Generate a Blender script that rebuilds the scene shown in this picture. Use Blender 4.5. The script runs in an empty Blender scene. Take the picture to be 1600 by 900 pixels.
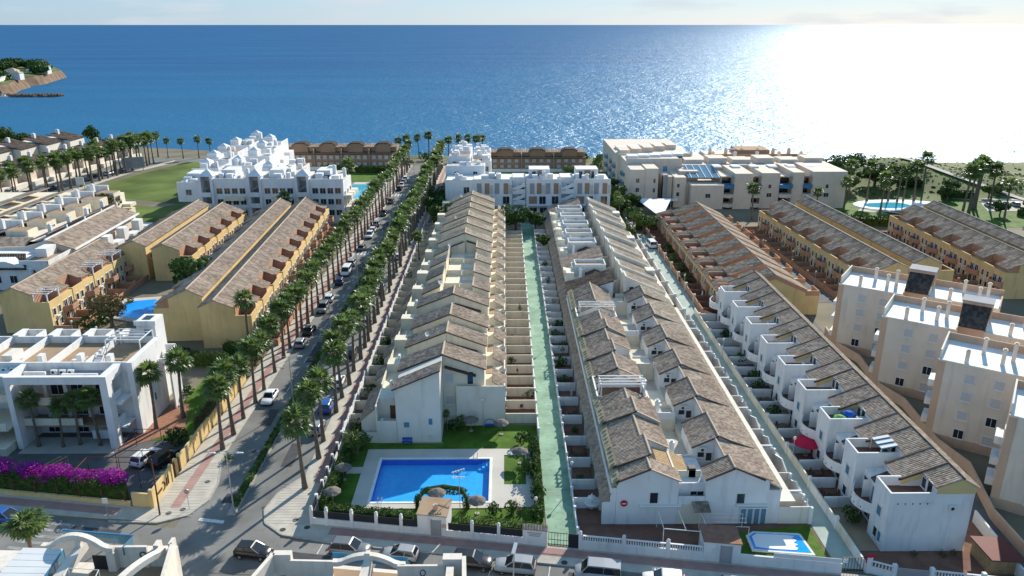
import bpy, math, random
from mathutils import Vector, Matrix
R = math.radians
rnd = random.Random(11)
S = bpy.context.scene
COL = S.collection
# ------------------------------------------------------------------ camera, sky, sun, exposure
cam_d = bpy.data.cameras.new('camera'); cam = bpy.data.objects.new('camera', cam_d); COL.objects.link(cam)
cam_d.sensor_width = 36.0; cam_d.lens = 27.0; cam_d.clip_start = 1.0; cam_d.clip_end = 250000.0
cam.location = (0, 0, 55); cam.rotation_euler = (R(90 - 18.95), 0, R(-0.55))
S.camera = cam
SUN_AZ, SUN_EL = R(28.0), R(28.5)
W = bpy.data.worlds.new('World'); S.world = W; W.use_nodes = True
wn, wl = W.node_tree.nodes, W.node_tree.links
bg = wn['Background']; sky = wn.new('ShaderNodeTexSky'); sky.sky_type = 'NISHITA'
sky.sun_disc = False; sky.sun_elevation = SUN_EL; sky.sun_rotation = SUN_AZ
sky.air_density = 1.0; sky.dust_density = 0.15; sky.ozone_density = 2.0
tc = wn.new('ShaderNodeTexCoord'); mp = wn.new('ShaderNodeMapping'); mp.inputs['Scale'].default_value = (5, 5, 34)
nz = wn.new('ShaderNodeTexNoise'); nz.inputs['Scale'].default_value = 1.6; nz.inputs['Detail'].default_value = 8
rp = wn.new('ShaderNodeValToRGB'); rp.color_ramp.elements[0].position = 0.50; rp.color_ramp.elements[1].position = 0.72
rp.color_ramp.elements[1].color = (0.8, 0.8, 0.8, 1)
mixc = wn.new('ShaderNodeMix'); mixc.data_type = 'RGBA'; mixc.inputs[7].default_value = (5.0, 5.4, 5.9, 1)
wl.new(tc.outputs['Generated'], mp.inputs['Vector']); wl.new(mp.outputs['Vector'], nz.inputs['Vector'])
wl.new(nz.outputs['Fac'], rp.inputs['Fac']); wl.new(rp.outputs['Color'], mixc.inputs[0])
veil = wn.new('ShaderNodeMix'); veil.data_type = 'RGBA'; veil.inputs[0].default_value = 0.64; veil.inputs[7].default_value = (1.0, 3.0, 5.6, 1)   # thin even high veil
wl.new(sky.outputs['Color'], veil.inputs[6]); wl.new(veil.outputs[2], mixc.inputs[6]); wl.new(mixc.outputs[2], bg.inputs['Color'])
bg.inputs['Strength'].default_value = 0.092
sd = bpy.data.lights.new('sun', 'SUN'); sun = bpy.data.objects.new('sun', sd); COL.objects.link(sun)
sd.energy = 4.8; sd.angle = R(0.5); sd.color = (1.0, 0.94, 0.83)
sun.rotation_euler = Vector((math.sin(SUN_AZ) * math.cos(SUN_EL), math.cos(SUN_AZ) * math.cos(SUN_EL), math.sin(SUN_EL))).to_track_quat('Z', 'Y').to_euler()
sun.location = (60, 100, 120)
S.view_settings.view_transform = 'Standard'; S.view_settings.look = 'None'; S.view_settings.exposure = 0.60
S.view_settings.gamma = 1.0

# ------------------------------------------------------------------ materials
MATS = {}
def mat(name, col, rough=0.85, var=0.12, scale=0.35, spec=0.12, bump=0.0, bscale=6.0, metal=0.0, island=None, stain=0.0, trans=0.0):
    m = bpy.data.materials.new(name); m.use_nodes = True
    n, l = m.node_tree.nodes, m.node_tree.links; b = n['Principled BSDF']
    b.inputs['Roughness'].default_value = rough; b.inputs['Specular IOR Level'].default_value = spec; b.inputs['Metallic'].default_value = metal
    geo = n.new('ShaderNodeNewGeometry'); out = None
    if island:
        r = n.new('ShaderNodeValToRGB'); r.color_ramp.interpolation = 'CONSTANT'
        els = r.color_ramp.elements
        while len(els) < len(island): els.new(0.5)
        for i, c in enumerate(island): els[i].position = i / len(island); els[i].color = (*c, 1)
        l.new(geo.outputs['Random Per Island'], r.inputs['Fac']); out = r.outputs['Color']
    def noise(sc, det=5):
        t = n.new('ShaderNodeTexNoise'); t.inputs['Scale'].default_value = sc; t.inputs['Detail'].default_value = det
        l.new(geo.outputs['Position'], t.inputs['Vector']); return t
    if var:
        t = noise(scale); mr = n.new('ShaderNodeMapRange')
        mr.inputs['From Min'].default_value = 0.3; mr.inputs['From Max'].default_value = 0.7
        mr.inputs['To Min'].default_value = 1 - var; mr.inputs['To Max'].default_value = 1 + var * 0.7
        l.new(t.outputs['Fac'], mr.inputs['Value'])
        mx = n.new('ShaderNodeMix'); mx.data_type = 'RGBA'; mx.blend_type = 'MULTIPLY'; mx.inputs[0].default_value = 1
        if out: l.new(out, mx.inputs[6])
        else: mx.inputs[6].default_value = (*col, 1)
        l.new(mr.outputs['Result'], mx.inputs[7]); out = mx.outputs[2]
    if stain:
        t = n.new('ShaderNodeTexNoise'); t.inputs['Scale'].default_value = 0.8; t.inputs['Detail'].default_value = 6
        mpp = n.new('ShaderNodeMapping'); mpp.inputs['Scale'].default_value = (1.6, 1.6, 0.25)
        l.new(geo.outputs['Position'], mpp.inputs['Vector']); l.new(mpp.outputs['Vector'], t.inputs['Vector'])
        mr = n.new('ShaderNodeMapRange'); mr.inputs['From Min'].default_value = 0.52; mr.inputs['From Max'].default_value = 0.72
        mr.inputs['To Max'].default_value = stain
        l.new(t.outputs['Fac'], mr.inputs['Value'])
        mx = n.new('ShaderNodeMix'); mx.data_type = 'RGBA'; mx.inputs[7].default_value = (col[0] * .5, col[1] * .48, col[2] * .44, 1)
        l.new(mr.outputs['Result'], mx.inputs[0]); l.new(out, mx.inputs[6]); out = mx.outputs[2]
    if out: l.new(out, b.inputs['Base Color'])
    else: b.inputs['Base Color'].default_value = (*col, 1)
    if bump:
        t = noise(bscale, 4); bp = n.new('ShaderNodeBump'); bp.inputs['Strength'].default_value = bump; bp.inputs['Distance'].default_value = 0.1
        l.new(t.outputs['Fac'], bp.inputs['Height']); l.new(bp.outputs['Normal'], b.inputs['Normal'])
    if trans:
        tr = n.new('ShaderNodeBsdfTranslucent'); ms = n.new('ShaderNodeMixShader'); ms.inputs['Fac'].default_value = trans
        if out: l.new(out, tr.inputs['Color'])
        else: tr.inputs['Color'].default_value = (*col, 1)
        o = n['Material Output']; l.new(b.outputs[0], ms.inputs[1]); l.new(tr.outputs[0], ms.inputs[2]); l.new(ms.outputs[0], o.inputs['Surface'])
    MATS[name] = m; return m
mat('white', (.74, .73, .71), stain=.35, var=.07, bump=.1)
mat('warmwhite', (.72, .65, .56), stain=.3, var=.08, bump=.1)
mat('shadedpaint', (.30, .30, .29), var=.35, scale=1.5)  # road paint darkened in its colour to stand in for shade on the left crossing
mat('cream', (.72, .655, .52), stain=.35, var=.08, bump=.1)
mat('pale', (.70, .66, .57), stain=.3, var=.08, bump=.1)
mat('yellow', (.67, .49, .23), stain=.3, var=.1, bump=.1)
mat('orange', (.45, .25, .16), stain=.3, var=.1, bump=.1)
mat('terracotta', (.30, .15, .10), var=.2, scale=1.5)
mat('towerwall', (.70, .60, .49), stain=.25, var=.07, bump=.1)
mat('towertrim', (.57, .39, .27), stain=.2, var=.08)
mat('towerblue', (.33, .36, .46), var=.1)
mat('aptwhite', (.72, .72, .72), stain=.25, var=.06)
mat('aptbeige', (.68, .575, .475), stain=.2, var=.07)
mat('brownwall', (.36, .23, .15), stain=.2, var=.1)
mat('lichen', (.36, .315, .21), var=.3, scale=1.2)
T1 = [(0.378, 0.292, 0.223), (0.298, 0.223, 0.169), (0.418, 0.329, 0.257), (0.269, 0.202, 0.154), (0.345, 0.263, 0.198), (0.396, 0.315, 0.249), (0.245, 0.187, 0.144), (0.36, 0.264, 0.193)]
mat('tiles', (.2, .15, .1), var=.22, scale=.25, rough=.9, spec=.05, island=T1)
mat('tilesgrey', (.2, .17, .15), var=.15, scale=.3, rough=.9, spec=.05, island=[(.27, .215, .165), (.20, .16, .125), (.33, .265, .21), (.16, .13, .10), (.24, .19, .145)])
mat('tilesdark', (.09, .07, .06), var=.2, rough=.9, spec=.05, island=[(.10, .075, .06), (.07, .055, .048), (.125, .095, .075)])
mat('tilespale', (.34, .28, .22), var=.15, rough=.9, spec=.05, island=[(.42, .335, .25), (.35, .275, .205), (.47, .38, .29), (.31, .245, .185)])
mat('ridge', (.46, .37, .28), var=.15)
mat('darkledge', (.075, .055, .045), var=.2)
mat('asphalt', (.205, .20, .185), var=.3, scale=.16, stain=.35, bump=.2, bscale=20)
mat('asphalt2', (.12, .12, .12), var=.2, scale=.5, bump=.2, bscale=20)
mat('paving', (.47, .43, .36), var=.15, scale=.8)
mat('pinkpave', (.37, .22, .19), var=.15, scale=.8)
mat('kerb', (.38, .36, .32), var=.1)
mat('paint', (.62, .62, .60), var=.25, scale=2)
mat('lane', (.25, .38, .27), var=.28, scale=.3, rough=.75, stain=.55)
mat('lanegrey', (.36, .42, .37), var=.2, scale=.4)
mat('yardtile', (.20, .105, .075), var=.3, scale=.5)
mat('terrace', (.34, .24, .155), var=.15, scale=.5)
mat('earth', (.19, .165, .115), var=.3, scale=.08)
mat('grass', (.08, .15, .02), var=.4, scale=.35, stain=.45, bump=.4, bscale=8)
mat('field', (.11, .15, .035), var=.45, scale=.07, bump=.4, bscale=2)
mat('dry', (.115, .145, .045), var=.4, scale=.06, bump=.4, bscale=1)
mat('rock', (.17, .115, .075), var=.4, scale=.1, bump=.5, bscale=.5)
mat('deck', (.52, .48, .42), var=.1)
mat('poolwater', (.006, .33, .88), rough=.04, var=.12, scale=2.5, spec=.5, bump=.12, bscale=1.5)
mat('pooltile', (.06, .46, .86), rough=.4, var=.12, scale=1.5)
mat('poolwall', (.02, .16, .62), rough=.4, var=.1, scale=2)
mat('tar', (.075, .075, .078), var=.2, scale=1)
mat('poolpale', (.08, .45, .60), rough=.04, var=.12, scale=1.5, spec=.5, bump=.06, bscale=1.5)
mat('glass', (.02, .025, .035), rough=.12, var=0, spec=.6)
mat('glassblue', (.10, .22, .30), rough=.1, var=.1, spec=.6)
mat('frame', (.70, .70, .68), var=0)
mat('shutter', (.52, .51, .49), var=.06)
mat('doorbrown', (.13, .075, .045), var=.15)
mat('metal', (.45, .46, .47), rough=.45, var=.1, metal=.6)
mat('darkmetal', (.035, .037, .04), rough=.5, var=.1)
mat('redmetal', (.16, .05, .04), rough=.6, var=.1)
mat('roofwhite', (.80, .80, .79), var=.05)
mat('roofgrey', (.33, .33, .33), var=.15)
mat('acwhite', (.68, .68, .66), var=.05)
mat('palmleaf', (.135, .20, .055), rough=.38, var=.4, scale=1.2, spec=.45, trans=.48)
mat('palmdead', (.20, .145, .085), var=.25, scale=2)
mat('trunk', (.17, .135, .105), var=.3, scale=3, bump=.5, bscale=10)
mat('leaf', (.055, .105, .025), rough=.6, var=.45, scale=.9, trans=.2)
mat('leaflight', (.10, .15, .035), rough=.6, var=.4, scale=.9, trans=.2)
mat('leafolive', (.12, .105, .045), rough=.7, var=.4, scale=.9, trans=.2)
mat('hedge', (.062, .105, .025), rough=.7, var=.45, scale=1.6, trans=.15)
mat('bougain', (.36, .02, .32), rough=.6, var=.4, scale=1.2, trans=.25)
mat('tyre', (.02, .02, .02), var=0)
mat('rim', (.4, .4, .42), rough=.35, metal=.7, var=0)
mat('carglass', (.015, .018, .022), rough=.06, var=0, spec=.7)
mat('lampglass', (.75, .70, .55), rough=.3, var=0)
mat('redlight', (.4, .02, .015), rough=.3, var=0)
mat('thatch', (.17, .15, .13), var=.3, scale=4)
mat('redcloth', (.55, .02, .06), var=.1)
mat('greencloth', (.15, .35, .12), var=.1)
mat('bluecloth', (.02, .10, .40), var=.1)
mat('wood', (.38, .26, .14), var=.2, scale=2)
mat('signred', (.5, .03, .04), var=0)
mat('bluepanel', (.06, .22, .38), rough=.3, var=.1)
mat('sail', (.8, .8, .8), var=.03)
def clearwater():
    m = bpy.data.materials.new('clearwater'); m.use_nodes = True; n, l = m.node_tree.nodes, m.node_tree.links; n.remove(n['Principled BSDF'])
    t = n.new('ShaderNodeBsdfTransparent'); t.inputs['Color'].default_value = (.72, .90, .98, 1); g = n.new('ShaderNodeBsdfGlossy'); g.inputs['Roughness'].default_value = .03
    x = n.new('ShaderNodeMixShader'); geo = n.new('ShaderNodeNewGeometry')
    nz = n.new('ShaderNodeTexNoise'); nz.inputs['Scale'].default_value = 2.2; nz.inputs['Detail'].default_value = 3; l.new(geo.outputs['Position'], nz.inputs['Vector'])
    b = n.new('ShaderNodeBump'); b.inputs['Strength'].default_value = .35; b.inputs['Distance'].default_value = .12; l.new(nz.outputs['Fac'], b.inputs['Height'])
    l.new(b.outputs['Normal'], g.inputs['Normal']); x.inputs[0].default_value = .05; l.new(t.outputs[0], x.inputs[1]); l.new(g.outputs[0], x.inputs[2]); l.new(x.outputs[0], n['Material Output'].inputs['Surface'])
    MATS['clearwater'] = m
clearwater()
def paintm(nm, c): return MATS.get('car' + nm) or mat('car' + nm, c, rough=.28, var=0, spec=.6)
CARCOL = dict(white=(.72, .72, .72), silver=(.29, .305, .32), grey=(.14, .15, .16), black=(.015, .016, .018), navy=(.015, .03, .12), blue=(.02, .09, .32), red=(.35, .03, .03), beige=(.42, .38, .30))
# ------------------------------------------------------------------ mesh builder and object helpers
ORG = {}
class MB:
    def __init__(s, M=None): s.v = []; s.f = []; s.M = M
    def add(s, pts, faces):
        b = len(s.v)
        s.v += [tuple(s.M @ Vector(p)) for p in pts] if s.M else [tuple(p) for p in pts]
        s.f += [tuple(b + i for i in f) for f in faces]
        return s
    def box(s, x0, x1, y0, y1, z0, z1):
        return s.add([(x0, y0, z0), (x1, y0, z0), (x1, y1, z0), (x0, y1, z0), (x0, y0, z1), (x1, y0, z1), (x1, y1, z1), (x0, y1, z1)],
              [(3, 2, 1, 0), (4, 5, 6, 7), (0, 1, 5, 4), (1, 2, 6, 5), (2, 3, 7, 6), (3, 0, 4, 7)])
    def bar(s, a, b, w, h=None):
        h = h or w; a = Vector(a); b = Vector(b); d = (b - a)
        if d.length < 1e-6: return s
        d.normalize(); up = Vector((0, 0, 1)) if abs(d.z) < .95 else Vector((1, 0, 0))
        x = d.cross(up).normalized() * (w / 2); y = x.cross(d).normalized() * (h / 2)
        return s.add([a - x - y, a + x - y, a + x + y, a - x + y, b - x - y, b + x - y, b + x + y, b - x + y],
              [(3, 2, 1, 0), (4, 5, 6, 7), (0, 1, 5, 4), (1, 2, 6, 5), (2, 3, 7, 6), (3, 0, 4, 7)])
    def prism(s, poly, z0, z1):          # poly in xy, ccw
        n = len(poly)
        return s.add([(x, y, z0) for x, y in poly] + [(x, y, z1) for x, y in poly],
              [tuple(range(n - 1, -1, -1)), tuple(range(n, 2 * n))] + [(i, (i + 1) % n, n + (i + 1) % n, n + i) for i in range(n)])
    def xz(s, poly, y0, y1):             # profile in xz (ccw seen from -y), pushed along y
        n = len(poly)
        return s.add([(x, y0, z) for x, z in poly] + [(x, y1, z) for x, z in poly],
              [tuple(range(n)), tuple(range(2 * n - 1, n - 1, -1))] + [((i + 1) % n, i, n + i, n + (i + 1) % n) for i in range(n)])
    def yz(s, poly, x0, x1):             # profile in yz, pushed along x
        n = len(poly)
        return s.add([(x0, y, z) for y, z in poly] + [(x1, y, z) for y, z in poly],
              [tuple(range(n - 1, -1, -1)), tuple(range(n, 2 * n))] + [(i, (i + 1) % n, n + (i + 1) % n, n + i) for i in range(n)])
    def tube(s, pts, rs, n=8, cap=True):
        pts = [Vector(p) for p in pts]; b = len(s.v); V = []
        for i, p in enumerate(pts):
            d = (pts[min(i + 1, len(pts) - 1)] - pts[max(i - 1, 0)]).normalized()
            up = Vector((0, 0, 1)) if abs(d.z) < .9 else Vector((1, 0, 0))
            x = d.cross(up).normalized(); y = x.cross(d).normalized(); r = rs[i] if isinstance(rs, (list, tuple)) else rs
            V += [p + (x * math.cos(2 * math.pi * k / n) + y * math.sin(2 * math.pi * k / n)) * r for k in range(n)]
        F = [(i * n + k, i * n + (k + 1) % n, (i + 1) * n + (k + 1) % n, (i + 1) * n + k) for i in range(len(pts) - 1) for k in range(n)]
        if cap: F += [tuple(range(n - 1, -1, -1)), tuple((len(pts) - 1) * n + k for k in range(n))]
        return s.add(V, F)
    def lathe(s, c, prof, n=10):         # prof: (r, z)
        return s.tube_z(c, prof, n)
    def tube_z(s, c, prof, n):
        V = [(c[0] + r * math.cos(2 * math.pi * k / n), c[1] + r * math.sin(2 * math.pi * k / n), c[2] + z) for r, z in prof for k in range(n)]
        m = len(prof)
        F = [(i * n + k, i * n + (k + 1) % n, (i + 1) * n + (k + 1) % n, (i + 1) * n + k) for i in range(m - 1) for k in range(n)]
        F += [tuple(range(n - 1, -1, -1)), tuple((m - 1) * n + k for k in range(n))]
        return s.add(V, F)
    def mesh(s, name, m):
        me = bpy.data.meshes.new(name); me.from_pydata(s.v, [], s.f); me.materials.append(MATS[m] if isinstance(m, str) else m); me.update(); return me
    def build(s, name, m, par=None, kind=None, smooth=False, world=True):
        if par is not None and world:
            o0 = ORG.get(par, Vector((0, 0, 0)))
            if o0.length_squared: s.v = [(x - o0.x, y - o0.y, z - o0.z) for x, y, z in s.v]
        me = s.mesh(name, m)
        if smooth: me.shade_smooth()
        return link(name, me, par, kind)
def link(name, me, par=None, kind=None, loc=None, rz=0):
    o = bpy.data.objects.new(name, me); COL.objects.link(o)
    if par is not None: o.parent = par; ORG[o] = ORG.get(par, Vector((0, 0, 0)))
    if loc is not None:
        p = Vector(loc) - (ORG.get(par, Vector((0, 0, 0))) if par is not None else Vector((0, 0, 0)))
        o.location = p; o.rotation_euler = (0, 0, rz); ORG[o] = Vector((0, 0, 0))
    if kind: o['kind'] = kind
    return o
def tag(o, label, cat, group=None):
    o['label'] = label; o['category'] = cat
    if group: o['group'] = group
    return o
def thing(name, label, cat, loc=(0, 0, 0), group=None, rz=0):
    o = bpy.data.objects.new(name, None); COL.objects.link(o); o.empty_display_size = .5
    o.location = loc; o.rotation_euler = (0, 0, rz); ORG[o] = Vector(loc) if rz == 0 else Vector((0, 0, 0))
    return tag(o, label, cat, group)
def dup(o, par=None):
    c = o.copy(); COL.objects.link(c)
    if par is not None: c.parent = par
    for ch in o.children: dup(ch, c)
    return c
def place(src, loc, rz, label, group=None, first=False, sx=1):
    c = src if first else dup(src)
    c.location = loc; c.rotation_euler = (0, 0, rz); c.scale = (sx, 1, 1); c['label'] = label
    if group: c['group'] = group
    return c
NTH = ['first', 'second', 'third', 'fourth', 'fifth', 'sixth', 'seventh', 'eighth', 'ninth', 'tenth', 'eleventh', 'twelfth', 'thirteenth', 'fourteenth', 'fifteenth', 'sixteenth', 'seventeenth', 'eighteenth', 'nineteenth', 'twentieth']
TEN = {2: 'twenty', 3: 'thirty', 4: 'forty', 5: 'fifty', 6: 'sixty'}
def nth(i):
    if i < 20: return NTH[i]
    t, u = divmod(i + 1, 10); return (TEN[t][:-1] + 'ieth') if u == 0 else TEN[t] + '-' + NTH[u - 1]
def struct(name, mb, m): return mb.build(name, m, None, 'structure')
# ------------------------------------------------------------------ repeated building pieces
def tiled(par, E0, E1, R1, R0, m='tiles', p=.30, c=.36, t=.14, name='roof_tiles'):
    """a roof slope of separate overlapping barrel tiles on a slab; E0-E1 the eave, R0-R1 the ridge"""
    E0, E1, R0, R1 = map(Vector, (E0, E1, R0, R1)); mb = MB()
    nrm = (E1 - E0).cross(R0 - E0).normalized()
    if nrm.z < 0: nrm = -nrm
    nu = max(1, round(((E1 - E0).length + (R1 - R0).length) / 2 / p)); nv = max(1, round((R0 - E0).length / c))
    P = lambda u, v: (E0.lerp(E1, u)).lerp(R0.lerp(R1, u), v)
    dn = nrm * t
    mb.add([E0 - dn, E1 - dn, R1 - dn, R0 - dn, E0, E1, R1, R0], [(3, 2, 1, 0), (4, 5, 6, 7), (0, 1, 5, 4), (1, 2, 6, 5), (2, 3, 7, 6), (3, 0, 4, 7)])
    k = min(1.0, p / .5)
    lo, hi, md = nrm * .05 * k, nrm * .02, nrm * .04 * min(1.6, p / .34)
    for j in range(nv):
        v0, v1 = j / nv, min(1, (j + 1.12) / nv)
        for i in range(nu):
            u0, u1 = i / nu, (i + 1) / nu; um = (u0 + u1) / 2; q = rnd.uniform(-.012, .012) * nrm
            mb.add([P(u0, v0) + lo * .5, P(um, v0) + lo + md + q, P(u1, v0) + lo * .5, P(u0, v1) + hi * .5, P(um, v1) + hi + md + q, P(u1, v1) + hi * .5],
                   [(0, 1, 4, 3), (1, 2, 5, 4)])
    return mb.build(name, m, par, 'stuff')
def ridge(par, a, b, m='ridge', r=.16): return MB().tube([a, b], r, 6).build('ridge_cap', m, par)
def edge(par, a, b, m='darkledge', w=.22): return MB().bar(a, b, w, .16).build('roof_edge', m, par)
WCACHE = {}
def win(par, x, y, z, w=1.2, h=1.2, ang=0, pm='glass', fm='frame', name='window'):
    k = (w, h, pm, fm)
    if k not in WCACHE:
        mb = MB(); e = .07
        mb.box(-w / 2 - e, -w / 2, -.08, .02, -e, h + e).box(w / 2, w / 2 + e, -.08, .02, -e, h + e)
        mb.box(-w / 2, w / 2, -.08, .02, -e, 0).box(-w / 2, w / 2, -.08, .02, h, h + e)
        if w > .9 and pm != 'shutter': mb.box(-.025, .025, -.07, .02, 0, h)
        mb.box(-w / 2 - .15, w / 2 + .15, -.14, .02, -e - .06, -e)
        pn = MB().add([(-w / 2, -.03, 0), (w / 2, -.03, 0), (w / 2, -.03, h), (-w / 2, -.03, h)], [(0, 1, 2, 3)])
        WCACHE[k] = (mb.mesh('window', fm), pn.mesh('pane', pm))
    a, b = WCACHE[k]
    f = link(name, a, par, None, (x, y, z), ang)
    q = bpy.data.objects.new('pane' if pm != 'shutter' else 'shutter', b); COL.objects.link(q); q.parent = f
    return f
def door(par, x, y, z, w=.95, h=2.1, ang=0, m='doorbrown'):
    k = ('d', w, h, m)
    if k not in WCACHE:
        mb = MB(); mb.box(-w / 2, w / 2, -.06, .02, 0, h); mb.box(-w / 2 - .08, -w / 2, -.1, .02, 0, h + .08).box(w / 2, w / 2 + .08, -.1, .02, 0, h + .08)
        WCACHE[k] = mb.mesh('door', m)
    return link('door', WCACHE[k], par, None, (x, y, z), ang)
def ac(par, x, y, z, ang=0):
    if 'ac' not in WCACHE:
        mb = MB(); mb.box(-.42, .42, -.32, 0, 0, .62)
        mb.tube([(-.12, -.325, .31), (-.12, -.35, .31)], .24, 10); mb.box(-.36, -.30, -.3, -.02, -.06, 0).box(.30, .36, -.3, -.02, -.06, 0)
        fan = MB().tube([(-.12, -.352, .31), (-.12, -.358, .31)], .2, 10)
        WCACHE['ac'] = (mb.mesh('air_conditioner', 'acwhite'), fan.mesh('fan_grille', 'darkmetal'))
    o = link('air_conditioner', WCACHE['ac'][0], par, None, (x, y, z), ang)
    q = bpy.data.objects.new('fan_grille', WCACHE['ac'][1]); COL.objects.link(q); q.parent = o
    return o
def chimney(par, x, y, z, h=1.2, w=.5, m='white'):
    mb = MB(); mb.box(x - w / 2, x + w / 2, y - w / 2, y + w / 2, z, z + h); mb.box(x - w / 2 - .08, x + w / 2 + .08, y - w / 2 - .08, y + w / 2 + .08, z + h, z + h + .1)
    mb.box(x - w / 4, x + w / 4, y - w / 4, y + w / 4, z + h + .1, z + h + .35)
    return mb.build('chimney', m, par)
def dish(par, x, y, z):
    mb = MB(); mb.tube([(x, y, z), (x, y, z + .5)], .03, 5)
    d = Vector((.5, -.4, .45)).normalized(); c = Vector((x, y, z + .55)); u = d.cross(Vector((0, 0, 1))).normalized(); w = u.cross(d)
    ring = [c + (u * math.cos(k * math.pi / 5) + w * math.sin(k * math.pi / 5)) * .42 + d * .1 for k in range(10)]
    mb.add([c] + ring + [c - d * .02] + [q - d * .02 for q in ring], [(0, 1 + k, 1 + (k + 1) % 10) for k in range(10)] + [(11, 12 + (k + 1) % 10, 12 + k) for k in range(10)])
    mb.tube([c, c + d * .4], .015, 4)
    return mb.build('satellite_dish', 'acwhite', par)
def parapet(par, pts, z0, z1, t=.18, m='white', name='parapet', closed=False):
    mb = MB(); n = len(pts)
    for i in range(n if closed else n - 1):
        a, b = pts[i], pts[(i + 1) % n]
        d = Vector((b[0] - a[0], b[1] - a[1], 0)).normalized() * (t / 2)
        zc = (z0 + z1) / 2
        mb.bar((a[0] - d.x * (i % 2), a[1] - d.y * (i % 2), zc), (b[0] + d.x * (i % 2), b[1] + d.y * (i % 2), zc), t, z1 - z0 + .004 * (i % 2))
    return mb.build(name, m, par)
def balusters(par, a, b, z0, h, step=.3, m='white'):
    a, b = Vector(a), Vector(b); n = int((b - a).length / step); mb = MB()
    for i in range(n + 1):
        p = a.lerp(b, i / n); mb.tube_z((p.x, p.y, z0), [(.05, 0), (.085, h * .35), (.05, h * .7), (.06, h)], 5)
    o = mb.build('baluster', m, par, 'stuff')
    d = (b - a).normalized()
    MB().bar((a.x, a.y, z0 + h + .05), (b.x, b.y, z0 + h + .05), .2, .1).build('handrail', m, par)
    return o
# ------------------------------------------------------------------ sea, land, streets
def sea():
    m = bpy.data.materials.new('seawater'); m.use_nodes = True; n, l = m.node_tree.nodes, m.node_tree.links; b = n['Principled BSDF']
    n.remove(b); b = n.new('ShaderNodeBsdfDiffuse'); gl = n.new('ShaderNodeBsdfGlossy'); gl.inputs['Roughness'].default_value = .37; gl.inputs['Color'].default_value = (.80, .92, 1, 1)
    ms = n.new('ShaderNodeMixShader'); ms.inputs[0].default_value = .12; l.new(b.outputs[0], ms.inputs[1]); l.new(gl.outputs[0], ms.inputs[2]); l.new(ms.outputs[0], n['Material Output'].inputs['Surface'])
    geo = n.new('ShaderNodeNewGeometry'); mpp = n.new('ShaderNodeMapping'); mpp.inputs['Scale'].default_value = (.0016, .010, 0); mpp.inputs['Rotation'].default_value = (0, 0, R(8))
    l.new(geo.outputs['Position'], mpp.inputs['Vector'])
    t = n.new('ShaderNodeTexNoise'); t.inputs['Scale'].default_value = 1; t.inputs['Detail'].default_value = 6; l.new(mpp.outputs['Vector'], t.inputs['Vector'])
    r = n.new('ShaderNodeValToRGB'); e = r.color_ramp.elements
    e[0].position = .40; e[0].color = (.008, .072, .185, 1); e[1].position = .60; e[1].color = (.009, .095, .222, 1)
    l.new(t.outputs['Fac'], r.inputs['Fac'])
    sep = n.new('ShaderNodeSeparateXYZ'); l.new(geo.outputs['Position'], sep.inputs[0])
    mr = n.new('ShaderNodeMapRange'); mr.inputs['From Min'].default_value = 380; mr.inputs['From Max'].default_value = 1500; mr.inputs['To Min'].default_value = .75; mr.inputs['To Max'].default_value = 0
    l.new(sep.outputs['Y'], mr.inputs['Value'])
    mx = n.new('ShaderNodeMix'); mx.data_type = 'RGBA'; mx.inputs[7].default_value = (.009, .122, .235, 1)
    l.new(mr.outputs['Result'], mx.inputs[0]); l.new(r.outputs['Color'], mx.inputs[6]); l.new(mx.outputs[2], b.inputs['Color'])
    hs = []
    for sc, w in ((.16, 1.0), (.55, .55), (.03, 2.0)):
        q = n.new('ShaderNodeTexNoise'); q.inputs['Scale'].default_value = sc; q.inputs['Detail'].default_value = 3
        l.new(geo.outputs['Position'], q.inputs['Vector']); mm = n.new('ShaderNodeMath'); mm.operation = 'MULTIPLY'; mm.inputs[1].default_value = w
        l.new(q.outputs['Fac'], mm.inputs[0]); hs.append(mm)
    a = hs[0]
    for h in hs[1:]:
        s = n.new('ShaderNodeMath'); l.new(a.outputs[0], s.inputs[0]); l.new(h.outputs[0], s.inputs[1]); a = s
    bp = n.new('ShaderNodeBump'); bp.inputs['Strength'].default_value = .8; bp.inputs['Distance'].default_value = 2.2
    l.new(a.outputs[0], bp.inputs['Height']); l.new(bp.outputs['Normal'], gl.inputs['Normal'])
    MATS['seawater'] = m
    mb = MB(); D = 90000
    mb.add([(-D, -2000, -12), (D, -2000, -12), (D, D, -12), (-D, D, -12)], [(0, 1, 2, 3)])
    struct('sea', mb, 'seawater')
sea()
SHORE = [(-900, 470), (-520, 440), (-330, 400), (-250, 388), (-190, 372), (-135, 356), (-90, 352), (-50, 343), (0, 338), (45, 334), (90, 330), (130, 326), (160, 312), (178, 290), (196, 262), (225, 238), (270, 205), (340, 150), (500, 60)]
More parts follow.
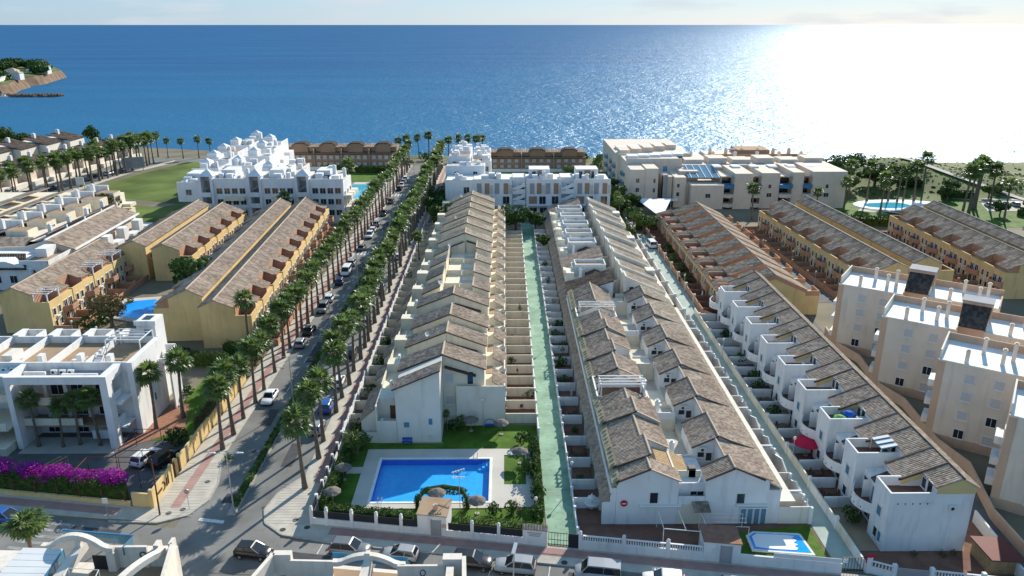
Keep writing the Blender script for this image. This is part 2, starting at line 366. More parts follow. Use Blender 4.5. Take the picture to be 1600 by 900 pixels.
def land():
    poly = [(-900, -120)] + [(500, -120)] + SHORE[::-1]
    hole = [(-16.45, 79.95), (-2.1, 79.95), (-2.1, 89.6), (-16.45, 89.6)]      # the big pool's basin is sunk in the ground
    hx0, hx1, hy0, hy1 = -16.45, -2.1, 79.95, 89.6; far = SHORE[::-1]
    mb = MB()
    for q in ([(-900, -120), (500, -120), (500, hy0), (-900, hy0)], [(-900, hy0), (hx0, hy0), (hx0, hy1), (-900, hy1)], [(hx1, hy0), (500, hy0), (500, hy1), (hx1, hy1)]): mb.add([(x, y, 0) for x, y in q], [(0, 1, 2, 3)])
    up = [(-900, hy1), (500, hy1)] + [q for q in far if q[1] > hy1]
    mb.add([(x, y, 0) for x, y in up], [tuple(range(len(up)))])
    struct('ground', mb, 'earth')
    mb = MB(); rr = random.Random(3); pts = []
    P = []
    for i in range(len(SHORE) - 1):
        a, b = SHORE[i], SHORE[i + 1]; k = max(2, int(math.dist(a, b) / 9))
        P += [(a[0] + (b[0] - a[0]) * j / k, a[1] + (b[1] - a[1]) * j / k) for j in range(k)]
    n = len(P)
    for lv, (dy, z) in enumerate(((0, -.02), (2.5, -3), (5, -7), (10, -12.5))):
        for p in P: pts.append((p[0] + rr.uniform(-1.5, 1.5) * (lv > 0) + dy * .4, p[1] + dy + rr.uniform(-1.5, 1.5) * (lv > 0), z + rr.uniform(-.8, .8) * (0 < lv < 3)))
    mb.add(pts, [(l * n + i, l * n + i + 1, (l + 1) * n + i + 1, (l + 1) * n + i) for l in range(3) for i in range(n - 1)])
    struct('cliff', mb, 'rock')
land()
SD = Vector((.988, -.1555, 0)); SN = Vector((.1555, .988, 0))
def sl(x, off=0.0): return (x + .1555 * off, 75.8 - .1574 * (x + 22.6) + off)
def sheet(name, poly, z, m): return struct(name, MB().add([(x, y, z) for x, y in poly], [tuple(range(len(poly)))]), m)
def slab(name, poly, z0, z1, m): return struct(name, MB().prism(poly, z0, z1), m)
sheet('street', [sl(-170, -11.8), sl(120, -11.8), sl(120, -3), sl(-170, -3)], .016, 'asphalt')
sheet('avenue_carriageway', [(-38.2, 69), (-32.5, 67.5), (-32.2, 316), (-38.2, 316)], .030, 'asphalt')
sheet('avenue_carriageway', [(-32.5, 67.5), (-25.6, 67), (-25.6, 316), (-32.2, 316)], .040, 'asphalt')
slab('pavement', [(-37.9, 90), (-36.4, 84), (-36.3, 80.5), (-37.6, 77.6), (-40.5, 76.2), sl(-60, -3), sl(-130, -3), sl(-130, 0), sl(-42.6, 0), (-42, 90), (-42, 316), (-37.9, 316)], 0, .14, 'paving')
slab('pavement', [(-25.7, 316), (-25.7, 86), (-28.1, 82), (-28.8, 78.6), (-28.0, 76), (-25.5, 73.8), sl(-18, -3), sl(110, -3), sl(110, 0), sl(-22.6, 0), (-22.65, 316)], 0, .14, 'paving')
slab('pavement', [sl(-130, -14.5), sl(110, -14.5), sl(110, -11.6), sl(-130, -11.6)], 0, .13, 'paving')
sheet('pink_path', [(-24.35, 84), (-23.2, 84), (-23.2, 312), (-24.35, 312)], .15, 'pinkpave')
sheet('pink_path', [(-40.3, 79), (-39.1, 79), (-39.1, 312), (-40.3, 312)], .15, 'pinkpave')
sheet('pink_path', [sl(-20, -1.7), sl(108, -1.7), sl(108, -.4), sl(-20, -.4)], .15, 'pinkpave')
sheet('pink_path', [sl(-128, -1.9), sl(-46, -1.9), sl(-46, -.5), sl(-128, -.5)], .15, 'pinkpave')
def kerb(pts, g):
    t = tag(thing('kerb', g, 'kerb'), g, 'kerb', 'kerbs round the crossroads')
    mb0 = None
    for i in range(len(pts) - 1):
        a, b = Vector((*pts[i], .08)), Vector((*pts[i + 1], .08)); L = (b - a).length; k = max(1, round(L / 1.2))
        for j in range(k):
            p, q = a.lerp(b, j / k), a.lerp(b, (j + .96) / k); MB().bar(p, q, .22, .17).build('kerb_stone', 'kerb', t)
kerb([(-37.9, 92), (-37.85, 90), (-36.35, 84), (-36.25, 80.5), (-37.55, 77.55), (-40.5, 76.15), sl(-46, -3.02)], 'pale stone kerb curving round the pavement below the yellow wall')
kerb([(-25.7, 96), (-25.72, 86), (-28.15, 82), (-28.85, 78.6), (-28.03, 75.95), (-25.5, 73.75), sl(-18, -3.03), sl(-8, -3.03)], 'pale stone kerb curving round the pavement left of the big pool')
# paving joints on the two corners: thin raised strips
mb = MB()
for i in range(20): mb.bar((-42 + .1, 77.4 + i * .6, .142), (-37.0, 77.4 + i * .6, .142), .05, .02)
for i in range(16): mb.bar((-27.9, 75.8 + i * .55, .142), (-23.2, 75.8 + i * .55, .142), .05, .02)
struct('paving_joints', mb, 'kerb')
def stripe(poly, z=.055): return MB().add([(x, y, z) for x, y in poly], [tuple(range(len(poly)))])
mb = MB()
for i in range(6): mb.add([(-37.4 + i * .85, 186, .056), (-36.95 + i * .85, 186, .056), (-36.95 + i * .85, 189.5, .056), (-37.4 + i * .85, 189.5, .056)], [(0, 1, 2, 3)])
for i in range(5): mb.add([(-37.4 + i * .95, 256, .056), (-36.9 + i * .95, 256, .056), (-36.9 + i * .95, 260, .056), (-37.4 + i * .95, 260, .056)], [(0, 1, 2, 3)])
mb.add([(-36.0, 76.5, .057), (-32.9, 75.9, .057), (-32.9, 76.5, .057), (-36.0, 77.1, .057)], [(0, 1, 2, 3)])
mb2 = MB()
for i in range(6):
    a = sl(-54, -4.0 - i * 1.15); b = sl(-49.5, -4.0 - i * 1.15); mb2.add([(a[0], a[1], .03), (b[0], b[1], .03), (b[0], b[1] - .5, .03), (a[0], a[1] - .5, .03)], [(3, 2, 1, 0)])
for i in range(30):
    a = sl(-20 + i * 3.6, -5.2); b = sl(-20 + i * 3.6, -3.2); mb.add([(a[0], a[1], .03), (a[0] + .1, a[1], .03), (b[0] + .1, b[1], .03), (b[0], b[1], .03)], [(0, 1, 2, 3)])
for i in range(36): mb.add([(-34.6, 110 + i * 5.5, .0565), (-34.5, 110 + i * 5.5, .0565), (-34.5, 112 + i * 5.5, .0565), (-34.6, 112 + i * 5.5, .0565)], [(0, 1, 2, 3)])
struct('road_markings', mb, 'paint'); struct('shaded_crossing', mb2, 'shadedpaint')  # left crossing has its shade painted into the stripe colour
slab('median_strip', [(-33.0, 77.5), (-32.0, 77.5), (-31.7, 300), (-32.7, 300)], .02, .19, 'kerb')
sheet('green_lane', [(4.7, 72.0), (8.05, 71.5), (8.0, 218), (4.6, 218)], .05, 'lane')
mb = MB()
for i in range(24): mb.add([(4.7, 76 + i * 6, .056), (8.03, 76 + i * 6, .056), (8.03, 76.07 + i * 6, .056), (4.7, 76.07 + i * 6, .056)], [(0, 1, 2, 3)])
for i in range(6): mb.add([(6.1, 80 + i * 19, .057), (6.6, 80 + i * 19, .057), (6.6, 80.5 + i * 19, .057), (6.1, 80.5 + i * 19, .057)], [(0, 1, 2, 3)])
struct('lane_joints', mb, 'lanegrey')
sheet('corridor_lane', [(35.45, 67.6), (37.9, 67.3), (38.0, 96), (39.3, 120), (39.3, 206), (35.45, 206)], .05, 'lanegrey')
sheet('back_lane', [(51.2, 66), (57, 66), (61, 150), (69, 150), (68, 205), (62, 205), (60, 150), (51.2, 150)], .04, 'asphalt2')
for q in ([(-22.4, 75.5), (4.4, 72.6), (4.4, 79.3), (-22.4, 79.3)], [(-22.4, 79.3), (-17, 79.3), (-17, 90), (-22.4, 90)], [(-1.6, 79.3), (4.4, 79.3), (4.4, 90), (-1.6, 90)], [(-22.4, 90), (4.4, 90), (4.5, 98.8), (-8.9, 99.5), (-8.9, 94), (-22.4, 94)]): sheet('lawn', q, .03, 'grass')
rq = random.Random(8); mb = MB()
for x, y, w, d in ((-35.6, 99, 1.6, 5), (-34.4, 121, 1.2, 9), (-36.2, 141, 1.5, 4), (-34.8, 172, 1.4, 8), (-29.6, 88, 1.5, 6), (-29, 108, 1.2, 7), (-34.6, 80, 2.4, 2.0), (-24, 69.6, 5, 1.3), (-9, 66.4, 7, 1.0), (6.5, 65.6, 3, 1.6), (-50, 74.6, 6, 1.1), (-35.2, 210, 1.6, 10)):
    a = -.157 if w > 2.5 else 0
    mb.add([(x, y, .0463), (x + w, y + a * w, .0463), (x + w + rq.uniform(-.2, .2), y + d + a * w, .0463), (x + rq.uniform(-.2, .2), y + d, .0463)], [(0, 1, 2, 3)])
struct('tar_patches', mb, 'tar'); mb = MB()
for x, y, z in ((-38.6, 78.6, .146), (-40.0, 77.9, .146), (-37.8, 84.5, .146), (-24.6, 76.4, .146), (-22.9, 75.0, .146), (-25.6, 74.6, .146), (-34.2, 92, .05), (-34.6, 150, .05), (-29, 79, .05), (6.3, 68.6, .148)):
    mb.add([(x + .36 * math.cos(k * .5236), y + .36 * math.sin(k * .5236), z + .004) for k in range(12)], [tuple(range(12))])
struct('manhole_covers', mb, 'tar')
# open field, far streets
sheet('field', [(-148, 262), (-141, 300), (-132, 330), (-95, 330), (-88, 320), (-92, 225), (-99, 202), (-122, 232)], .03, 'field')
sheet('sandy_path', [(-150, 252), (-110, 240), (-104, 244), (-146, 260)], .06, 'earth')
sheet('far_street', [(-172, 215), (-158, 215), (-149, 300), (-141, 336), (-154, 336), (-162, 300)], .02, 'asphalt')
sheet('far_street', [(-141.5, 325), (-40, 325), (-40, 333), (-141, 335)], .035, 'asphalt')
sheet('far_pavement', [(-157.5, 225), (-153, 225), (-146, 300), (-139, 322), (-141, 331), (-148.5, 300)], .05, 'paving')
sheet('far_pavement', [(-176, 225), (-172.5, 225), (-162, 300), (-165, 300)], .05, 'paving')
def hill():
    mb = MB(); nx, ny = 48, 26; x0, x1, y0, y1 = 106, 236, 246, 322
    def hz(x, y):
        g = 7.4 * math.exp(-((x - 147) / (26 if x < 147 else 24)) ** 2 - ((y - 287) / 20) ** 2) + 3 * math.exp(-((x - 178) / 26) ** 2 - ((y - 268) / 14) ** 2)
        e = min((x - x0) / 12, (x1 - x) / 12, (y - y0) / 12, (y1 - y) / 10, 1)
        return g * max(0, e) - .12 + rnd.uniform(-.12, .12) * (e > .2) + .2 * min(1, max(0, e * 3))
    hill.hz = hz
    mb.add([(x0 + (x1 - x0) * i / nx, y0 + (y1 - y0) * j / ny, hz(x0 + (x1 - x0) * i / nx, y0 + (y1 - y0) * j / ny)) for j in range(ny + 1) for i in range(nx + 1)],
           [(j * (nx + 1) + i, j * (nx + 1) + i + 1, (j + 1) * (nx + 1) + i + 1, (j + 1) * (nx + 1) + i) for j in range(ny) for i in range(nx)])
    o = mb.build('hill', 'dry', None, 'structure', smooth=True)
    P = [Vector((148, 286)), Vector((155, 275)), Vector((163, 262)), Vector((170, 252)), Vector((172, 246))]; mb = MB(); q = []
    for i in range(len(P) - 1):
        for k in range(5): q.append(P[i].lerp(P[i + 1], k / 5))
    q.append(P[-1]); V = []
    for p in q: V += [(p.x - 1.3, p.y - .8, max(.1, hz(p.x, p.y) + .35)), (p.x + 1.3, p.y + .8, max(.1, hz(p.x, p.y) + .35))]
    mb.add(V, [(2 * i, 2 * i + 1, 2 * i + 3, 2 * i + 2) for i in range(len(q) - 1)])
    struct('hill_path', mb, 'paving')
sheet('scrubland', [(104, 238), (120, 266), (150, 264), (176, 250), (300, 190), (300, 150), (380, 140), (268, 203), (224, 236), (195, 260), (177, 288), (159, 310), (130, 324), (104, 326)], .025, 'dry')
hill()
sheet('garden_lawn', [(-4, 229), (36, 229), (37, 300), (-4, 300)], .03, 'grass')
sheet('shore_scrub', [(-128, 336.5), (-90, 333.6), (-40, 333.4), (100, 318), (125, 326), (88, 329), (45, 333), (0, 337), (-50, 342), (-90, 351), (-135, 355)], .06, 'dry')
sheet('park_lawn', [(98, 216), (118, 212), (150, 212), (182, 240), (168, 262), (112, 266), (104, 250)], .03, 'grass')
sheet('park_path', [(128, 224), (131, 216), (121, 232), (112, 236), (110, 233), (120, 229)][::-1], .06, 'paving')
slab('park_plaza', [(146, 250), (176, 246), (186, 254), (180, 262), (160, 263), (148, 258)], 0, .2, 'paving')
slab('park_car_park', [(150, 232), (172, 232), (178, 246), (156, 247)], 0, .12, 'paving')
def headland():
    mb = MB(); rr = random.Random(5)
    ring = [(-900, 1400), (-660, 1180), (-583, 1066), (-571, 1027), (-545, 950), (-541, 930), (-546, 905), (-533, 897), (-519, 854), (-500, 812), (-497, 788), (-560, 776), (-900, 766)]
    cx, cy = -720, 940
    n = len(ring)
    V = [(x, y, -12.5) for x, y in ring] + [(cx + (x - cx) * .965, cy + (y - cy) * .965, -3 + rr.uniform(-1, 1)) for x, y in ring] + [(cx + (x - cx) * .8, cy + (y - cy) * .8, 3 + rr.uniform(-1, 1)) for x, y in ring] + [(cx, cy, 6)]
    F = [(l * n + i, l * n + (i + 1) % n, (l + 1) * n + (i + 1) % n, (l + 1) * n + i) for l in range(2) for i in range(n)] + [(2 * n + i, 2 * n + (i + 1) % n, 3 * n) for i in range(n)]
    mb.add(V, [f[::-1] for f in F]); mb.build('headland', 'rock', None, 'structure')
    m2 = MB(); m2.add([(x, y, z + .35) for x, y, z in V[n:]], [(i, (i + 1) % n, n + (i + 1) % n, n + i)[::-1] for i in range(n)] + [(n + i, n + (i + 1) % n, 2 * n)[::-1] for i in range(n)]); m2.build('headland_top', 'dry', None, 'structure')
    # breakwater of boulders
    mb = MB()
    for i in range(130):
        u = i / 129; x = -520 + 84 * u; y = 778 - 2 * (1 - u) + rr.uniform(-3, 3) * (1 + 1.2 * u); s = rr.uniform(1.6, 3.6)
        mb.tube_z((x, y, -13), [(s, 0), (s * .8, 2.0 + rr.uniform(0, 1.4)), (s * .3, 3 + rr.uniform(0, 1.2))], 6)
    mb.build('breakwater', 'rock', None, 'structure')
    sheet('headland_road', [(-518, 792), (-512, 796), (-528, 838), (-556, 880), (-566, 876), (-536, 834)], 1.5, 'paving')
headland()
# ------------------------------------------------------------------ plants
def leaves(blobs, seed=1, core=None):
    """small leaf faces spread through ellipsoids: (centre, radii, count, leaf size)"""
    rr = random.Random(seed); mb = MB()
    for c, r, n, s in blobs:
        for _ in range(n):
            while True:
                d = Vector((rr.uniform(-1, 1), rr.uniform(-1, 1), rr.uniform(-1, 1)))
                if .05 < d.length < 1: break
            d = d.normalized() * (d.length ** .35)
            p = Vector((c[0] + d.x * r[0], c[1] + d.y * r[1], c[2] + d.z * r[2]))
            nn = (d + Vector((rr.uniform(-1, 1), rr.uniform(-1, 1), rr.uniform(-.6, 1))) * .9).normalized()
            u = nn.cross(Vector((rr.uniform(-1, 1), rr.uniform(-1, 1), rr.uniform(-1, 1)))).normalized(); w = nn.cross(u); q = s * rr.uniform(.6, 1.3)
            mb.add([p - u * q * .5, p + w * q * .35, p + u * q * .6, p - w * q * .35], [(0, 1, 2, 3)])
    return mb
PROTO = {}
def bush(x, y, label, r=.8, h=1.2, m='leaf', z=0, group=None, cat='bush', name='bush', n=150):
    v = rnd.randrange(4); k = ('bush', v, m, n)
    if k not in PROTO:
        rr = random.Random(v + 20); bl = [((rr.uniform(-.4, .4), rr.uniform(-.4, .4), .35 + rr.uniform(0, .35)), (.62, .62, .42), n // 4, .26) for _ in range(5)]
        PROTO[k] = leaves(bl, v).mesh('bush', m)
    o = link(name, PROTO[k], None, None, (x, y, z), rnd.uniform(0, 6)); o.scale = (r, r, h)
    return tag(o, label, cat, group)
def tree(x, y, label, h=6, r=3, m='leaf', tm='trunk', group=None, z=0, seed=0, n=1500, cat='tree', name='broadleaf_tree', ls=.42):
    t = thing(name, label, cat, (x, y, z), group); rr = random.Random(seed)
    k = ('tree', seed, m, n, round(r, 1), round(h, 1))
    if k not in PROTO:
        mb = MB(); mb.tube([(0, 0, -.1), (.1, .05, h * .3), (.0, .1, h * .62)], [r * .1, r * .075, r * .04], 7)
        bl = []
        for i in range(11):
            a = i * 2.4; rad = r * .62 * math.sqrt((i + .5) / 11); p = (rad * math.cos(a), rad * math.sin(a), h * rr.uniform(.5, .86))
            mb.tube([(0, 0, h * .3), (p[0] * .6, p[1] * .6, p[2] * .8), p], [r * .045, r * .03, r * .012], 5)
            bl.append((p, (r * .42 * rr.uniform(.8, 1.2), r * .42 * rr.uniform(.8, 1.2), h * .17 * rr.uniform(.8, 1.2)), n // 11, ls))
        PROTO[k] = (mb.mesh('trunk', tm), leaves(bl, seed).mesh('crown', m))
    link('trunk', PROTO[k][0], t); link('crown', PROTO[k][1], t)
    return t
def hedge(name, label, a, b, w=1.0, h=1.4, m='hedge', z=0, group=None, per=70, cat='hedge', ls=.24):
    a, b = Vector((*a, 0)), Vector((*b, 0)); L = (b - a).length; d = (b - a).normalized(); s = Vector((-d.y, d.x, 0))
    rr = random.Random(int(L * 100) % 997); mb = MB()
    core = MB().bar(a + Vector((0, 0, z + h * .46)), b + Vector((0, 0, z + h * .46)), w * .82, h * .88)
    mb.v, mb.f = core.v, core.f
    for _ in range(int(L * per * (w + 2 * h) / 3)):
        u = rr.uniform(0, L); side = rr.random()
        if side < .45: q = (rr.uniform(-.5, .5) * w, h * rr.uniform(.9, 1.08))
        else: q = ((.5 if side < .72 else -.5) * w * rr.uniform(.85, 1.12), rr.uniform(.05, 1) * h)
        p = a + d * u + s * q[0] + Vector((0, 0, z + q[1])); nn = Vector((rr.uniform(-1, 1), rr.uniform(-1, 1), rr.uniform(-.2, 1))).normalized()
        e = nn.cross(Vector((rr.uniform(-1, 1), rr.uniform(-1, 1), rr.uniform(-1, 1)))).normalized(); f = nn.cross(e); k = ls * rr.uniform(.6, 1.3)
        mb.add([p - e * k * .5, p + f * k * .4, p + e * k * .6, p - f * k * .4], [(0, 1, 2, 3)])
    return tag(mb.build(name, m), label, cat, group)
def frond(rr, flat=False):
    """one fan leaf along +x: stalk and a folded fan of pointed leaflets"""
    mb = MB(); L = 1.05; mb.add([(0, -.035, 0), (0, .035, 0), (L, .025, .03), (L, -.025, .03)], [(0, 1, 2, 3)])
    n = 11
    for i in range(n):
        a = R(-105 + 210 * i / (n - 1)); a0, a1 = a - R(10.5), a + R(10.5); rl = (1.28 - .30 * abs(i - n // 2) / (n / 2)) * rr.uniform(.92, 1.08)
        r0 = rl * .62; dz = -.10 - .16 * abs(math.sin(a)); fz = .05 if i % 2 else -.03
        p = lambda r, t, z: (L + r * math.cos(t), r * math.sin(t), .03 + z)
        mb.add([(L, 0, .03), p(r0, a0, dz * .4 - .03), p(r0, a, dz * .4 + fz), p(r0, a1, dz * .4 - .03), p(rl, a + R(rr.uniform(-4, 4)), dz - .22)],
               [(0, 1, 2), (0, 2, 3), (1, 4, 2), (2, 4, 3)])
    return mb
def fronds(seed, n=31):
    rr = random.Random(seed); out = []
    for i in range(n):
        u = i / n; el = R(82 - 132 * u ** 1.0 + rr.uniform(-10, 10)); out.append((i * 2.39996 + rr.uniform(-.25, .25), el, rr.uniform(.9, 1.18)))
    return out
def palm_meshes(v):
    k = ('palm', v)
    if k in PROTO: return PROTO[k]
    rr = random.Random(v); tops = (rr.uniform(-.25, .25), rr.uniform(-.25, .25)); H = 9.3
    pts, rs = [], []
    for i in range(15):
        u = i / 14; pts.append((tops[0] * u * u, tops[1] * u * u, -.1 + H * u)); rs.append((.36 - .15 * min(1, u * 2.2) + (.05 if i == 0 else 0)) * (1.04 if i % 2 else .95) + (.05 if i > 12 else 0))
    tr = MB().tube(pts, rs, 8).mesh('trunk', 'trunk'); tr.shade_smooth()
    cm = MB(); c = Vector((tops[0], tops[1], H))
    for az, el, s in fronds(v, 24 + 3 * v):
        M = Matrix.Translation(c) @ Matrix.Rotation(az, 4, 'Z') @ Matrix.Rotation(-el, 4, 'Y') @ Matrix.Scale(s, 4)
        f = frond(rr); cm.add([M @ Vector(p) for p in f.v], f.f)
    sk = MB()
    for i in range(26):
        a = i * 2.4; r = rr.uniform(.3, .5); z = rr.uniform(-.2, -1.3)
        p = c + Vector((math.cos(a) * .2, math.sin(a) * .2, .1)); q = c + Vector((math.cos(a) * r, math.sin(a) * r, z)); t = Vector((-math.sin(a), math.cos(a), 0)) * .2
        sk.add([p - t * .4, p + t * .4, q + t, q - t], [(0, 1, 2, 3)])
    PROTO[k] = (tr, cm.mesh('crown', 'palmleaf'), sk.mesh('dead_leaf_skirt', 'palmdead'), c); return PROTO[k]
FRM = []
def palm(x, y, label, s=1.0, group=None, near=False, v=None, z=0, sh=None):
    sh = sh or (1.0 if near else rnd.uniform(.9, 1.12))
    v = rnd.randrange(5) if v is None else v
    t = thing('fan_palm', label, 'palm tree', (x, y, z), group); t.rotation_euler = (rnd.uniform(-.05, .05), rnd.uniform(-.05, .05), rnd.uniform(0, 6.28)); t.scale = (s * sh, s * sh, s)
    tr, cm, sk, c = palm_meshes(v)
    link('trunk', tr, t); link('dead_leaf_skirt', sk, t)
    if near:
        if not FRM:
            for q in range(4): FRM.append(frond(random.Random(40 + q)).mesh('frond', 'palmleaf'))
        for i, (az, el, k) in enumerate(fronds(v)):
            f = link('frond', FRM[i % 4], t); f.location = c; f.scale = (k, k, k)
            f.rotation_euler = (Matrix.Rotation(az, 3, 'Z') @ Matrix.Rotation(-el, 3, 'Y')).to_euler()
    else: link('crown', cm, t)
    return t
# ------------------------------------------------------------------ cars
def car(kind, col, x, y, deg, label, group=None):
    t = thing({'van': 'parked_van'}.get(kind, 'parked_car'), label, 'van' if kind == 'van' else 'car', (x, y, .04), group); t.rotation_euler = (0, 0, R(deg)); ORG[t] = Vector((0, 0, 0))
    paint = 'car' + col; paintm(col, CARCOL[col])
    # (x, half width, z bottom, z top) stations of the body and (x, half width, z) of the cabin
    if kind == 'van':
        B = [(-2.4, .80, .42, 1.0), (-2.38, .93, .30, 1.15), (-1.2, .95, .28, 1.18), (1.0, .95, .28, 1.16), (1.7, .93, .28, 1.08), (2.3, .86, .32, .86), (2.42, .72, .42, .70)]
        C = [(-2.36, .86, 1.15), (-2.30, .82, 1.92), (1.05, .80, 1.94), (1.75, .84, 1.08)]; L, wb = 2.42, 1.5
    elif kind == 'saloon':
        B = [(-2.2, .70, .45, .78), (-2.12, .84, .30, .92), (-1.2, .88, .24, .95), (.8, .88, .24, .92), (1.6, .86, .26, .82), (2.1, .80, .30, .70), (2.2, .66, .42, .60)]
        C = [(-1.75, .76, .93), (-1.05, .62, 1.38), (.15, .62, 1.40), (1.0, .76, .90)]; L, wb = 2.2, 1.35
    elif kind == 'suv':
        B = [(-2.15, .74, .50, .95), (-2.1, .89, .36, 1.05), (-1.1, .92, .32, 1.06), (.9, .92, .32, 1.04), (1.6, .9, .34, .96), (2.1, .84, .38, .86), (2.2, .70, .50, .72)]
        C = [(-2.05, .82, 1.04), (-1.75, .70, 1.62), (.2, .70, 1.66), (1.05, .82, 1.02)]; L, wb = 2.2, 1.33
    else:
        B = [(-1.95, .70, .48, .85), (-1.9, .83, .32, .95), (-1.0, .86, .26, .96), (.8, .86, .26, .93), (1.4, .84, .28, .86), (1.85, .78, .32, .74), (1.95, .64, .44, .62)]
        C = [(-1.86, .77, .95), (-1.55, .64, 1.42), (.1, .64, 1.48), (.98, .77, .92)]; L, wb = 1.95, 1.22
    mb = MB(); V = []; n = 10
    for (px, w, z0, z1) in B:
        zm = z0 + (z1 - z0) * .55
        V += [(px, -w * .85, z0), (px, -w, z0 + .10), (px, -w * 1.01, zm), (px, -w * .93, z1 - .06), (px, -w * .84, z1), (px, w * .84, z1), (px, w * .93, z1 - .06), (px, w * 1.01, zm), (px, w, z0 + .10), (px, w * .85, z0)]
    m = len(B)
    mb.add(V, [(i * n + k, i * n + (k + 1) % n, (i + 1) * n + (k + 1) % n, (i + 1) * n + k) for i in range(m - 1) for k in range(n)] + [tuple(range(n - 1, -1, -1)), tuple((m - 1) * n + k for k in range(n))])
    mb.build('body', paint, t, smooth=True)
    (xa, wa, za), (xb, w2, zb), (xc, w3, zc), (xd, w4, zd) = C; bw = B[2][1]
    MB().box(-L + .03, L - .03, -bw - .015, bw + .015, B[2][2] + .0, B[2][2] + .13).build('sill', 'darkmetal', t); MB().box(L - .06, L + .015, -.26, .26, B[-1][2] + .02, B[-1][2] + .13).build('number_plate', 'acwhite', t)
    g = MB(); g.add([(xa, -wa, za), (xb, -w2, zb), (xc, -w3, zc), (xd, -w4, zd), (xa, wa, za), (xb, w2, zb), (xc, w3, zc), (xd, w4, zd)],
          [(0, 3, 2, 1), (4, 5, 6, 7), (0, 1, 5, 4), (1, 2, 6, 5), (2, 3, 7, 6), (3, 0, 4, 7)])
    g.build('windows', 'carglass', t)
    r = MB(); e = .02; xm = (xb + xc) / 2
    r.add([(xb - .05, -w2 - e, zb - .03), (xc + .06, -w3 - e, zc - .03), (xc + .06, w3 + e, zc - .03), (xb - .05, w2 + e, zb - .03), (xb + .06, -w2 * .9, zb + .04), (xm, -w2 * .9, (zb + zc) / 2 + .07), (xc - .06, -w3 * .9, zc + .04), (xc - .06, w3 * .9, zc + .04), (xm, w2 * .9, (zb + zc) / 2 + .07), (xb + .06, w2 * .9, zb + .04)],
          [(0, 1, 6, 5, 4), (3, 9, 8, 7, 2), (1, 2, 7, 6), (0, 4, 9, 3), (4, 5, 8, 9), (5, 6, 7, 8), (3, 2, 1, 0)])
    for s in (-1, 1):
        r.bar((xa, s * (wa + .005), za), (xb, s * (w2 + .005), zb), .12, .05).bar((xd, s * (w4 + .005), zd), (xc, s * (w3 + .005), zc), .10, .05)
        r.bar((xm + .1, s * ((wa + w4) / 2 + .012), (za + zd) / 2), (xm, s * (w2 + .012), zb), .09, .04)
    r.build('roof', paint, t)
    if ('wheel', kind) not in PROTO:
        rad = .33 if kind in ('van', 'suv') else .30
        PROTO['wheel', kind] = (MB().tube([(0, -.1, 0), (0, .1, 0)], rad, 14).mesh('wheel', 'tyre'), MB().tube([(0, -.112, 0), (0, .112, 0)], rad * .62, 8).mesh('rim', 'rim'), rad)
    wm, rm, rad = PROTO['wheel', kind]
    for sx in (-1, 1):
        for sy in (-1, 1):
            w = link('wheel', wm, t); w.location = (sx * wb, sy * .80, rad); q = link('rim', rm, w)
            w.rotation_euler = (0, 0, 0)
    for s in (-1, 1):
        MB().box(L - .16, L - .03, s * .56 - .14, s * .56 + .14, B[-1][3] - .06, B[-1][3] + .06).build('headlight', 'lampglass', t)
        MB().box(-L - .005, -L + .10, s * .66 - .09, s * .66 + .09, B[0][3] - .14, B[0][3] + .08).build('tail_light', 'redlight', t)
        MB().box(xd - .25, xd - .08, s * (w4 + .12) - .08, s * (w4 + .12) + .08, zd + .02, zd + .15).build('mirror', paint, t)
    return t
# ------------------------------------------------------------------ street furniture
def parasol(x, y, label, r=1.25, h=2.2, m='thatch', z=0, group=None, closed=False):
    t = thing('parasol', label, 'parasol', (x, y, z), group)
    MB().tube([(x, y, z), (x, y, z + h + .1)], .05, 6).build('pole', 'wood', t)
    MB().tube_z((x, y, z), [(.3, 0), (.3, .08), (.06, .1)], 10).build('base', 'kerb', t)
    mb = MB()
    if closed: mb.tube_z((x, y, z + h * .35), [(.1, 0), (.2, .2), (.14, .8), (.04, h * .62)], 8)
    else:
        n = 14; top = (x, y, z + h + .3)
        A = [(x + r * math.cos(6.2832 * k / n), y + r * math.sin(6.2832 * k / n), z + h - .28 + (.05 if k % 2 else -.04)) for k in range(n)]
        B = [(x + r * .55 * math.cos(6.2832 * k / n), y + r * .55 * math.sin(6.2832 * k / n), z + h + .05) for k in range(n)]
        mb.add([top] + B + A, [(0, 1 + k, 1 + (k + 1) % n) for k in range(n)] + [(1 + k, 1 + n + k, 1 + n + (k + 1) % n, 1 + (k + 1) % n) for k in range(n)])
        mb.add([(top[0], top[1], top[2] - .05)] + [(a, b, c - .05) for a, b, c in A], [(0, 1 + (k + 1) % n, 1 + k) for k in range(n)])
    mb.build('canopy', m, t)
    return t
def streetlamp(x, y, label, h=8.1, arm=1.3, ang=0, group='double-headed lamps on the median', z=.15):
    t = thing('street_lamp', label, 'street lamp', (x, y, z), group); t.rotation_euler = (0, 0, ang); ORG[t] = Vector((0, 0, 0))
    MB().tube([(0, 0, 0), (0, 0, h)], [.09, .05], 7).build('pole', 'metal', t)
    MB().box(-.14, .14, -.14, .14, 0, .5).build('base', 'metal', t)
    for s in (-1, 1):
        MB().tube([(0, 0, h - .1), (s * arm, 0, h + .05)], .035, 5).build('arm', 'metal', t)
        MB().add([(s * (arm - .1), -.12, h + .02), (s * (arm + .7), -.09, h + .06), (s * (arm + .7), .09, h + .06), (s * (arm - .1), .12, h + .02), (s * arm, -.07, h + .16), (s * (arm + .6), -.05, h + .14), (s * (arm + .6), .05, h + .14), (s * arm, .07, h + .16)],
                 [(0, 1, 5, 4), (1, 2, 6, 5), (2, 3, 7, 6), (3, 0, 4, 7), (4, 5, 6, 7), (3, 2, 1, 0)]).build('lamp_head', 'acwhite', t)
    return t
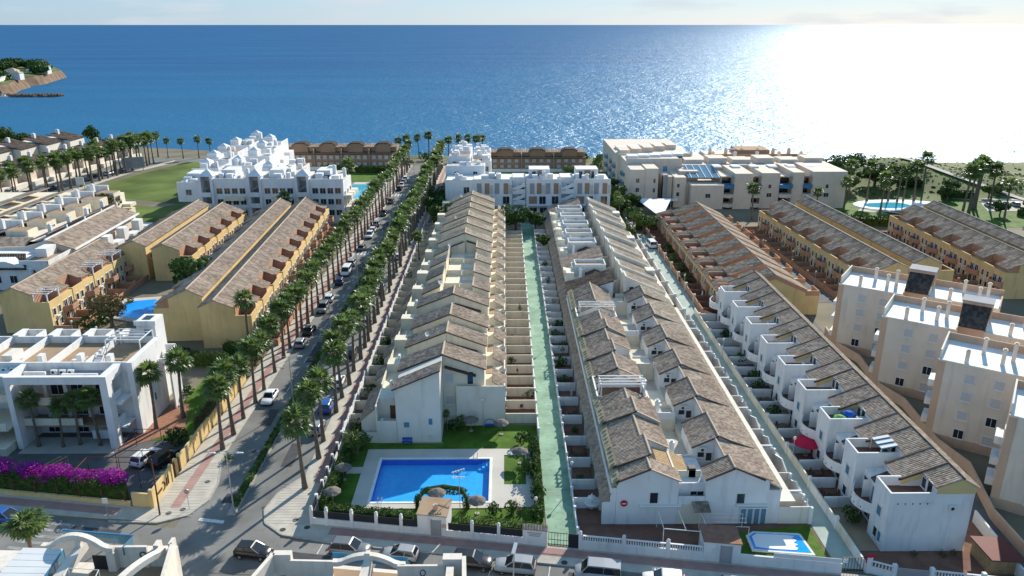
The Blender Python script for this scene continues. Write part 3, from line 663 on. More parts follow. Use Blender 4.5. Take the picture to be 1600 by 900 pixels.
def globe(x, y, label, h=3.2, z=0, group='globe lamps', r=.22):
    t = thing('globe_lamp', label, 'lamp post', (x, y, z), group)
    MB().tube([(x, y, z), (x, y, z + h)], [.06, .04], 6).build('pole', 'metal', t)
    MB().tube_z((x, y, z + h), [(.06, -.02), (r * .8, .08), (r, .24), (r * .8, .40), (.04, .48)], 10).build('globe', 'lampglass', t, smooth=True)
    return t
def sign(x, y, label, kind='round', ang=0, h=2.5):
    t = thing('road_sign', label, 'road sign', (x, y, .14), None); t.rotation_euler = (0, 0, ang); ORG[t] = Vector((0, 0, 0))
    MB().tube([(0, 0, 0), (0, 0, h)], .035, 6).build('pole', 'metal', t)
    if kind == 'round': MB().tube([(0, -.05, h - .1), (0, -.09, h - .1)], .33, 16).build('sign_plate', 'metal', t)
    else: MB().box(-.32, .32, -.09, -.05, h - .7, h).build('sign_plate', 'acwhite', t)
    return t
def table_set(x, y, label, z=.06, m='acwhite', group='table sets in the yards'):
    t = thing('garden_table', label, 'table', (x, y, z), group)
    if 'tset' not in PROTO:
        a = MB().tube_z((0, 0, .70), [(.5, 0), (.52, .02), (.52, .05)], 12).mesh('tabletop', m); b = MB()
        for k in range(4): b.bar((.35 * math.cos(k * 1.571 + .78), .35 * math.sin(k * 1.571 + .78), 0), (.25 * math.cos(k * 1.571 + .78), .25 * math.sin(k * 1.571 + .78), .7), .05)
        c = MB().box(-.22, .22, -.22, .22, .40, .45).box(-.22, .22, .18, .22, .45, .9)
        for sx in (-.2, .2):
            for sy in (-.2, .2): c.bar((sx, sy, 0), (sx, sy, .42), .04)
        PROTO['tset'] = (a, b.mesh('legs', m), c.mesh('garden_chair', m))
    a, b, c = PROTO['tset']; link('tabletop', a, t); link('table_frame', b, t)
    for k in range(3):
        an = k * 2.1 + rnd.uniform(0, 1); o = tag(link('garden_chair', c, None, None, (x + .9 * math.cos(an), y + .9 * math.sin(an), z), an - 1.57), label.replace('table', 'chair') + ', ' + NTH[k] + ' of three', 'chair', 'chairs in the yards')
    return t
# ------------------------------------------------------------------ row A: cream houses between the avenue and the green lane
GA, GB = 'houses of the cream row left of the green lane', 'houses of the white row right of the green lane'
def yardwall_x(par, x0, x1, y, h=1.5, m='cream'):
    return MB().box(x0, x1, y - .08, y + .08, 0, h).build('yard_wall', m, par)
def row_a():
    P = 8.35; Y0 = 99.6
    for k in range(14):
        y = Y0 + P * k; far = k >= 8; big = k < 4 or k >= 8; tp, tcs = (.32, .38) if k < 4 else ((.42, .55) if k < 8 else (.65, .85))
        wm = 'cream'; D = rnd.uniform(4.0, 5.0); dA = rnd.uniform(-.35, .3) if k > 1 else 0; tm = 'tiles' if k < 6 else 'tilespale'
        where = f'{nth(k + 1)} from the big pool' if k < 10 else f'{nth(13 - k)} from the far end'
        # left house
        t = thing('terraced_house', f'cream {"gabled" if big else "stepped"} terraced house facing the avenue, {where}', 'house', (-13.5, y, 0), GA)
        xr, zr, ze = (-8.95, 10.9 + dA, 8.5 + dA) if big else (-11.9 + dA, 9.7 + dA, 8.3 + dA)
        MB().box(-17.8, -8.9, y, y + P - .004, 0, 5.5).build('wall', wm, t)
        MB().xz([(-15, 5.5), (xr, 5.5), (xr, zr), (-15, ze)], y, y + D).build('upper_wall', wm, t)
        tiled(t, (-15.35, y - .2, ze - .1), (-15.35, y + D + .15, ze - .1), (xr + .05, y + D + .15, zr + .08), (xr + .05, y - .2, zr + .08), tm, tp, tcs)
        edge(t, (-15.3, y - .22, ze - .08), (xr, y - .22, zr + .07))
        MB().xz([(-15, 5.5), (xr, 5.5), (xr, zr - 1.5), (-15, ze - 1.3)], y + D, y + P - .55).build('terrace_wall', wm, t)
        MB().xz([(-14.2, ze - 1.9 + .35), (xr - .3, zr - 1.9), (xr - .3, zr - 1.65), (-14.2, ze - 1.3)], y - 1.0, y - .76).build('ledge', 'darkledge', t)
        MB().xz([(-14.8, 5.5), (xr, 5.5), (xr, zr - 2.0), (-14.8, ze - 1.75)], y - .75, y - .56).build('parapet', wm, t)
        tiled(t, (-20.3, y + .4, 2.7), (-20.3, y + 4.9, 2.7), (-17.75, y + 4.9, 4.7), (-17.75, y + .4, 4.7), tm, tp, tcs, name='porch_roof')
        MB().xz([(-20.1, 0), (-17.8, 0), (-17.8, 4.5), (-20.1, 2.6)], y + .42, y + .62).build('porch_wall', wm, t)
        MB().box(-22.5, -17.8, y, y + P, .02, .07).build('yard_floor', 'yardtile', t)
        for q in (0, P / 2): yardwall_x(t, -22.5, -17.82, y + q, 1.6, wm)
        if k < 9:
            for q in range(2): win(t, -16.4 + .01, y - .0, 1.0 + 2.6 * q, 1.0, 1.1, 0)
            win(t, -15.02, y + 2.5, 6.0, 1.2, 1.4, R(-90)); ac(t, -16.4, y + 1.4 + (k % 3), 5.52, R(-90))
        if not big:
            MB().box(-11.9, -8.9, y, y + P, 5.5, 6.5).build('terrace_block', wm, t)
            parapet(t, [(-11.9, y + .1), (-8.9, y + .1)], 6.5, 7.5, .2, wm)
        MB().box(-17.7, -15.6 + .3 * (k % 2), y + 5.6, y + 7.7, 5.5, 6.9 + .4 * (k % 3)).build('roof_box', wm, t); parapet(t, [(-17.7, y + .1), (-17.7, y + 5.5)], 5.5, 6.3, .18, wm)
        if k % 3 == 1: dish(t, -12.0, y + 1, 9.6)
        if k % 2: chimney(t, -16.6, y + 6, 5.5, 1.0, .6, wm)
        # right house
        t = thing('terraced_house', f'cream {"gabled" if big else "stepped"} terraced house facing the green lane, {where}', 'house', (-4, y, 0), GA)
        xl, zl = (-8.9, 10.9 + dA) if big else (-5.9 + dA, 9.7 - dA); ze = 8.7 + (dA if big else -dA)
        MB().box(-8.88, 0, y, y + P - .004, 0, 5.4).build('wall', wm, t)
        MB().xz([(xl, 5.4), (-3, 5.4), (-3, ze), (xl, zl)], y, y + D).build('upper_wall', wm, t)
        tiled(t, (-2.75, y - .2, ze - .05), (-2.75, y + D + .15, ze - .05), (xl - .05, y + D + .15, zl + .08), (xl - .05, y - .2, zl + .08), 'tilespale' if k > 4 else 'tiles', tp, tcs)
        ridge(t, (xl, y - .22, zl + .1), (xl, y + D + .15, zl + .1)); edge(t, (xl, y - .22, zl + .07), (-2.8, y - .22, ze - .05))
        MB().xz([(xl, 5.4), (-3, 5.4), (-3, ze - 1.3), (xl, zl - 1.5)], y + D, y + P - .55).build('terrace_wall', wm, t)
        if big: MB().xz([(xl + .3, zl - 1.9), (-4.2, ze - 1.1), (-4.2, ze - .85), (xl + .3, zl - 1.65)], y - .55, y + .02).build('ledge', 'darkledge', t)
        else:
            MB().box(-8.88, -5.9, y, y + P - .01, 5.4, 6.4).build('terrace_block', wm, t)
            parapet(t, [(-8.8, y + .15), (-5.9, y + .15)], 6.4, 7.4, .2, wm); MB().box(-8.7, -6.0, y + .3, y + 5, 6.4, 6.46).build('terrace_floor', 'deck', t)
        # lean-to along the lane
        MB().xz([(-1.8, 5.3), (0, 5.3), (0, 5.4), (-1.8, 6.5)], y + .3, y + 4.9).build('lean_to_wall', wm, t)
        tiled(t, (.2, y + .1, 5.4), (.2, y + 5.1, 5.4), (-1.85, y + 5.1, 6.6), (-1.85, y + .1, 6.6), 'tilespale' if k > 3 else 'tiles', tp, tcs, name='lean_to_roof')
        parapet(t, [(-.1, y + 5.1), (-.1, y + P)], 5.4, 6.3, .2, wm)
        MB().box(-2.9, -2.0, y + 5.2, y + P - .4, 5.4, 5.46).build('terrace_floor', 'terrace', t)
        MB().box(0, 4.5, y, y + P, .02, .07).build('yard_floor', 'yardtile', t)
        for q in (0, P / 2): yardwall_x(t, 0.02, 4.5, y + q, 1.55, 'cream')
        for q in range(2):
            door(t, .01, y + 2 + 4.1 * q, .07, 1.0, 2.1, R(90)); win(t, .01, y + 3.4 + 4.1 * q, 1.0, 1.1, 1.1, R(90)); win(t, .01, y + 2.4 + 4.1 * q, 3.6, 1.1, 1.2, R(90))
        if k % 4 == 2: ac(t, -3.0, y + 6.4, 5.5, 0)
    # end house by the pool
    y = 94.0
    t = thing('terraced_house', 'pale end house with blank gable wall rising beside the big pool', 'house', (-13.5, y, 0), GA)
    MB().box(-17.8, -14.95, y, 99.6, 0, 2.6).build('annex_wall', 'pale', t)
    MB().box(-17.8, -17.62, y + .0, 99.6, 2.6, 5.7).box(-17.62, -14.95, y + 2.4, 99.6, 2.6, 5.7).build('annex_wall', 'pale', t)
    MB().box(-17.62, -14.95, y + .0, y + .18, 2.6, 3.4).build('parapet', 'pale', t)
    MB().xz([(-15, 0), (-8.9, 0), (-8.9, 10.9), (-15, 8.3)], y, 99.58).build('wall', 'pale', t)
    tiled(t, (-15.4, y - .15, 8.2), (-15.4, y + 3.2, 8.2), (-8.8, y + 3.2, 11.05), (-8.8, y - .15, 11.05), 'tiles', .32, .38)
    edge(t, (-15.4, y - .2, 8.2), (-8.8, y - .2, 11.05))
    tiled(t, (-20.2, y + .9, 3.0), (-20.2, y + 5.2, 3.0), (-17.7, y + 5.2, 5.2), (-17.7, y + .9, 5.2), 'tiles', .32, .38, name='porch_roof')
    MB().xz([(-20.0, 0), (-17.8, 0), (-17.8, 5.0), (-20.0, 3.0)], y + .95, y + 1.1).build('porch_wall', 'pale', t)
    door(t, -15.6, y + 2.38, 2.6, .9, 2.0, 0); ac(t, -16.9, y + .6, 2.75, R(-90))
    MB().box(-15, -8.7, y - .14, y - .004, 0, .18).build('plinth', 'kerb', t)
    MB().box(-22.5, -17.8, y, y + 5.6, .02, .07).build('yard_floor', 'yardtile', t); yardwall_x(t, -22.5, -17.8, y + .1, 1.6, 'pale')
    t = thing('terraced_house', 'low cream end house with shuttered windows in the recess beside the lawn', 'house', (-4, 98.8, 0), GA)
    MB().box(-7.0, .0, 98.8, 99.59, 0, 5.6).box(-.2, .0, 98.8, 99.6, 5.6, 6.4).build('wall', 'pale', t)
    MB().box(-7.0, -.2, 98.8, 98.98, 5.6, 6.3).build('parapet', 'pale', t)
    for z in (3.1, 6.6): win(t, -8.0, 99.6, z, 1.1, 1.3, 0, 'shutter')
    win(t, -5.0, 99.6, 6.3, .8, 1.9, 0); MB().box(-8.85, -7.0, 99.3, 99.6, 0, 2.0).build('low_wall', 'pale', t)
    # notices and pipe painted blue on the gable wall
    for x, z, w, h in ((-13.6, 2.5, .7, .75), (-10.3, 2.9, .5, .9)):
        o = tag(MB().box(x - w / 2, x + w / 2, 93.93, 93.985, z, z + h).build('wall_notice', 'glassblue'), 'small pale blue notice board fixed on the blank gable wall, ' + ('left one' if x < -12 else 'right one'), 'notice')
    b = tag(MB().box(-14.3, -12.9, 93.5, 93.9, .42, .48).box(-14.3, -12.9, 93.86, 93.92, .6, .95).box(-14.2, -14.1, 93.55, 93.9, .05, .42).box(-13.1, -13, 93.55, 93.9, .05, .42).build('bench', 'bluecloth'), 'blue slatted bench standing against the blank gable wall', 'bench')
    w2 = MB(); w2.tube([(-10.4 + .3 * math.cos(a * .5236), 93.9, 1.1 + .3 * math.sin(a * .5236)) for a in range(13)], .06, 6, False)
    tag(w2.build('lifebuoy', 'acwhite'), 'pale ring lifebuoy hanging low on the blank gable wall', 'lifebuoy')
    # party wall to the pavement with pointed tops, and lane wall
    t = thing('garden_wall', 'long white garden wall with scalloped top along the avenue pavement', 'wall', (-22.6, 94, 0))
    MB().box(-22.72, -22.55, 94, 214, 0, 1.3).build('wall_base', 'white', t)
    for k in range(29):
        y = 94 + k * 4.14
        MB().yz([(y, 1.3), (y + 3.9, 1.3), (y + 3.9, 1.7), (y + 2.6, 1.9), (y + 1.9, 2.5), (y + 1.2, 1.9), (y, 1.7)], -22.70, -22.57).build('scalloped_panel', 'white', t)
    t = thing('garden_wall', 'long white garden wall on the left side of the green lane', 'wall', (4.6, 73, 0))
    MB().box(4.52, 4.68, 94.3, 215, 0, 1.6).build('wall_base', 'white', t)
    for k in range(29): MB().box(4.45, 4.75, 94.5 + k * 4.14, 94.9 + k * 4.14, 0, 1.95).build('pier', 'white', t)
row_a()
# ------------------------------------------------------------------ row B
SEG = [(75.4, 78.0, 'full', 0.0), (78.0, 82.6, 'half', .35), (82.6, 88.2, 'full', .1), (88.2, 92.2, 'full', .5), (92.2, 95.6, 'full', .1), (95.6, 102.3, 'pergola', 0), (102.3, 108.0, 'full', .1), (108.0, 112.4, 'half', .4), (112.4, 117.4, 'full', .2), (117.4, 121.4, 'full', .5), (121.4, 126.4, 'full', .1), (126.4, 131, 'pergola', 0), (131, 136, 'full', .2), (136, 141, 'full', .2)]
def row_b():
    for k, (y0, y1, kind, dz) in enumerate(SEG):
        look = {'full': 'white house with full tiled gable', 'half': 'white house with half roof and rear terrace', 'pergola': 'white flat roofed house with pergola terrace'}[kind]
        t = thing('terraced_house', f'{look}, {nth(k)} from the street beside the green lane', 'house', (16, y0, 0), GB)
        ze, zr, xr = 5.7 + dz, 7.35 + dz, 16.4 + (.45 if dz > .3 else 0); near = y1 < 100; p, c = (.30, .36) if y0 < 100 else (.40, .5)
        ch = 'cream' if k % 2 else 'white'
        if kind == 'pergola':
            MB().box(12.7, 19.8, y0, y1 - .004, 0, 5.2).build('wall', 'white', t)
            parapet(t, [(12.8, y0 + .1), (19.7, y0 + .1), (19.7, y1 - .1), (12.8, y1 - .1)], 5.2, 6.2, .2, 'white', closed=True)
            MB().box(13, 19.5, y0 + .3, y1 - .3, 5.2, 5.26).build('terrace_floor', 'yardtile', t)
            yb = y0 + 3.0; pts = [(13.3, y0 + .3), (19.3, y0 + .3), (19.3, yb), (13.3, yb)]
            for (px, py) in pts: MB().box(px - .09, px + .09, py - .09, py + .09, 5.2, 7.9).build('pergola_post', 'frame', t)
            for j in range(4): MB().box(13.1, 19.5, y0 + .22 + j * .9, y0 + .36 + j * .9, 7.9, 8.02).build('pergola_beam', 'frame', t)
            for px in (13.2, 19.2): MB().box(px, px + .14, y0 + .2, yb + .1, 7.76, 7.89).build('pergola_beam', 'frame', t)
            MB().xz([(12.7, 5.2), (19.8, 5.2), (19.8, 6.0), (16.4, 7.2), (12.7, 5.8)], y1 - 1.9, y1 - .01).build('gable_wall', 'white', t)
            tiled(t, (12.5, y1 - 2.1, 5.75), (12.5, y1, 5.75), (16.4, y1, 7.4), (16.4, y1 - 2.1, 7.4), 'tiles', p, c)
            tiled(t, (19.9, y1 - 2.1, 6.0), (19.9, y1, 6.0), (16.4, y1, 7.4), (16.4, y1 - 2.1, 7.4), 'tiles', p, c)
        else:
            x1 = 19.8 if kind == 'full' else xr
            prof = [(12.7, 0), (x1, 0), (x1, ze + .15 if kind == 'full' else zr), (xr, zr), (12.7, ze)] if kind == 'full' else [(12.7, 0), (xr, 0), (xr, zr), (12.7, ze)]
            MB().xz(prof, y0, y1 - .004).build('wall', 'white', t)
            tiled(t, (12.45, y0 - .12, ze), (12.45, y1, ze), (xr, y1, zr + .1), (xr, y0 - .12, zr + .1), 'tiles', p, c)
            if kind == 'full': tiled(t, (20.05, y0 - .12, ze + .1), (20.05, y1, ze + .1), (xr, y1, zr + .1), (xr, y0 - .12, zr + .1), 'tiles', p, c)
            else:
                MB().box(xr, 19.8, y0, y1 - .004, 0, 5.0).build('rear_wall', 'cream', t); parapet(t, [(19.7, y0), (19.7, y1)], 5.0, 5.8, .2, 'cream')
                MB().box(xr + .1, 19.6, y0 + .02, y1 - .02, 5.0, 5.06).build('terrace_floor', 'cream', t)
            ridge(t, (xr, y0 - .1, zr + .13), (xr, y1, zr + .13)); edge(t, (12.5, y0 - .14, ze), (xr, y0 - .14, zr + .1), 'darkledge')
            if kind == 'full': edge(t, (xr, y0 - .14, zr + .1), (20.0, y0 - .14, ze + .1), 'ridge')
        MB().xz([(12.1, 5.1 + dz), (12.7, 5.15 + dz), (13.0, 5.85 + dz), (13.0, 6.13 + dz), (12.1, 5.55 + dz)], y0, y1).build('eave_cornice', 'lichen', t)
        for j in range(max(1, int((y1 - y0) / .9))): MB().bar((12.35, y0 + .4 + j * .9, 5.72 + dz), (12.8, y0 + .4 + j * .9, 6.06 + dz), .14, .1).build('cornice_block', 'lichen', t)
        MB().box(12.0, 12.1, y0, y1, 4.9, 5.1).build('gutter', 'white', t)
        tiled(t, (10.95, y0, 3.1), (10.95, y1, 3.1), (12.05, y1, 4.2), (12.05, y0, 4.2), 'tiles', p, c, name='porch_roof')
        MB().box(12.0, 12.68, y0 + .02, y1 - .02, 3.0, 4.9).build('porch_wall', 'white', t)
        MB().box(11.1, 12.68, y0 + .1, y0 + .25, 0, 3.0).build('porch_pier', 'white', t)
        MB().box(8.3, 11.1, y0, y1, .02, .07).build('yard_floor', 'yardtile', t)
        for q in (78.6, 82.5, 87.6, 93.1, 99.1, 104.8, 109.7, 114.7, 119.6, 124.5, 129, 133.5, 138):
            if y0 <= q < y1: yardwall_x(t, 8.2, 11.1, q, 1.5, 'white')
        door(t, 12.72, y0 + 1.0, .07, 1, 2.1, R(-90))
        # patio between the columns
        pz = 2.7 if k % 3 == 0 else (4.5 if k % 3 == 1 else 3.8); MB().box(19.82, 22.95, y0, y1 - .01, 0, pz).build('patio_block', 'cream', t)
        MB().box(19.85, 22.9, y0, y0 + .16, pz, pz + 1.0).build('patio_wall', ch, t)
        MB().box(20.0, 22.8, y0 + .3, y1 - .2, pz, pz + .05).build('patio_floor', 'cream' if k % 2 else 'deck', t)
        if k % 3 == 0 and k: ac(t, 21.2, y0 + .0, 2.0, 0)
        if k in (2, 4, 6): chimney(t, 20.6, y0 + 1, pz, 2.2, .55, 'white')
    segr = [(75.4, 78.0, 'full'), (78.0, 82.5, 'half'), (82.5, 88.4, 'full'), (88.4, 93.4, 'half'), (93.4, 99.0, 'full'), (99, 103.4, 'half'), (103.4, 109, 'full'), (109, 113.6, 'half'), (113.6, 119.2, 'full'), (119.2, 124, 'half'), (124, 129.6, 'full'), (129.6, 134.4, 'half'), (134.4, 139.5, 'full')]
    for k, (y0, y1, kind) in enumerate(segr):
        t = thing('terraced_house', f'white house with {"windowed white gable" if kind == "full" else "sunken roof terrace"}, {nth(k)} from the street beside right corridor', 'house', (26, y0, 0), GB)
        xr, zr, ze = (26.0, 7.4, 5.9) if kind == 'full' else (25.6, 7.1, 5.8); p, c = (.30, .36) if y0 < 96 else (.40, .5)
        xl = 23.0 if kind == 'full' else xr
        if kind == 'full':
            MB().xz([(22.97, 0), (30.2, 0), (30.2, ze), (xr, zr), (22.97, ze + .1)], y0, y1 - .004).build('wall', 'white', t)
            tiled(t, (22.75, y0 - .12, ze + .05), (22.75, y1, ze + .05), (xr, y1, zr + .1), (xr, y0 - .12, zr + .1), 'tiles', p, c)
            edge(t, (22.75, y0 - .14, ze + .05), (xr, y0 - .14, zr + .1)); edge(t, (22.78, y1, ze + .1), (xr, y1, zr + .15))
            if k: 
                win(t, 24.0, y0, 4.6, .8, .7, 0); win(t, 25.0, y0, 4.1, .7, 1.1, 0); ac(t, 24.2, y0 - .02, 5.45, 0)
        else:
            MB().xz([(xr, 0), (30.2, 0), (30.2, ze), (xr, zr)], y0, y1 - .004).build('wall', 'white', t)
            MB().box(22.97, xr - .004, y0, y1 - .004, 0, 3.7).build('terrace_block', 'white' if k < 2 else 'cream', t)
            MB().box(22.97, xr - .01, y0 + .05, y0 + .22, 3.7, 4.7).build('parapet', 'cream', t)
            MB().box(23.1, xr - .1, y0 + .3, y1 - .1, 3.7, 3.76).build('terrace_floor', 'deck', t)
        tiled(t, (30.5, y0 - .06, ze - .1), (30.5, y1, ze - .1), (xr, y1, zr + .1), (xr, y0 - .06, zr + .1), 'tiles' if k < 9 else 'tilespale', p, c)
        ridge(t, (xr, y0 - .1, zr + .13), (xr, y1, zr + .13)); edge(t, (xr + .2, y0 - .08, zr + .05), (30.3 if kind == 'half' else 29.6, y0 - .08, ze), 'darkledge')
        tiled(t, (31.7, y0, 4.7), (31.7, y1, 4.7), (30.15, y1, 5.6), (30.15, y0, 5.6), 'tilespale', p, c, name='lower_roof')
        MB().box(30.2, 31.6, y0, y1 - .01, 0, 4.5).build('porch_block', 'white', t)
        MB().box(31.62, 31.8, y0 + .3, y1 - .5, 4.2, 4.42 + .1 * (k % 2)).build('eave_ledge', 'pale', t)
        MB().box(31.6, 35.3, y0, y1, .02, .07).build('yard_floor', 'yardtile', t)
        yardwall_x(t, 31.6, 35.3, y0, 2.3, 'pale')
        MB().box(31.6, 33.4, y0, y1 - .02, 2.9, 3.05).build('porch_slab', 'pale', t)
        MB().yz([(y0 + .1, 0), (y1 - .1, 0), (y1 - .1, 1.5), (y1 - 1.2, 1.9), ((y0 + y1) / 2, 2.5), (y0 + 1.2, 1.9), (y0 + .1, 1.5)], 35.24, 35.42).build('front_wall', 'white', t)
        MB().box(35.1, 35.55, y0 - .2, y0 + .2, 0, 2.2).build('gate_pier', 'white', t)
        door(t, 31.62, y0 + 1.5, .07, 1, 2.1, R(90))
        if k % 2: MB().box(33.2, 35.2, y0 + .25, y0 + .5, 2.3, 2.5).build('door_canopy', 'white', t)
    # far ends
    k = 0; y = 141.2
    for k in range(9):
        P = 8.6; y1 = y + P; brown = k in (0, 2, 8)
        t = thing('terraced_house', ('white house with broad brown roof slope' if brown else 'white flat roofed house with roof terraces') + f', {nth(8 - k)} from far end beside the green lane', 'house', (16, y, 0), GB)
        if brown:
            MB().xz([(12.5, 0), (21, 0), (21, 7.8), (12.5, 5.2)], y, y1 - 1.5).build('wall', 'white', t)
            tiled(t, (12.2, y - .2, 5.2), (12.2, y1 - 1.2, 5.2), (21.1, y1 - 1.2, 8.0), (21.1, y - .2, 8.0), 'tilesdark' if k == 0 else 'tiles', .7, 1.0)
            MB().box(12.5, 21, y1 - 1.5, y1 - .004, 0, 5).build('rear_wall', 'white', t)
        else:
            MB().box(12.5, 21.4, y, y1 - .004, 0, 5.4).build('wall', 'pale', t)
            MB().box(14.6 - .6 * (k % 3), 21.0, y + 2.6, y + 6.4, 5.4, 7.2).build('roof_room', 'pale' if k % 2 else 'white', t); MB().box(12.6, 14.2, y + .2, y + 2.4, 5.4, 6.4 + .3 * (k % 3)).build('roof_box', 'cream', t); MB().box(15.2, 20.4, y + 3.0, y + 6.0, 7.2, 7.26).build('terrace_floor', ['deck', 'terrace', 'roofgrey'][k % 3], t)
            parapet(t, [(14.7, y + 2.6), (20.9, y + 2.6), (20.9, y + 6.4), (14.7, y + 6.4)], 7.2, 7.8, .2, 'white', closed=True)
            tiled(t, (16.6, y + .6, 5.9), (16.6, y + 2.5, 5.9), (18.6, y + 2.5, 6.8), (18.6, y + .6, 6.8), 'tilesdark', .7, 1.0)
            tiled(t, (20.8, y + .6, 5.9), (20.8, y + 2.5, 5.9), (18.6, y + 2.5, 6.8), (18.6, y + .6, 6.8), 'tilesdark', .7, 1.0)
            MB().xz([(16.7, 5.4), (20.7, 5.4), (20.7, 5.8), (18.6, 6.7), (16.7, 5.8)], y + .7, y + 2.4).build('gable_wall', 'white', t)
            MB().box(12.5, 14.4, y + 2.8, y + 6, 5.4, 5.5).build('terrace_floor', 'terrace', t); chimney(t, 15.6, y + 1.6, 5.4, 1.6, .6, 'white')
            win(t, 17.5, y + 2.55, 5.6, 1.4, 1.2, 0) if k > 99 else None
        tiled(t, (10.9, y, 3.0), (10.9, y1, 3.0), (12.6, y1, 4.6), (12.6, y, 4.6), 'tiles', .6, .8, name='porch_roof')
        MB().box(8.3, 11.1, y, y1, .02, .07).build('yard_floor', 'yardtile', t)
        for q in (0, P / 2): yardwall_x(t, 8.2, 11.1, y + q, 1.55, 'white')
        MB().box(21.5, 23.4, y, y + .2, 0, 5.2).build('court_wall', 'pale', t); MB().box(21.5, 23.4, y + .3, y1, 2.2, 2.3).build('court_floor', 'yardtile', t)
        t2 = thing('terraced_house', f'pale house with one long roof slope, {nth(8 - k)} from far end beside right corridor', 'house', (27, y, 0), GB)
        for h in range(2):
            ya = y + h * P / 2; yb = ya + P / 2; dz = (.55, -.15, .25, -.3)[(2 * k + h) % 4]; yc = yb - (1.1 if h else .5)
            MB().xz([(23.5, 0), (31, 0), (31, 4.9 + dz), (23.5, 7.9 + dz)], ya, yc).box(24.2, 30.5, yc, yb - .004, 0, 4.4).build('wall', 'pale', t2)
            tiled(t2, (31.4, ya + .1, 4.85 + dz), (31.4, yc + .1, 4.85 + dz), (23.7, yc + .1, 8.05 + dz), (23.7, ya + .1, 8.05 + dz), 'tilespale', .55, .8)
            MB().bar((23.5, ya + .1, 8.05 + dz), (23.5, yc, 8.05 + dz), .3, .45).build('parapet', 'pale', t2)
            MB().xz([(23.5, 7.3 + dz), (31.3, 4.3 + dz), (31.3, 5.0 + dz), (23.5, 8.25 + dz)], ya - .12, ya + .1).build('fire_wall', 'pale', t2)
        MB().box(31.1, 33.2, y, y1 - .01, 0, 2.9).build('porch_block', 'pale', t2); win(t2, 24.6, y, 6.0, .8, .7, 0); ac(t2, 25.5, y - .1, 5.6, 0)
        if k % 3 == 1: MB().box(29.6, 31.4, y + 3, y + 5.6, 5.2, 6.3).build('roof_terrace', 'pale', t2)
        MB().box(33.2, 35.3, y, y1, .02, .07).build('yard_floor', 'yardtile', t2); yardwall_x(t2, 33.2, 35.3, y, 2.0, 'pale')
        MB().box(35.24, 35.42, y, y1 - .1, 0, 1.7).build('front_wall', 'white', t2); MB().box(35.1, 35.6, y - .2, y + .25, 0, 2.2).build('gate_pier', 'white', t2)
        y = y1
    t = thing('garden_wall', 'long white garden wall on the right side of the green lane', 'wall', (8.1, 73, 0))
    MB().box(8.07, 8.22, 72.0, 215, 0, 1.05).build('wall_base', 'white', t)
    for k in range(36): MB().box(7.99, 8.3, 73 + k * 4.0, 73.3 + k * 4.0, 0, 1.35).build('pier', 'white', t)
row_b()
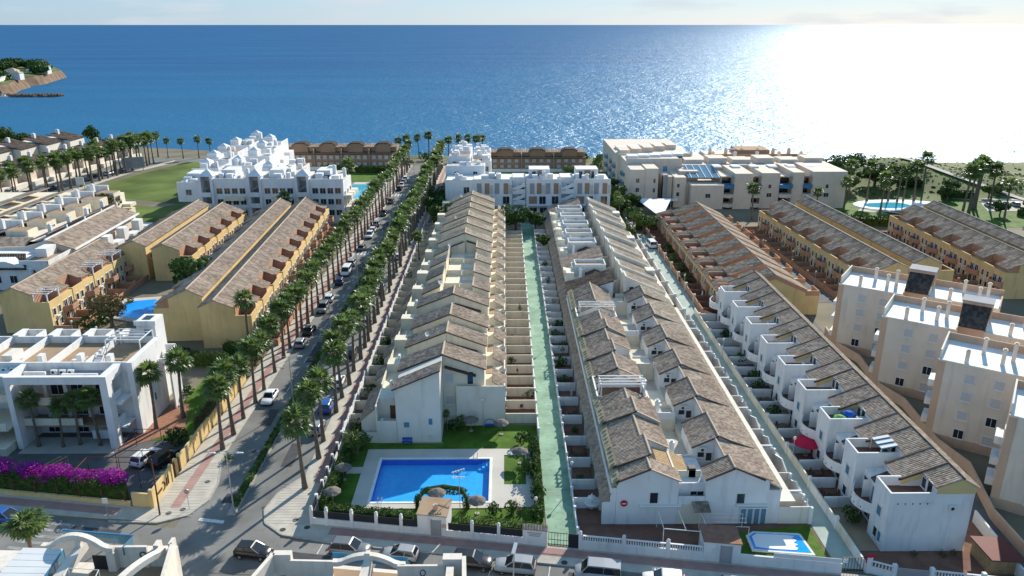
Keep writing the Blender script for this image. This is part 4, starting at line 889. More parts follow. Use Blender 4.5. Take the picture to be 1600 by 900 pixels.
def front_b():
    t = thing('house_extension', 'white link between the two front gables with brown slat roof and dark window', 'house', (21, 76.5, 0))
    MB().box(19.85, 23.4, 76.4, 82.4, 0, 4.6).build('wall', 'white', t)
    MB().box(19.9, 21.4, 75.7, 76.4, 0, 2.2).build('low_wall', 'white', t)
    mb = MB()
    for i in range(9):
        a = (19.9, 79.0 + i * .0, 0)
        MB().add([(17.8 + .0, 78.3 + i * .42, 6.25), (21.6, 78.3 + i * .42, 4.9), (21.6, 78.66 + i * .42, 4.9), (17.8, 78.66 + i * .42, 6.25), (17.8, 78.3 + i * .42, 6.33), (21.6, 78.3 + i * .42, 4.98), (21.6, 78.66 + i * .42, 4.98), (17.8, 78.66 + i * .42, 6.33)],
                 [(3, 2, 1, 0), (4, 5, 6, 7), (0, 1, 5, 4), (1, 2, 6, 5), (2, 3, 7, 6), (3, 0, 4, 7)]).build('roof_slat', 'wood', t)
    MB().box(20.0, 23.3, 76.35, 76.55, 4.6, 4.9).build('parapet', 'white', t)
    win(t, 22.2, 76.4, 2.6, 1.5, 1.2, 0); win(t, 15.0 + 2.0, 75.4, 2.9, .9, 1.4, 0); win(t, 27.0, 75.4, 2.6, .9, 1.5, 0)
    MB().box(21.5, 22.3, 78, 78.8, 4.6, 5.8).build('chimney', 'darkmetal', t); door(t, 21.0, 75.7, .05, 1, 2.1, 0, 'acwhite')
    tiled(t, (21.4, 73.9, 2.7), (23.3, 73.9, 2.7), (23.3, 76.38, 3.3), (21.4, 76.38, 3.3), 'tilesgrey', .4, .5, name='annex_roof')
    t2 = thing('sliding_door', 'white framed sliding glass door in four leaves facing the small pool', 'door', (28.9, 75.4, 0))
    MB().box(27.05, 30.2, 75.22, 75.38, 2.15, 2.3).build('door_frame', 'frame', t2)
    for i in range(4):
        l = MB().box(27.1 + i * .78, 27.17 + i * .78, 75.26, 75.36, .07, 2.15).box(27.76 + i * .78, 27.83 + i * .78, 75.26, 75.36, .07, 2.15).build('door_leaf', 'frame', t2)
        MB().box(27.17 + i * .78, 27.76 + i * .78, 75.29, 75.33, .1, 2.13).build('pane', 'glassblue', l)
    a = thing('awning', 'rolled white awning box across the left front gable wall', 'awning', (17.3, 75.2, 2.5))
    MB().tube([(15.4, 75.2, 2.55), (20.2, 75.2, 2.55)], .13, 8).build('roller', 'acwhite', a); MB().box(15.3, 20.3, 75.28, 75.39, 2.6, 2.75).build('casing', 'frame', a)
    b = thing('awning', 'pale awning casing above the sliding door of the right front gable', 'awning', (28.6, 75.2, 2.5))
    MB().tube([(26.6, 75.2, 2.6), (30.1, 75.2, 2.6)], .12, 8).build('roller', 'acwhite', b); MB().box(26.5, 30.15, 75.28, 75.39, 2.65, 2.8).build('casing', 'frame', b)
    s = thing('wall_sign', 'small red shop sign on the left front gable wall', 'sign', (13.3, 75.3, 3))
    MB().tube([(13.6, 75.38, 2.9), (13.6, 75.3, 2.9)], .42, 16).build('sign_plate', 'signred', s)
    MB().box(13.35, 13.85, 75.26, 75.298, 2.84, 2.96).build('sign_band', 'acwhite', s)
    f = thing('pergola_frame', 'white tubular frame of an open pergola in the tiled front yard', 'pergola', (20, 72, 0))
    P = [(17.4, 71.2), (22.2, 70.5), (22.2, 74.4), (17.4, 74.8)]
    for i, (x, y) in enumerate(P):
        MB().tube([(x, y, .07), (x, y, 2.5)], .05, 6).build('post', 'frame', f)
        q = P[(i + 1) % 4]
        if i != 2: MB().tube([(x, y, 2.5), (*q, 2.5)], .05, 6).build('beam', 'frame', f)
    MB().tube([(19.8, 70.9, 2.5), (19.7, 74.6, 2.5)], .05, 6).build('beam', 'frame', f)
    f = thing('drying_frame', 'white drying frame with slats beside the front doors', 'frame', (24.5, 74, 0))
    for i in range(4): MB().tube([(23.6, 72.4 + i * .8, 1.9), (27.2, 72.2 + i * .8, 1.9)], .035, 5).build('slat', 'frame', f)
    for x, y in ((23.6, 72.4), (27.2, 72.2), (23.6, 74.8), (27.2, 74.6)): MB().tube([(x, y, .05), (x, y, 1.9)], .04, 5).build('post', 'frame', f)
    sheet('front_yard', [(8.3, 71.4), (35.3, 67.1), (35.3, 75.38), (8.3, 75.38)], .045, 'yardtile')
    sheet('artificial_lawn', [(25.8, 69.2), (35.1, 67.8), (35.1, 75.0), (25.2, 73.6)], .06, 'grass')
front_b()
# ------------------------------------------------------------------ row W: white houses with curved balconies on the right
def row_w():
    P = 8.2; G = 'white houses with curved balconies on the right'; y = 70.3
    for k in range(9):
        near = k < 4; p, c = (.30, .36) if k < 3 else (.42, .5); y = 70.3 + P * k
        lab = 'white corner house with blank side wall and tiled roof terrace at the right front' if k == 0 else ('white curved balcony house with blue glazed roof canopy, second from the front' if k == 1 else 'white curved balcony house with green and blue covers on its roof, third from front' if k == 2 else f'white house with curved balcony, {nth(k)} from the front in the right row')
        t = thing('terraced_house', lab, 'house', (46, y, 0), G); wm = 'white'
        MB().xz([(46.2, 0), (50.4, 0), (50.4, 8.2), (48.9, 9.05), (46.2, 8.0)], y, y + P - .004).box(44.6, 46.197, y + .003, y + P - .006, 0, 6.2).build('wall', 'white', t)
        if k == 0: MB().xz([(46.22, 7.35), (50.42, 7.35), (50.42, 8.22), (48.9, 9.08), (46.22, 8.03)], y - .03, y + .1).build('gable_band', 'yellow', t)
        tiled(t, (46.1, y, 8.05), (46.1, y + 3.1, 8.05), (48.9, y + 3.1, 9.2), (48.9, y, 9.2), 'tiles', p, c)
        tiled(t, (43.7, y + 3.1, 7.1), (43.7, y + 6.4, 7.1), (48.9, y + 6.4, 9.24), (48.9, y + 3.1, 9.24), 'tiles', p, c)
        tiled(t, (46.1, y + 6.4, 8.05), (46.1, y + P, 8.05), (48.9, y + P, 9.2), (48.9, y + 6.4, 9.2), 'tiles', p, c)
        tiled(t, (50.75, y - .1, 8.15), (50.75, y + P, 8.15), (48.9, y + P, 9.2), (48.9, y - .1, 9.2), 'tilespale', p, c)
        ridge(t, (48.9, y - .12, 9.25), (48.9, y + P, 9.25), 'darkledge', .1)
        for q in (3.1, 6.4): edge(t, (43.7 if q < 4 or True else 46, y + q, 7.15), (48.9, y + q, 9.28), 'darkledge', .2)
        MB().xz([(44.0, 5.5), (46.5, 5.5), (46.5, 8.1), (44.0, 7.1)], y + 3.14, y + 6.36).build('dormer_wall', 'white', t)
        MB().xz([(44.0, 6.55), (46.3, 7.35), (46.3, 8.0), (44.0, 7.05)], y + 3.06, y + 3.14).build('gable_band', 'yellow', t)
        # terrace tower on the left
        MB().box(41.3, 44.6, y, y + 3.4, 0, 6.3).build('terrace_tower', 'white', t)
        pp = MB().box(41.297, 41.5, y - .003, y + 3.4, 6.3, 7.45).box(41.5, 46.6, y - .003, y + .2, 6.25, 7.45).box(41.5, 44.0, y + 3.2, y + 3.4, 6.3, 7.5)
        pp.build('parapet', 'white', t)
        MB().box(44.6, 46.2, y + .2, y + 3.1, 6.2, 6.32).box(41.5, 44.6, y + .2, y + 3.2, 6.3, 6.34).build('terrace_floor', 'yardtile', t)
        if k > 0: MB().box(44.6, 46.2, y - 1.78, y + .2, 6.2, 6.31).build('terrace_floor', 'yardtile', t)
        win(t, 46.18, y + 1.2, 6.35, .9, 1.7, R(-90)); win(t, 46.18, y + 2.4, 6.6, .8, 1.2, R(-90))
        if k == 1:
            g = MB(); g.add([(44.2, y + .3, 7.7), (46.1, y + .3, 8.1), (46.1, y + 2.9, 8.1), (44.2, y + 2.9, 7.7), (44.2, y + .3, 7.76), (46.1, y + .3, 8.16), (46.1, y + 2.9, 8.16), (44.2, y + 2.9, 7.76)], [(3, 2, 1, 0), (4, 5, 6, 7), (0, 1, 5, 4), (1, 2, 6, 5), (2, 3, 7, 6), (3, 0, 4, 7)])
            g.build('glazed_canopy', 'glassblue', t)
            for q in range(3): MB().bar((44.2, y + .6 + q, 7.83), (46.1, y + .6 + q, 8.23), .5, .06).build('canopy_slat', 'acwhite', t)
            for q in (.35, 2.85): MB().box(44.2, 44.3, y + q, y + q + .1, 6.3, 7.7).build('canopy_post', 'frame', t)
        if k == 2:
            tag(MB().tube_z((43.2, y + 1.2, 6.35), [(.9, 0), (.8, .7), (.3, 1.0)], 9).build('furniture_cover', 'greencloth'), 'light green furniture cover on a white roof terrace', 'cover')
            tag(MB().tube_z((44.6, y + 1.9, 6.35), [(.8, 0), (.8, .9), (.4, 1.2)], 9).build('furniture_cover', 'bluecloth'), 'deep blue furniture cover on a white roof terrace', 'cover')
            tag(MB().box(45.2, 46.2, y + .3, y + 1.2, 6.35, 7.2).build('storage_box', 'cream'), 'cream storage box beside the blue cover on the roof terrace', 'box')
        # recess, stair awning, curved balcony
        MB().box(42.4, 44.6, y + 3.4, y + P - .005, 0, 5.5).build('recess_wall', 'white', t)
        tiled(t, (42.2, y + 3.5, 5.45), (42.2, y + 6.2, 5.45), (44.5, y + 6.2, 6.5), (44.5, y + 3.5, 6.5), 'tilesdark', p, c, name='porch_roof')
        MB().box(41.6, 42.4, y + 6.3, y + 6.45, 2.75, 5.0).build('fin_wall', 'white', t)
        cv = [(41.35 - 1.25 * math.sin(math.pi * (i / 10) ** .85) * .95, y + 3.2 + (P - 3.4) * i / 10) for i in range(11)]
        mb = MB(); n = len(cv)
        V = [(x, yy, 2.55) for x, yy in cv] + [(x, yy, 3.85) for x, yy in cv] + [(x + .14, yy, 2.55) for x, yy in cv] + [(x + .14, yy, 3.85) for x, yy in cv]
        mb.add(V, [f for i in range(n - 1) for f in ((i + 1, i, n + i, n + i + 1), (2 * n + i, 2 * n + i + 1, 3 * n + i + 1, 3 * n + i), (n + i, 3 * n + i, 3 * n + i + 1, n + i + 1), (i, i + 1, 2 * n + i + 1, 2 * n + i))])
        bl = mb.build('balcony', 'white', t)
        MB().prism([(42.5, y + 3.4), (42.5, y + P - .1)] + [(x + .1, yy) for x, yy in cv[::-1]], 2.6, 2.75).build('balcony_floor', 'yardtile', bl)
        for i in (2, 4, 6, 8): MB().box(cv[i][0] - .03, cv[i][0] + .02, cv[i][1] - .08, cv[i][1] + .08, 2.85, 3.0).build('spout', 'darkmetal', bl)
        win(t, 42.38, y + 4.9, 2.8, 1.5, 2.0, R(-90), 'glassblue'); win(t, 42.38, y + 7.3, 2.8, .9, 2.0, R(-90))
        win(t, 41.28, y + 1.6, 3.6, .9, 1.2, R(-90), 'glassblue'); win(t, 42.38, y + 5.6, .3, 1.8, 2.0, R(-90)); win(t, 41.28, y + 1.6, .8, .9, 1.2, R(-90))
        # yard
        MB().box(38.1, 43.2, y + .05, y + P, .02, .06).build('yard_floor', 'yardtile' if k % 3 else 'terrace', t)
        if k:
            for q in (0, 4.1): yardwall_x(t, 38.2, 41.3, y + q, 1.5, 'white')
        MB().box(37.95, 38.12, y, y + P - .05, 0, 1.25).build('front_wall', 'cream', t)
        MB().box(37.85, 38.2, y + 3.9, y + 4.3, 0, 1.7).build('gate_pier', 'white', t)
        if k == 0:
            for i in range(5): MB().box(42.2 + i * .8, 42.32 + i * .8, y - .03, y + .01, 6.05, 6.2).build('spout', 'darkmetal', t)
            ac(t, 48.2, y - .02, 5.4, 0); MB().tube([(48.2, y - .03, 5.3), (48.1, y - .03, .3)], .02, 4).build('pipe', 'frame', t)
            win(t, 41.28, y + .8, .8, .8, 1.3, R(-90), 'glassblue')
        if k % 2 == 0 and k: dish(t, 44.6, y + 1.5, 6.3)
row_w()
# ------------------------------------------------------------------ yellow houses: one module, copied (ridge at x=0, front towards +x, length along y)
def yellow_proto(tm='tiles', name='yellow', p=.45, c=.6, tm2='tiles'):
    L = 8.5
    t = thing('terraced_house', 'x', 'house', (0, 0, 0))
    MB().xz([(-2.6, 0), (3.4, 0), (3.4, 7.6), (0, 9.0), (-2.6, 7.9)], 0, L - .004).build('wall', name, t)
    tiled(t, (3.4, -.1, 7.62), (3.4, L, 7.62), (0, L, 9.1), (0, -.1, 9.1), tm, p, c); tiled(t, (-2.85, -.1, 7.8), (-2.85, L, 7.8), (0, L, 9.1), (0, -.1, 9.1), tm2, p, c)
    ridge(t, (0, -.12, 9.15), (0, L, 9.15), 'ridge', .14)
    MB().box(3.4, 6.2, 4.4, L - .006, 0, 5.9).build('bay_wall', name, t)
    MB().xz([(3.4, 5.9), (5.6, 5.9), (5.6, 6.7), (3.4, 7.55)], 4.42, L - .4).build('dormer_wall', 'orange', t)
    tiled(t, (5.9, 4.2, 6.62), (5.9, L - .2, 6.62), (3.3, L - .2, 7.7), (3.3, 4.2, 7.7), tm, p, c, name='dormer_roof')
    MB().box(3.4, 6.3, 0, 4.4, 0, 5.0).build('bay_wall', name, t)
    MB().box(6.1, 6.3, .2, 4.2, 5.0, 6.1).box(3.4, 6.3, 0, .2, 5.0, 6.1).build('parapet', name, t)
    MB().box(6.0, 6.1, .25, 4.15, 5.0, 6.08).box(3.42, 6.0, .2, .3, 5.0, 6.07).box(3.4, 3.5, .2, 4.4, 5.0, 7.6).box(3.42, 6.0, 4.3, 4.41, 5.0, 6.9).build('terrace_lining', 'orange', t)
    MB().box(3.5, 6.0, .3, 4.3, 5.0, 5.04).build('terrace_floor', 'terracotta', t)
    for q in (1.2, 3.0): win(t, 6.31, q, 3.2, .8, 1.3, R(90)); win(t, 6.31, q, .8, .8, 1.3, R(90))
    n = 9; cv = [(6.2 + 1.35 * min(1, math.sin(math.pi * (i / 8) * .92 + .12) * 1.5), 4.3 + 4.1 * i / 8) for i in range(n)]
    mb = MB(); V = [(x, y, 2.5) for x, y in cv] + [(x, y, 3.75) for x, y in cv] + [(x - .16, y, 2.5) for x, y in cv] + [(x - .16, y, 3.75) for x, y in cv]
    mb.add(V, [f for i in range(n - 1) for f in ((i, i + 1, n + i + 1, n + i), (2 * n + i + 1, 2 * n + i, 3 * n + i, 3 * n + i + 1), (n + i, n + i + 1, 3 * n + i + 1, 3 * n + i), (i + 1, i, 2 * n + i, 2 * n + i + 1))])
    mb.build('balcony', 'orange', t)
    MB().prism([(6.2, 4.4)] + cv[1:-1] + [(6.2, 8.4)], 2.52, 2.66).build('balcony_floor', 'terracotta', t)
    for q in (5.4, 7.2): win(t, 6.21, q, 2.7, 1.1, 2.0, R(90)); win(t, 6.21, q, .2, 1.1, 2.0, R(90))
    ac(t, 6.3, 2.1, 2.2, R(90))
    MB().box(6.3, 10.4, 0, L, .02, .07).build('yard_floor', 'yardtile', t)
    for q in (.1, 4.3): MB().box(6.35, 10.4, q - .1, q + .1, 0, 1.4).build('garden_wall', 'orange', t)
    MB().box(10.3, 10.5, 0, L - .3, 0, 1.2).build('front_wall', 'orange', t); MB().box(10.15, 10.6, L - .55, L - .1, 0, 1.9).build('gate_pier', 'orange', t)
    for q in (-2.62,): win(t, q, 2.2, 4.5, .8, 1.1, R(-90)); win(t, q, 6.2, 4.5, .8, 1.1, R(-90))
    return t
YP = yellow_proto(); YG = yellow_proto('tilesgrey', p=.6, c=.8, tm2='tilesgrey')
used = {}
def yellow_row(proto, x, y, n, tilt, flip, rowname, group, z=0, sz=1.0, L=8.5, first_y=0):
    for k in range(n):
        yy = y + k * L; xx = x - math.tan(tilt) * (yy - y)
        lab = f'{nth(k)} yellow house from the near end, {rowname}'
        if flip:
            rz = math.pi + tilt; loc = (xx - math.sin(tilt) * L, yy + math.cos(tilt) * L, z)
        else: rz = tilt; loc = (xx, yy, z)
        o = place(proto, loc, rz, lab, group, first=not used.get(proto)); used[proto] = True
        o.scale = (1, 1, sz)
TL = R(3)
yellow_row(YP, -51.4, 127.6, 10, TL, False, 'row facing the avenue palms', 'yellow houses beside the avenue')
yellow_row(YP, -57.4, 131.0, 9, TL, True, 'row backing onto the avenue row', 'yellow houses beside the avenue', 0, 1.09)
yellow_row(YP, -91.2, 135.0, 4, R(.8), False, 'far left row above the small pool', 'yellow houses above the small pool', 0, .99)
yellow_row(YP, -76.5, 166, 5, R(1.5), False, 'middle left row behind the round tree', 'yellow houses behind the round tree', 0, .95)
yellow_row(YP, -83.5, 167, 5, R(1.5), True, 'left side of the middle left row', 'yellow houses behind the round tree', 0, 1.0)
yellow_row(YG, 80.6, 150, 7, R(3.2), True, 'left side of the row behind the towers', 'yellow houses behind the towers', 0, .97)
yellow_row(YG, 87.8, 152, 7, R(3.2), False, 'right side of the row behind the towers', 'yellow houses behind the towers', 0, 1.04)
yellow_row(YG, 111.0, 152, 6, 0, True, 'left side of the row at the right edge', 'yellow houses at the right edge', 0, .97)
yellow_row(YG, 117.2, 154, 6, 0, False, 'right side of the row at the right edge', 'yellow houses at the right edge', 0, 1.04)
for i, (xx, yy, hh) in enumerate([(-87.8, 135.3, 4.95), (-87.9, 152.3, 4.95), (-88.0, 160.8, 4.95)]):
    f = thing('pergola_frame', 'white pergola frame on an orange roof terrace of the far left yellow row, ' + ['nearest', 'middle', 'farthest'][i] + ' one', 'pergola', (xx, yy, hh))
    for a in (0, 2.6):
        for b in (0, 3.8): MB().box(xx + a - .1, xx + a + .1, yy + b - .1, yy + b + .1, hh, hh + 2.5).build('post', 'frame', f)
    for b in (0, 1.3, 2.5, 3.8): MB().box(xx - .3, xx + 2.9, yy + b - .07, yy + b + .07, hh + 2.62, hh + 2.78).build('beam', 'frame', f)
    for a in (0, 2.6): MB().box(xx + a - .08, xx + a + .08, yy - .3, yy + 4.1, hh + 2.5, hh + 2.615).build('beam', 'frame', f)
def row_r1():
    P = 7.6; t = thing('terraced_house', 'x', 'house', (0, 0, 0)); p, c = .6, .9
    MB().xz([(46.8, 0), (59.6, 0), (59.6, 5.3), (53.2, 8.3), (46.8, 5.9)], 0, 4.9).build('wall', 'yellow', t)
    MB().xz([(46.8, 0), (59.6, 0), (59.6, 4.2), (53.2, 7.1), (46.8, 4.8)], 4.9, P - .004).build('rear_wall', 'yellow', t)
    MB().xz([(46.6, 5.15), (53.2, 7.5), (59.9, 4.5), (59.9, 5.3), (53.2, 8.36), (46.6, 5.95)], -.08, .12).build('gable_band', 'orange', t)
    tiled(t, (46.3, .12, 5.8), (46.3, 5.0, 5.8), (53.2, 5.0, 8.45), (53.2, .12, 8.45), 'tilesgrey', p, c); tiled(t, (60.0, .12, 5.2), (60.0, 5.0, 5.2), (53.2, 5.0, 8.45), (53.2, .12, 8.45), 'tilespale', p, c)
    tiled(t, (46.5, 5.0, 4.8), (46.5, P, 4.8), (53.2, P, 7.25), (53.2, 5.0, 7.25), 'tilesgrey', p, c); tiled(t, (60.0, 5.0, 4.1), (60.0, P, 4.1), (53.2, P, 7.25), (53.2, 5.0, 7.25), 'tilespale', p, c)
    ridge(t, (53.2, -.08, 8.5), (53.2, 5, 8.5), 'ridge', .12)
    MB().box(42.8, 46.8, 0, P - .004, 0, 4.0).build('bay_wall', 'yellow', t)
    MB().box(42.8, 46.8, .0, .2, 4.0, 5.0).box(42.8, 43.0, .2, 3.3, 4.0, 5.0).box(43, 46.8, 3.2, 3.4, 4.0, 5.6).build('parapet', 'orange', t)
    MB().box(43, 46.8, .2, 3.2, 4.0, 4.04).build('terrace_floor', 'terracotta', t)
    MB().tube_z((45.2, 1.7, 4.04), [(1.3, 0), (1.3, .9)], 12).build('round_wall', 'terracotta', t)
    MB().xz([(42.8, 4.0), (46.8, 4.0), (46.8, 5.4), (42.8, 4.5)], 3.45, P - .1).build('lean_to_wall', 'yellow', t)
    tiled(t, (42.5, 3.4, 4.5), (42.5, P - .05, 4.5), (46.85, P - .05, 5.7), (46.85, 3.4, 5.7), 'tilesgrey', p, c, name='lean_to_roof')
    MB().box(41.9, 42.8, .6, 3.4, 2.2, 3.3).build('balcony', 'orange', t)
    for q in (4.4, 6.2): win(t, 42.79, q, 2.4, .9, 1.3, R(-90)); win(t, 42.79, q, .4, 1.0, 1.6, R(-90))
    win(t, 42.79, 1.8, .3, 1.4, 1.8, R(-90)); MB().box(59.6, 62.4, 0, 3.6, 0, 4.0).build('bay_wall', 'yellow', t)
    MB().box(59.6, 62.4, 0, .2, 4.0, 5.0).box(62.2, 62.4, .2, 3.6, 4.0, 5.0).build('parapet', 'orange', t)
    MB().box(39.5, 42.8, 0, P, .02, .07).build('yard_floor', 'yardtile', t)
    for q in (.1, 3.9): MB().box(39.6, 42.8, q - .09, q + .09, 0, 1.5).build('garden_wall', 'terracotta', t)
    MB().box(39.4, 39.58, 0, P - .4, 0, 1.3).build('front_wall', 'orange', t); MB().box(39.25, 39.7, P - .5, P - .05, 0, 1.9).build('gate_pier', 'cream', t)
    ac(t, 48, -.1, 2, 0)
    for k in range(9):
        place(t, (0, 143.2 + P * k, 0), 0, f'{nth(k)} yellow gabled house with orange roof bands from the near end beside right corridor', 'yellow gabled houses beside the right corridor', first=k == 0)
    f = bpy.data.objects; 
    w = thing('garden_wall', 'low orange garden wall bending round the near end of the gabled yellow row', 'wall', (40, 141, 0))
    MB().bar((39.5, 143, .6), (42, 139.5, .6), .2, 1.2).bar((42, 139.5, .6), (50, 139.3, .6), .2, 1.2).build('wall_run', 'orange', w)
row_r1()
# ------------------------------------------------------------------ apartment towers on the right
def towers():
    t = thing('apartment_tower', 'x', 'apartment building', (0, 0, 0), None); H = 11.6
    MB().box(.9, 10.3, 0, 9, -.5, H).build('wall', 'towerwall', t); MB().box(13.6, 24, 1.2, 9, -.5, H).build('wall', 'towerwall', t)
    MB().box(0, .9, -.01, 8.5, -.5, H).build('side_wall', 'towertrim', t)
    MB().box(10.3, 13.6, .9, 8, -.5, H + .6).build('stair_wall', 'towertrim', t)
    MB().box(10.0, 14.0, 4.6, 7.6, H + .6, H + 3.4).build('penthouse', 'towertrim', t)
    MB().box(9.9, 14.1, 4.5, 7.7, H + 3.4, H + 3.6).build('penthouse_roof', 'roofgrey', t)
    tiled(t, (10.2, .6, H + .7), (13.7, .6, H + .7), (13.9, 4.6, H + 3.0), (10.1, 4.6, H + 3.0), 'tilesdark', .4, .6)
    for (x0, x1, y0, y1) in ((0, 10.3, 0, 9), (13.6, 24, 1.2, 9)):
        MB().box(x0 + .2, x1 - .2, y0 + .2, y1 - .2, H, H + .05).build('roof_surface', 'roofwhite', t)
        MB().box(x0, x0 + .2, y0 + 1, y1, H, H + 1.25).build('side_parapet', 'pale', t)
        MB().box(x0 + .2, x1, y1 - .2, y1, H, H + 1.15).box(x1 - .2, x1, y0 + .2, y1 - .2, H, H + .5).build('parapet', 'towertrim', t)
        MB().box(x0, x1, y0 - .05, y0 + .2, H, H + .22).build('coping', 'pale', t)
        for (cx, cy, h) in ((x0 + 3.2, y0 + 1.2, 1.7), (x0 + 4.8, y0 + 5.8, 2.2), (x0 + 7.2, y0 + 2.9, 2.2), (x0 + 8.3, y0 + 5.0, 2.6)):
            mb = MB(); mb.box(cx - .25, cx + .25, cy - .25, cy + .25, H, H + h); mb.box(cx - .3, cx + .3, cy - .3, cy + .3, H + h, H + h + .1); mb.box(cx - .18, cx + .18, cy - .18, cy + .18, H + h + .1, H + h + .25); mb.build('chimney', 'towerwall', t)
    for z in (1.0, 3.8, 6.6, 9.2):
        for j, x in enumerate((4.0, 7.4)): win(t, x, 0, z, 1.15, 1.25, 0, 'glass' if (int(z), j) in ((1, 0), (3, 1)) else 'shutter')
        win(t, 17, 1.2, z, 1.1, 1.2, 0)
        if z < 8:
            MB().box(-.9, 0, 2, 4.6, z + .2, z + 1.2).build('balcony', 'white', t); win(t, -.01, 3.2, z + .1, 1.2, 2, R(-90)); win(t, -.01, 6.5, z, 1.0, 1.2, R(-90))
    MB().box(-.06, 10.3, -.07, 0, -.5, .9).build('plinth', 'towertrim', t)
    for k, (x, y) in enumerate([(58.3, 78.7), (58.5, 94.4), (58.4, 110.6), (58.2, 126.3)]):
        place(t, (x, y, .5), R(-35.5), ['cream apartment tower at the right edge, nearest the camera', 'cream apartment tower second from the front with white flat roof', 'cream apartment tower third from the front with dark tiled roof house', 'cream apartment tower farthest back of the four'][k], 'cream apartment towers on the right', first=k == 0)
    w = thing('garden_wall', 'pinkish wall bounding the tower grounds behind the white row', 'wall', (58, 90, 0))
    P = [(56.5, 68), (57, 76), (60, 86), (59, 92), (60.4, 104), (59, 109), (60.6, 120), (59, 126), (60, 133)]
    for i in range(len(P) - 1): MB().bar((*P[i], .75), (*P[i + 1], .75), .25, 1.5 + .01 * (i % 2)).build('wall_run', 'towertrim', w)
towers()
# ------------------------------------------------------------------ white modern building on the left with portal frame
def portal_building():
    t = thing('apartment_building', 'white modern building with portal frame, roof terraces and slim pergola', 'apartment building', (-60, 92, 0))
    Z = 9.6
    MB().box(-66.4, -52.2, 97.4, 107.5, 0, Z).box(-82, -66.4, 98.5, 107.5, 0, Z - .02).build('wall', 'white', t)
    MB().box(-52.2, -51.4, 97.0, 106.2, 0, 11).build('side_wall', 'white', t)
    MB().yz([(92.9, 0), (94.3, 0), (94.3, 9.6), (97.4, 9.6), (97.4, 10.8), (92.9, 10.8)], -54.0, -53.0).build('frame_pillar', 'white', t)
    MB().box(-66.6, -65.9, 92.9, 97.4, 0, 10.8).build('frame_pillar', 'white', t)
    MB().box(-65.9, -54.0, 92.9, 93.5, 9.7, 10.8).build('frame_beam', 'white', t)
    MB().box(-65.9, -54.0, 94.5, 97.4, 9.3, 9.7).build('roof_deck', 'roofgrey', t)
    MB().box(-60.0, -55.2, 94.9, 95.2, 9.7, 10.3).box(-65.5, -62.6, 95.6, 95.9, 9.7, 10.3).build('upstand', 'white', t)
    for i in range(3): ac(t, -61.7 + i * 1.15, 96.4, 9.7, 0)
    for i in range(3): ac(t, -66.6 - i * 1.15, 97.2, 9.7, 0)
    for z, m in ((2.9, 'cream'), (6.0, 'cream')):
        MB().box(-65.9, -54.0, 94.2, 97.4, z - .25, z).build('balcony_floor', 'terrace', t)
        MB().box(-65.9, -56.2 if z > 4 else -58, 94.2, 94.4, z, z + 1.05).build('balcony_parapet', m, t)
        for x in (-64, -61.2, -58.4): MB().box(x, x + .5, 96.6, 97.4, z, z + 2.8).build('column', 'white', t)
        for x in (-62.4, -59.6, -56.2): win(t, x, 97.38, z + .1, 1.9, 2.1, 0)
    MB().box(-57.2, -54.1, 94.6, 94.8, .6, 1.9).build('planter_wall', 'white', t); win(t, -55.6, 97.38, .9, 2.6, 1.2, 0)
    for x in (-64, -60): win(t, x, 97.38, .2, 1.6, 2.0, 0)
    MB().yz([(94.3, 2.6), (97.0, 2.6), (97.0, 3.6), (94.3, 3.6)], -53.6, -53.4).build('side_parapet', 'white', t)
    MB().yz([(94.3, 6.4), (97.0, 6.4), (97.0, 7.3), (94.3, 7.3)], -53.6, -53.4).build('side_parapet', 'white', t)
    MB().box(-53.9, -52.2, 94.4, 97.4, 5.9, 6.3).box(-53.9, -52.2, 94.4, 97.4, 2.4, 2.6).build('balcony_floor', 'white', t)
    win(t, -51.38, 101.0, 6.6, .55, 1.0, R(90)); win(t, -51.38, 102.0, 2.8, .55, 1.2, R(90))
    # roof terraces
    MB().box(-82, -52.4, 97.6, 107.3, Z, Z + .05).build('terrace_floor', 'terrace', t)
    MB().box(-82, -52.2, 97.4, 97.65, Z, 10.9).build('parapet', 'white', t); MB().box(-82, -52.2, 107.25, 107.5, Z, 10.7).build('parapet', 'white', t)
    for i, x in enumerate((-58.2, -63.4, -68.6, -73.8)):
        MB().box(x - .12, x + .12, 97.7, 107.2, Z, 10.75).build('party_wall', 'white', t)
        MB().box(x - .1, x + .8, 107.3, 110.0, 6, 10.9).box(x + .8, x + 3.4, 109.8, 110.0, 6, 10.8).box(x + 3.2, x + 3.4, 107.5, 109.8, 6, 10.75).build('roof_room', 'white', t)
    for x, y in ((-59.6, 99.4), (-65.0, 99.3), (-55.4, 99.2)): MB().box(x - .35, x + .35, y - .5, y + .5, Z, 11.3).build('chimney', 'white', t)
    MB().box(-70.3, -68.8, 98.8, 101.5, Z, 11.3).build('stair_head', 'pale', t)
    for i in range(6): MB().box(-57.9, -57.0, 98.2 + i * .42, 98.6 + i * .42, Z + .05, Z + .2 + i * .17).build('stair', 'white', t)
    MB().box(-55.3, -52.5, 107.5, 110.6, 0, 13.0).box(-55.5, -52.3, 107.3, 107.5, 12.4, 13.1).build('stair_tower', 'white', t)
    MB().box(-54.6, -53.4, 108.2, 109.8, 13.0, 13.08).build('roof_light', 'glass', t); door(t, -53.6, 107.5, 9.7, .9, 2.0, 0, 'glassblue')
    x0, x1, y0, y1, zt = -57.6, -52.7, 102.6, 106.8, 12.0
    for x in (x0, x1):
        for y in (y0, y1): MB().box(x - .07, x + .07, y - .07, y + .07, Z, zt).build('pergola_post', 'frame', t)
    for i in range(5): MB().box(x0, x1, y0 + i * 1.04, y0 + .1 + i * 1.04, zt, zt + .12).build('pergola_beam', 'frame', t)
    for x in (x0, x1): MB().box(x - .06, x + .06, y0 - .1, y1 + .1, zt - .13, zt - .01).build('pergola_beam', 'frame', t)
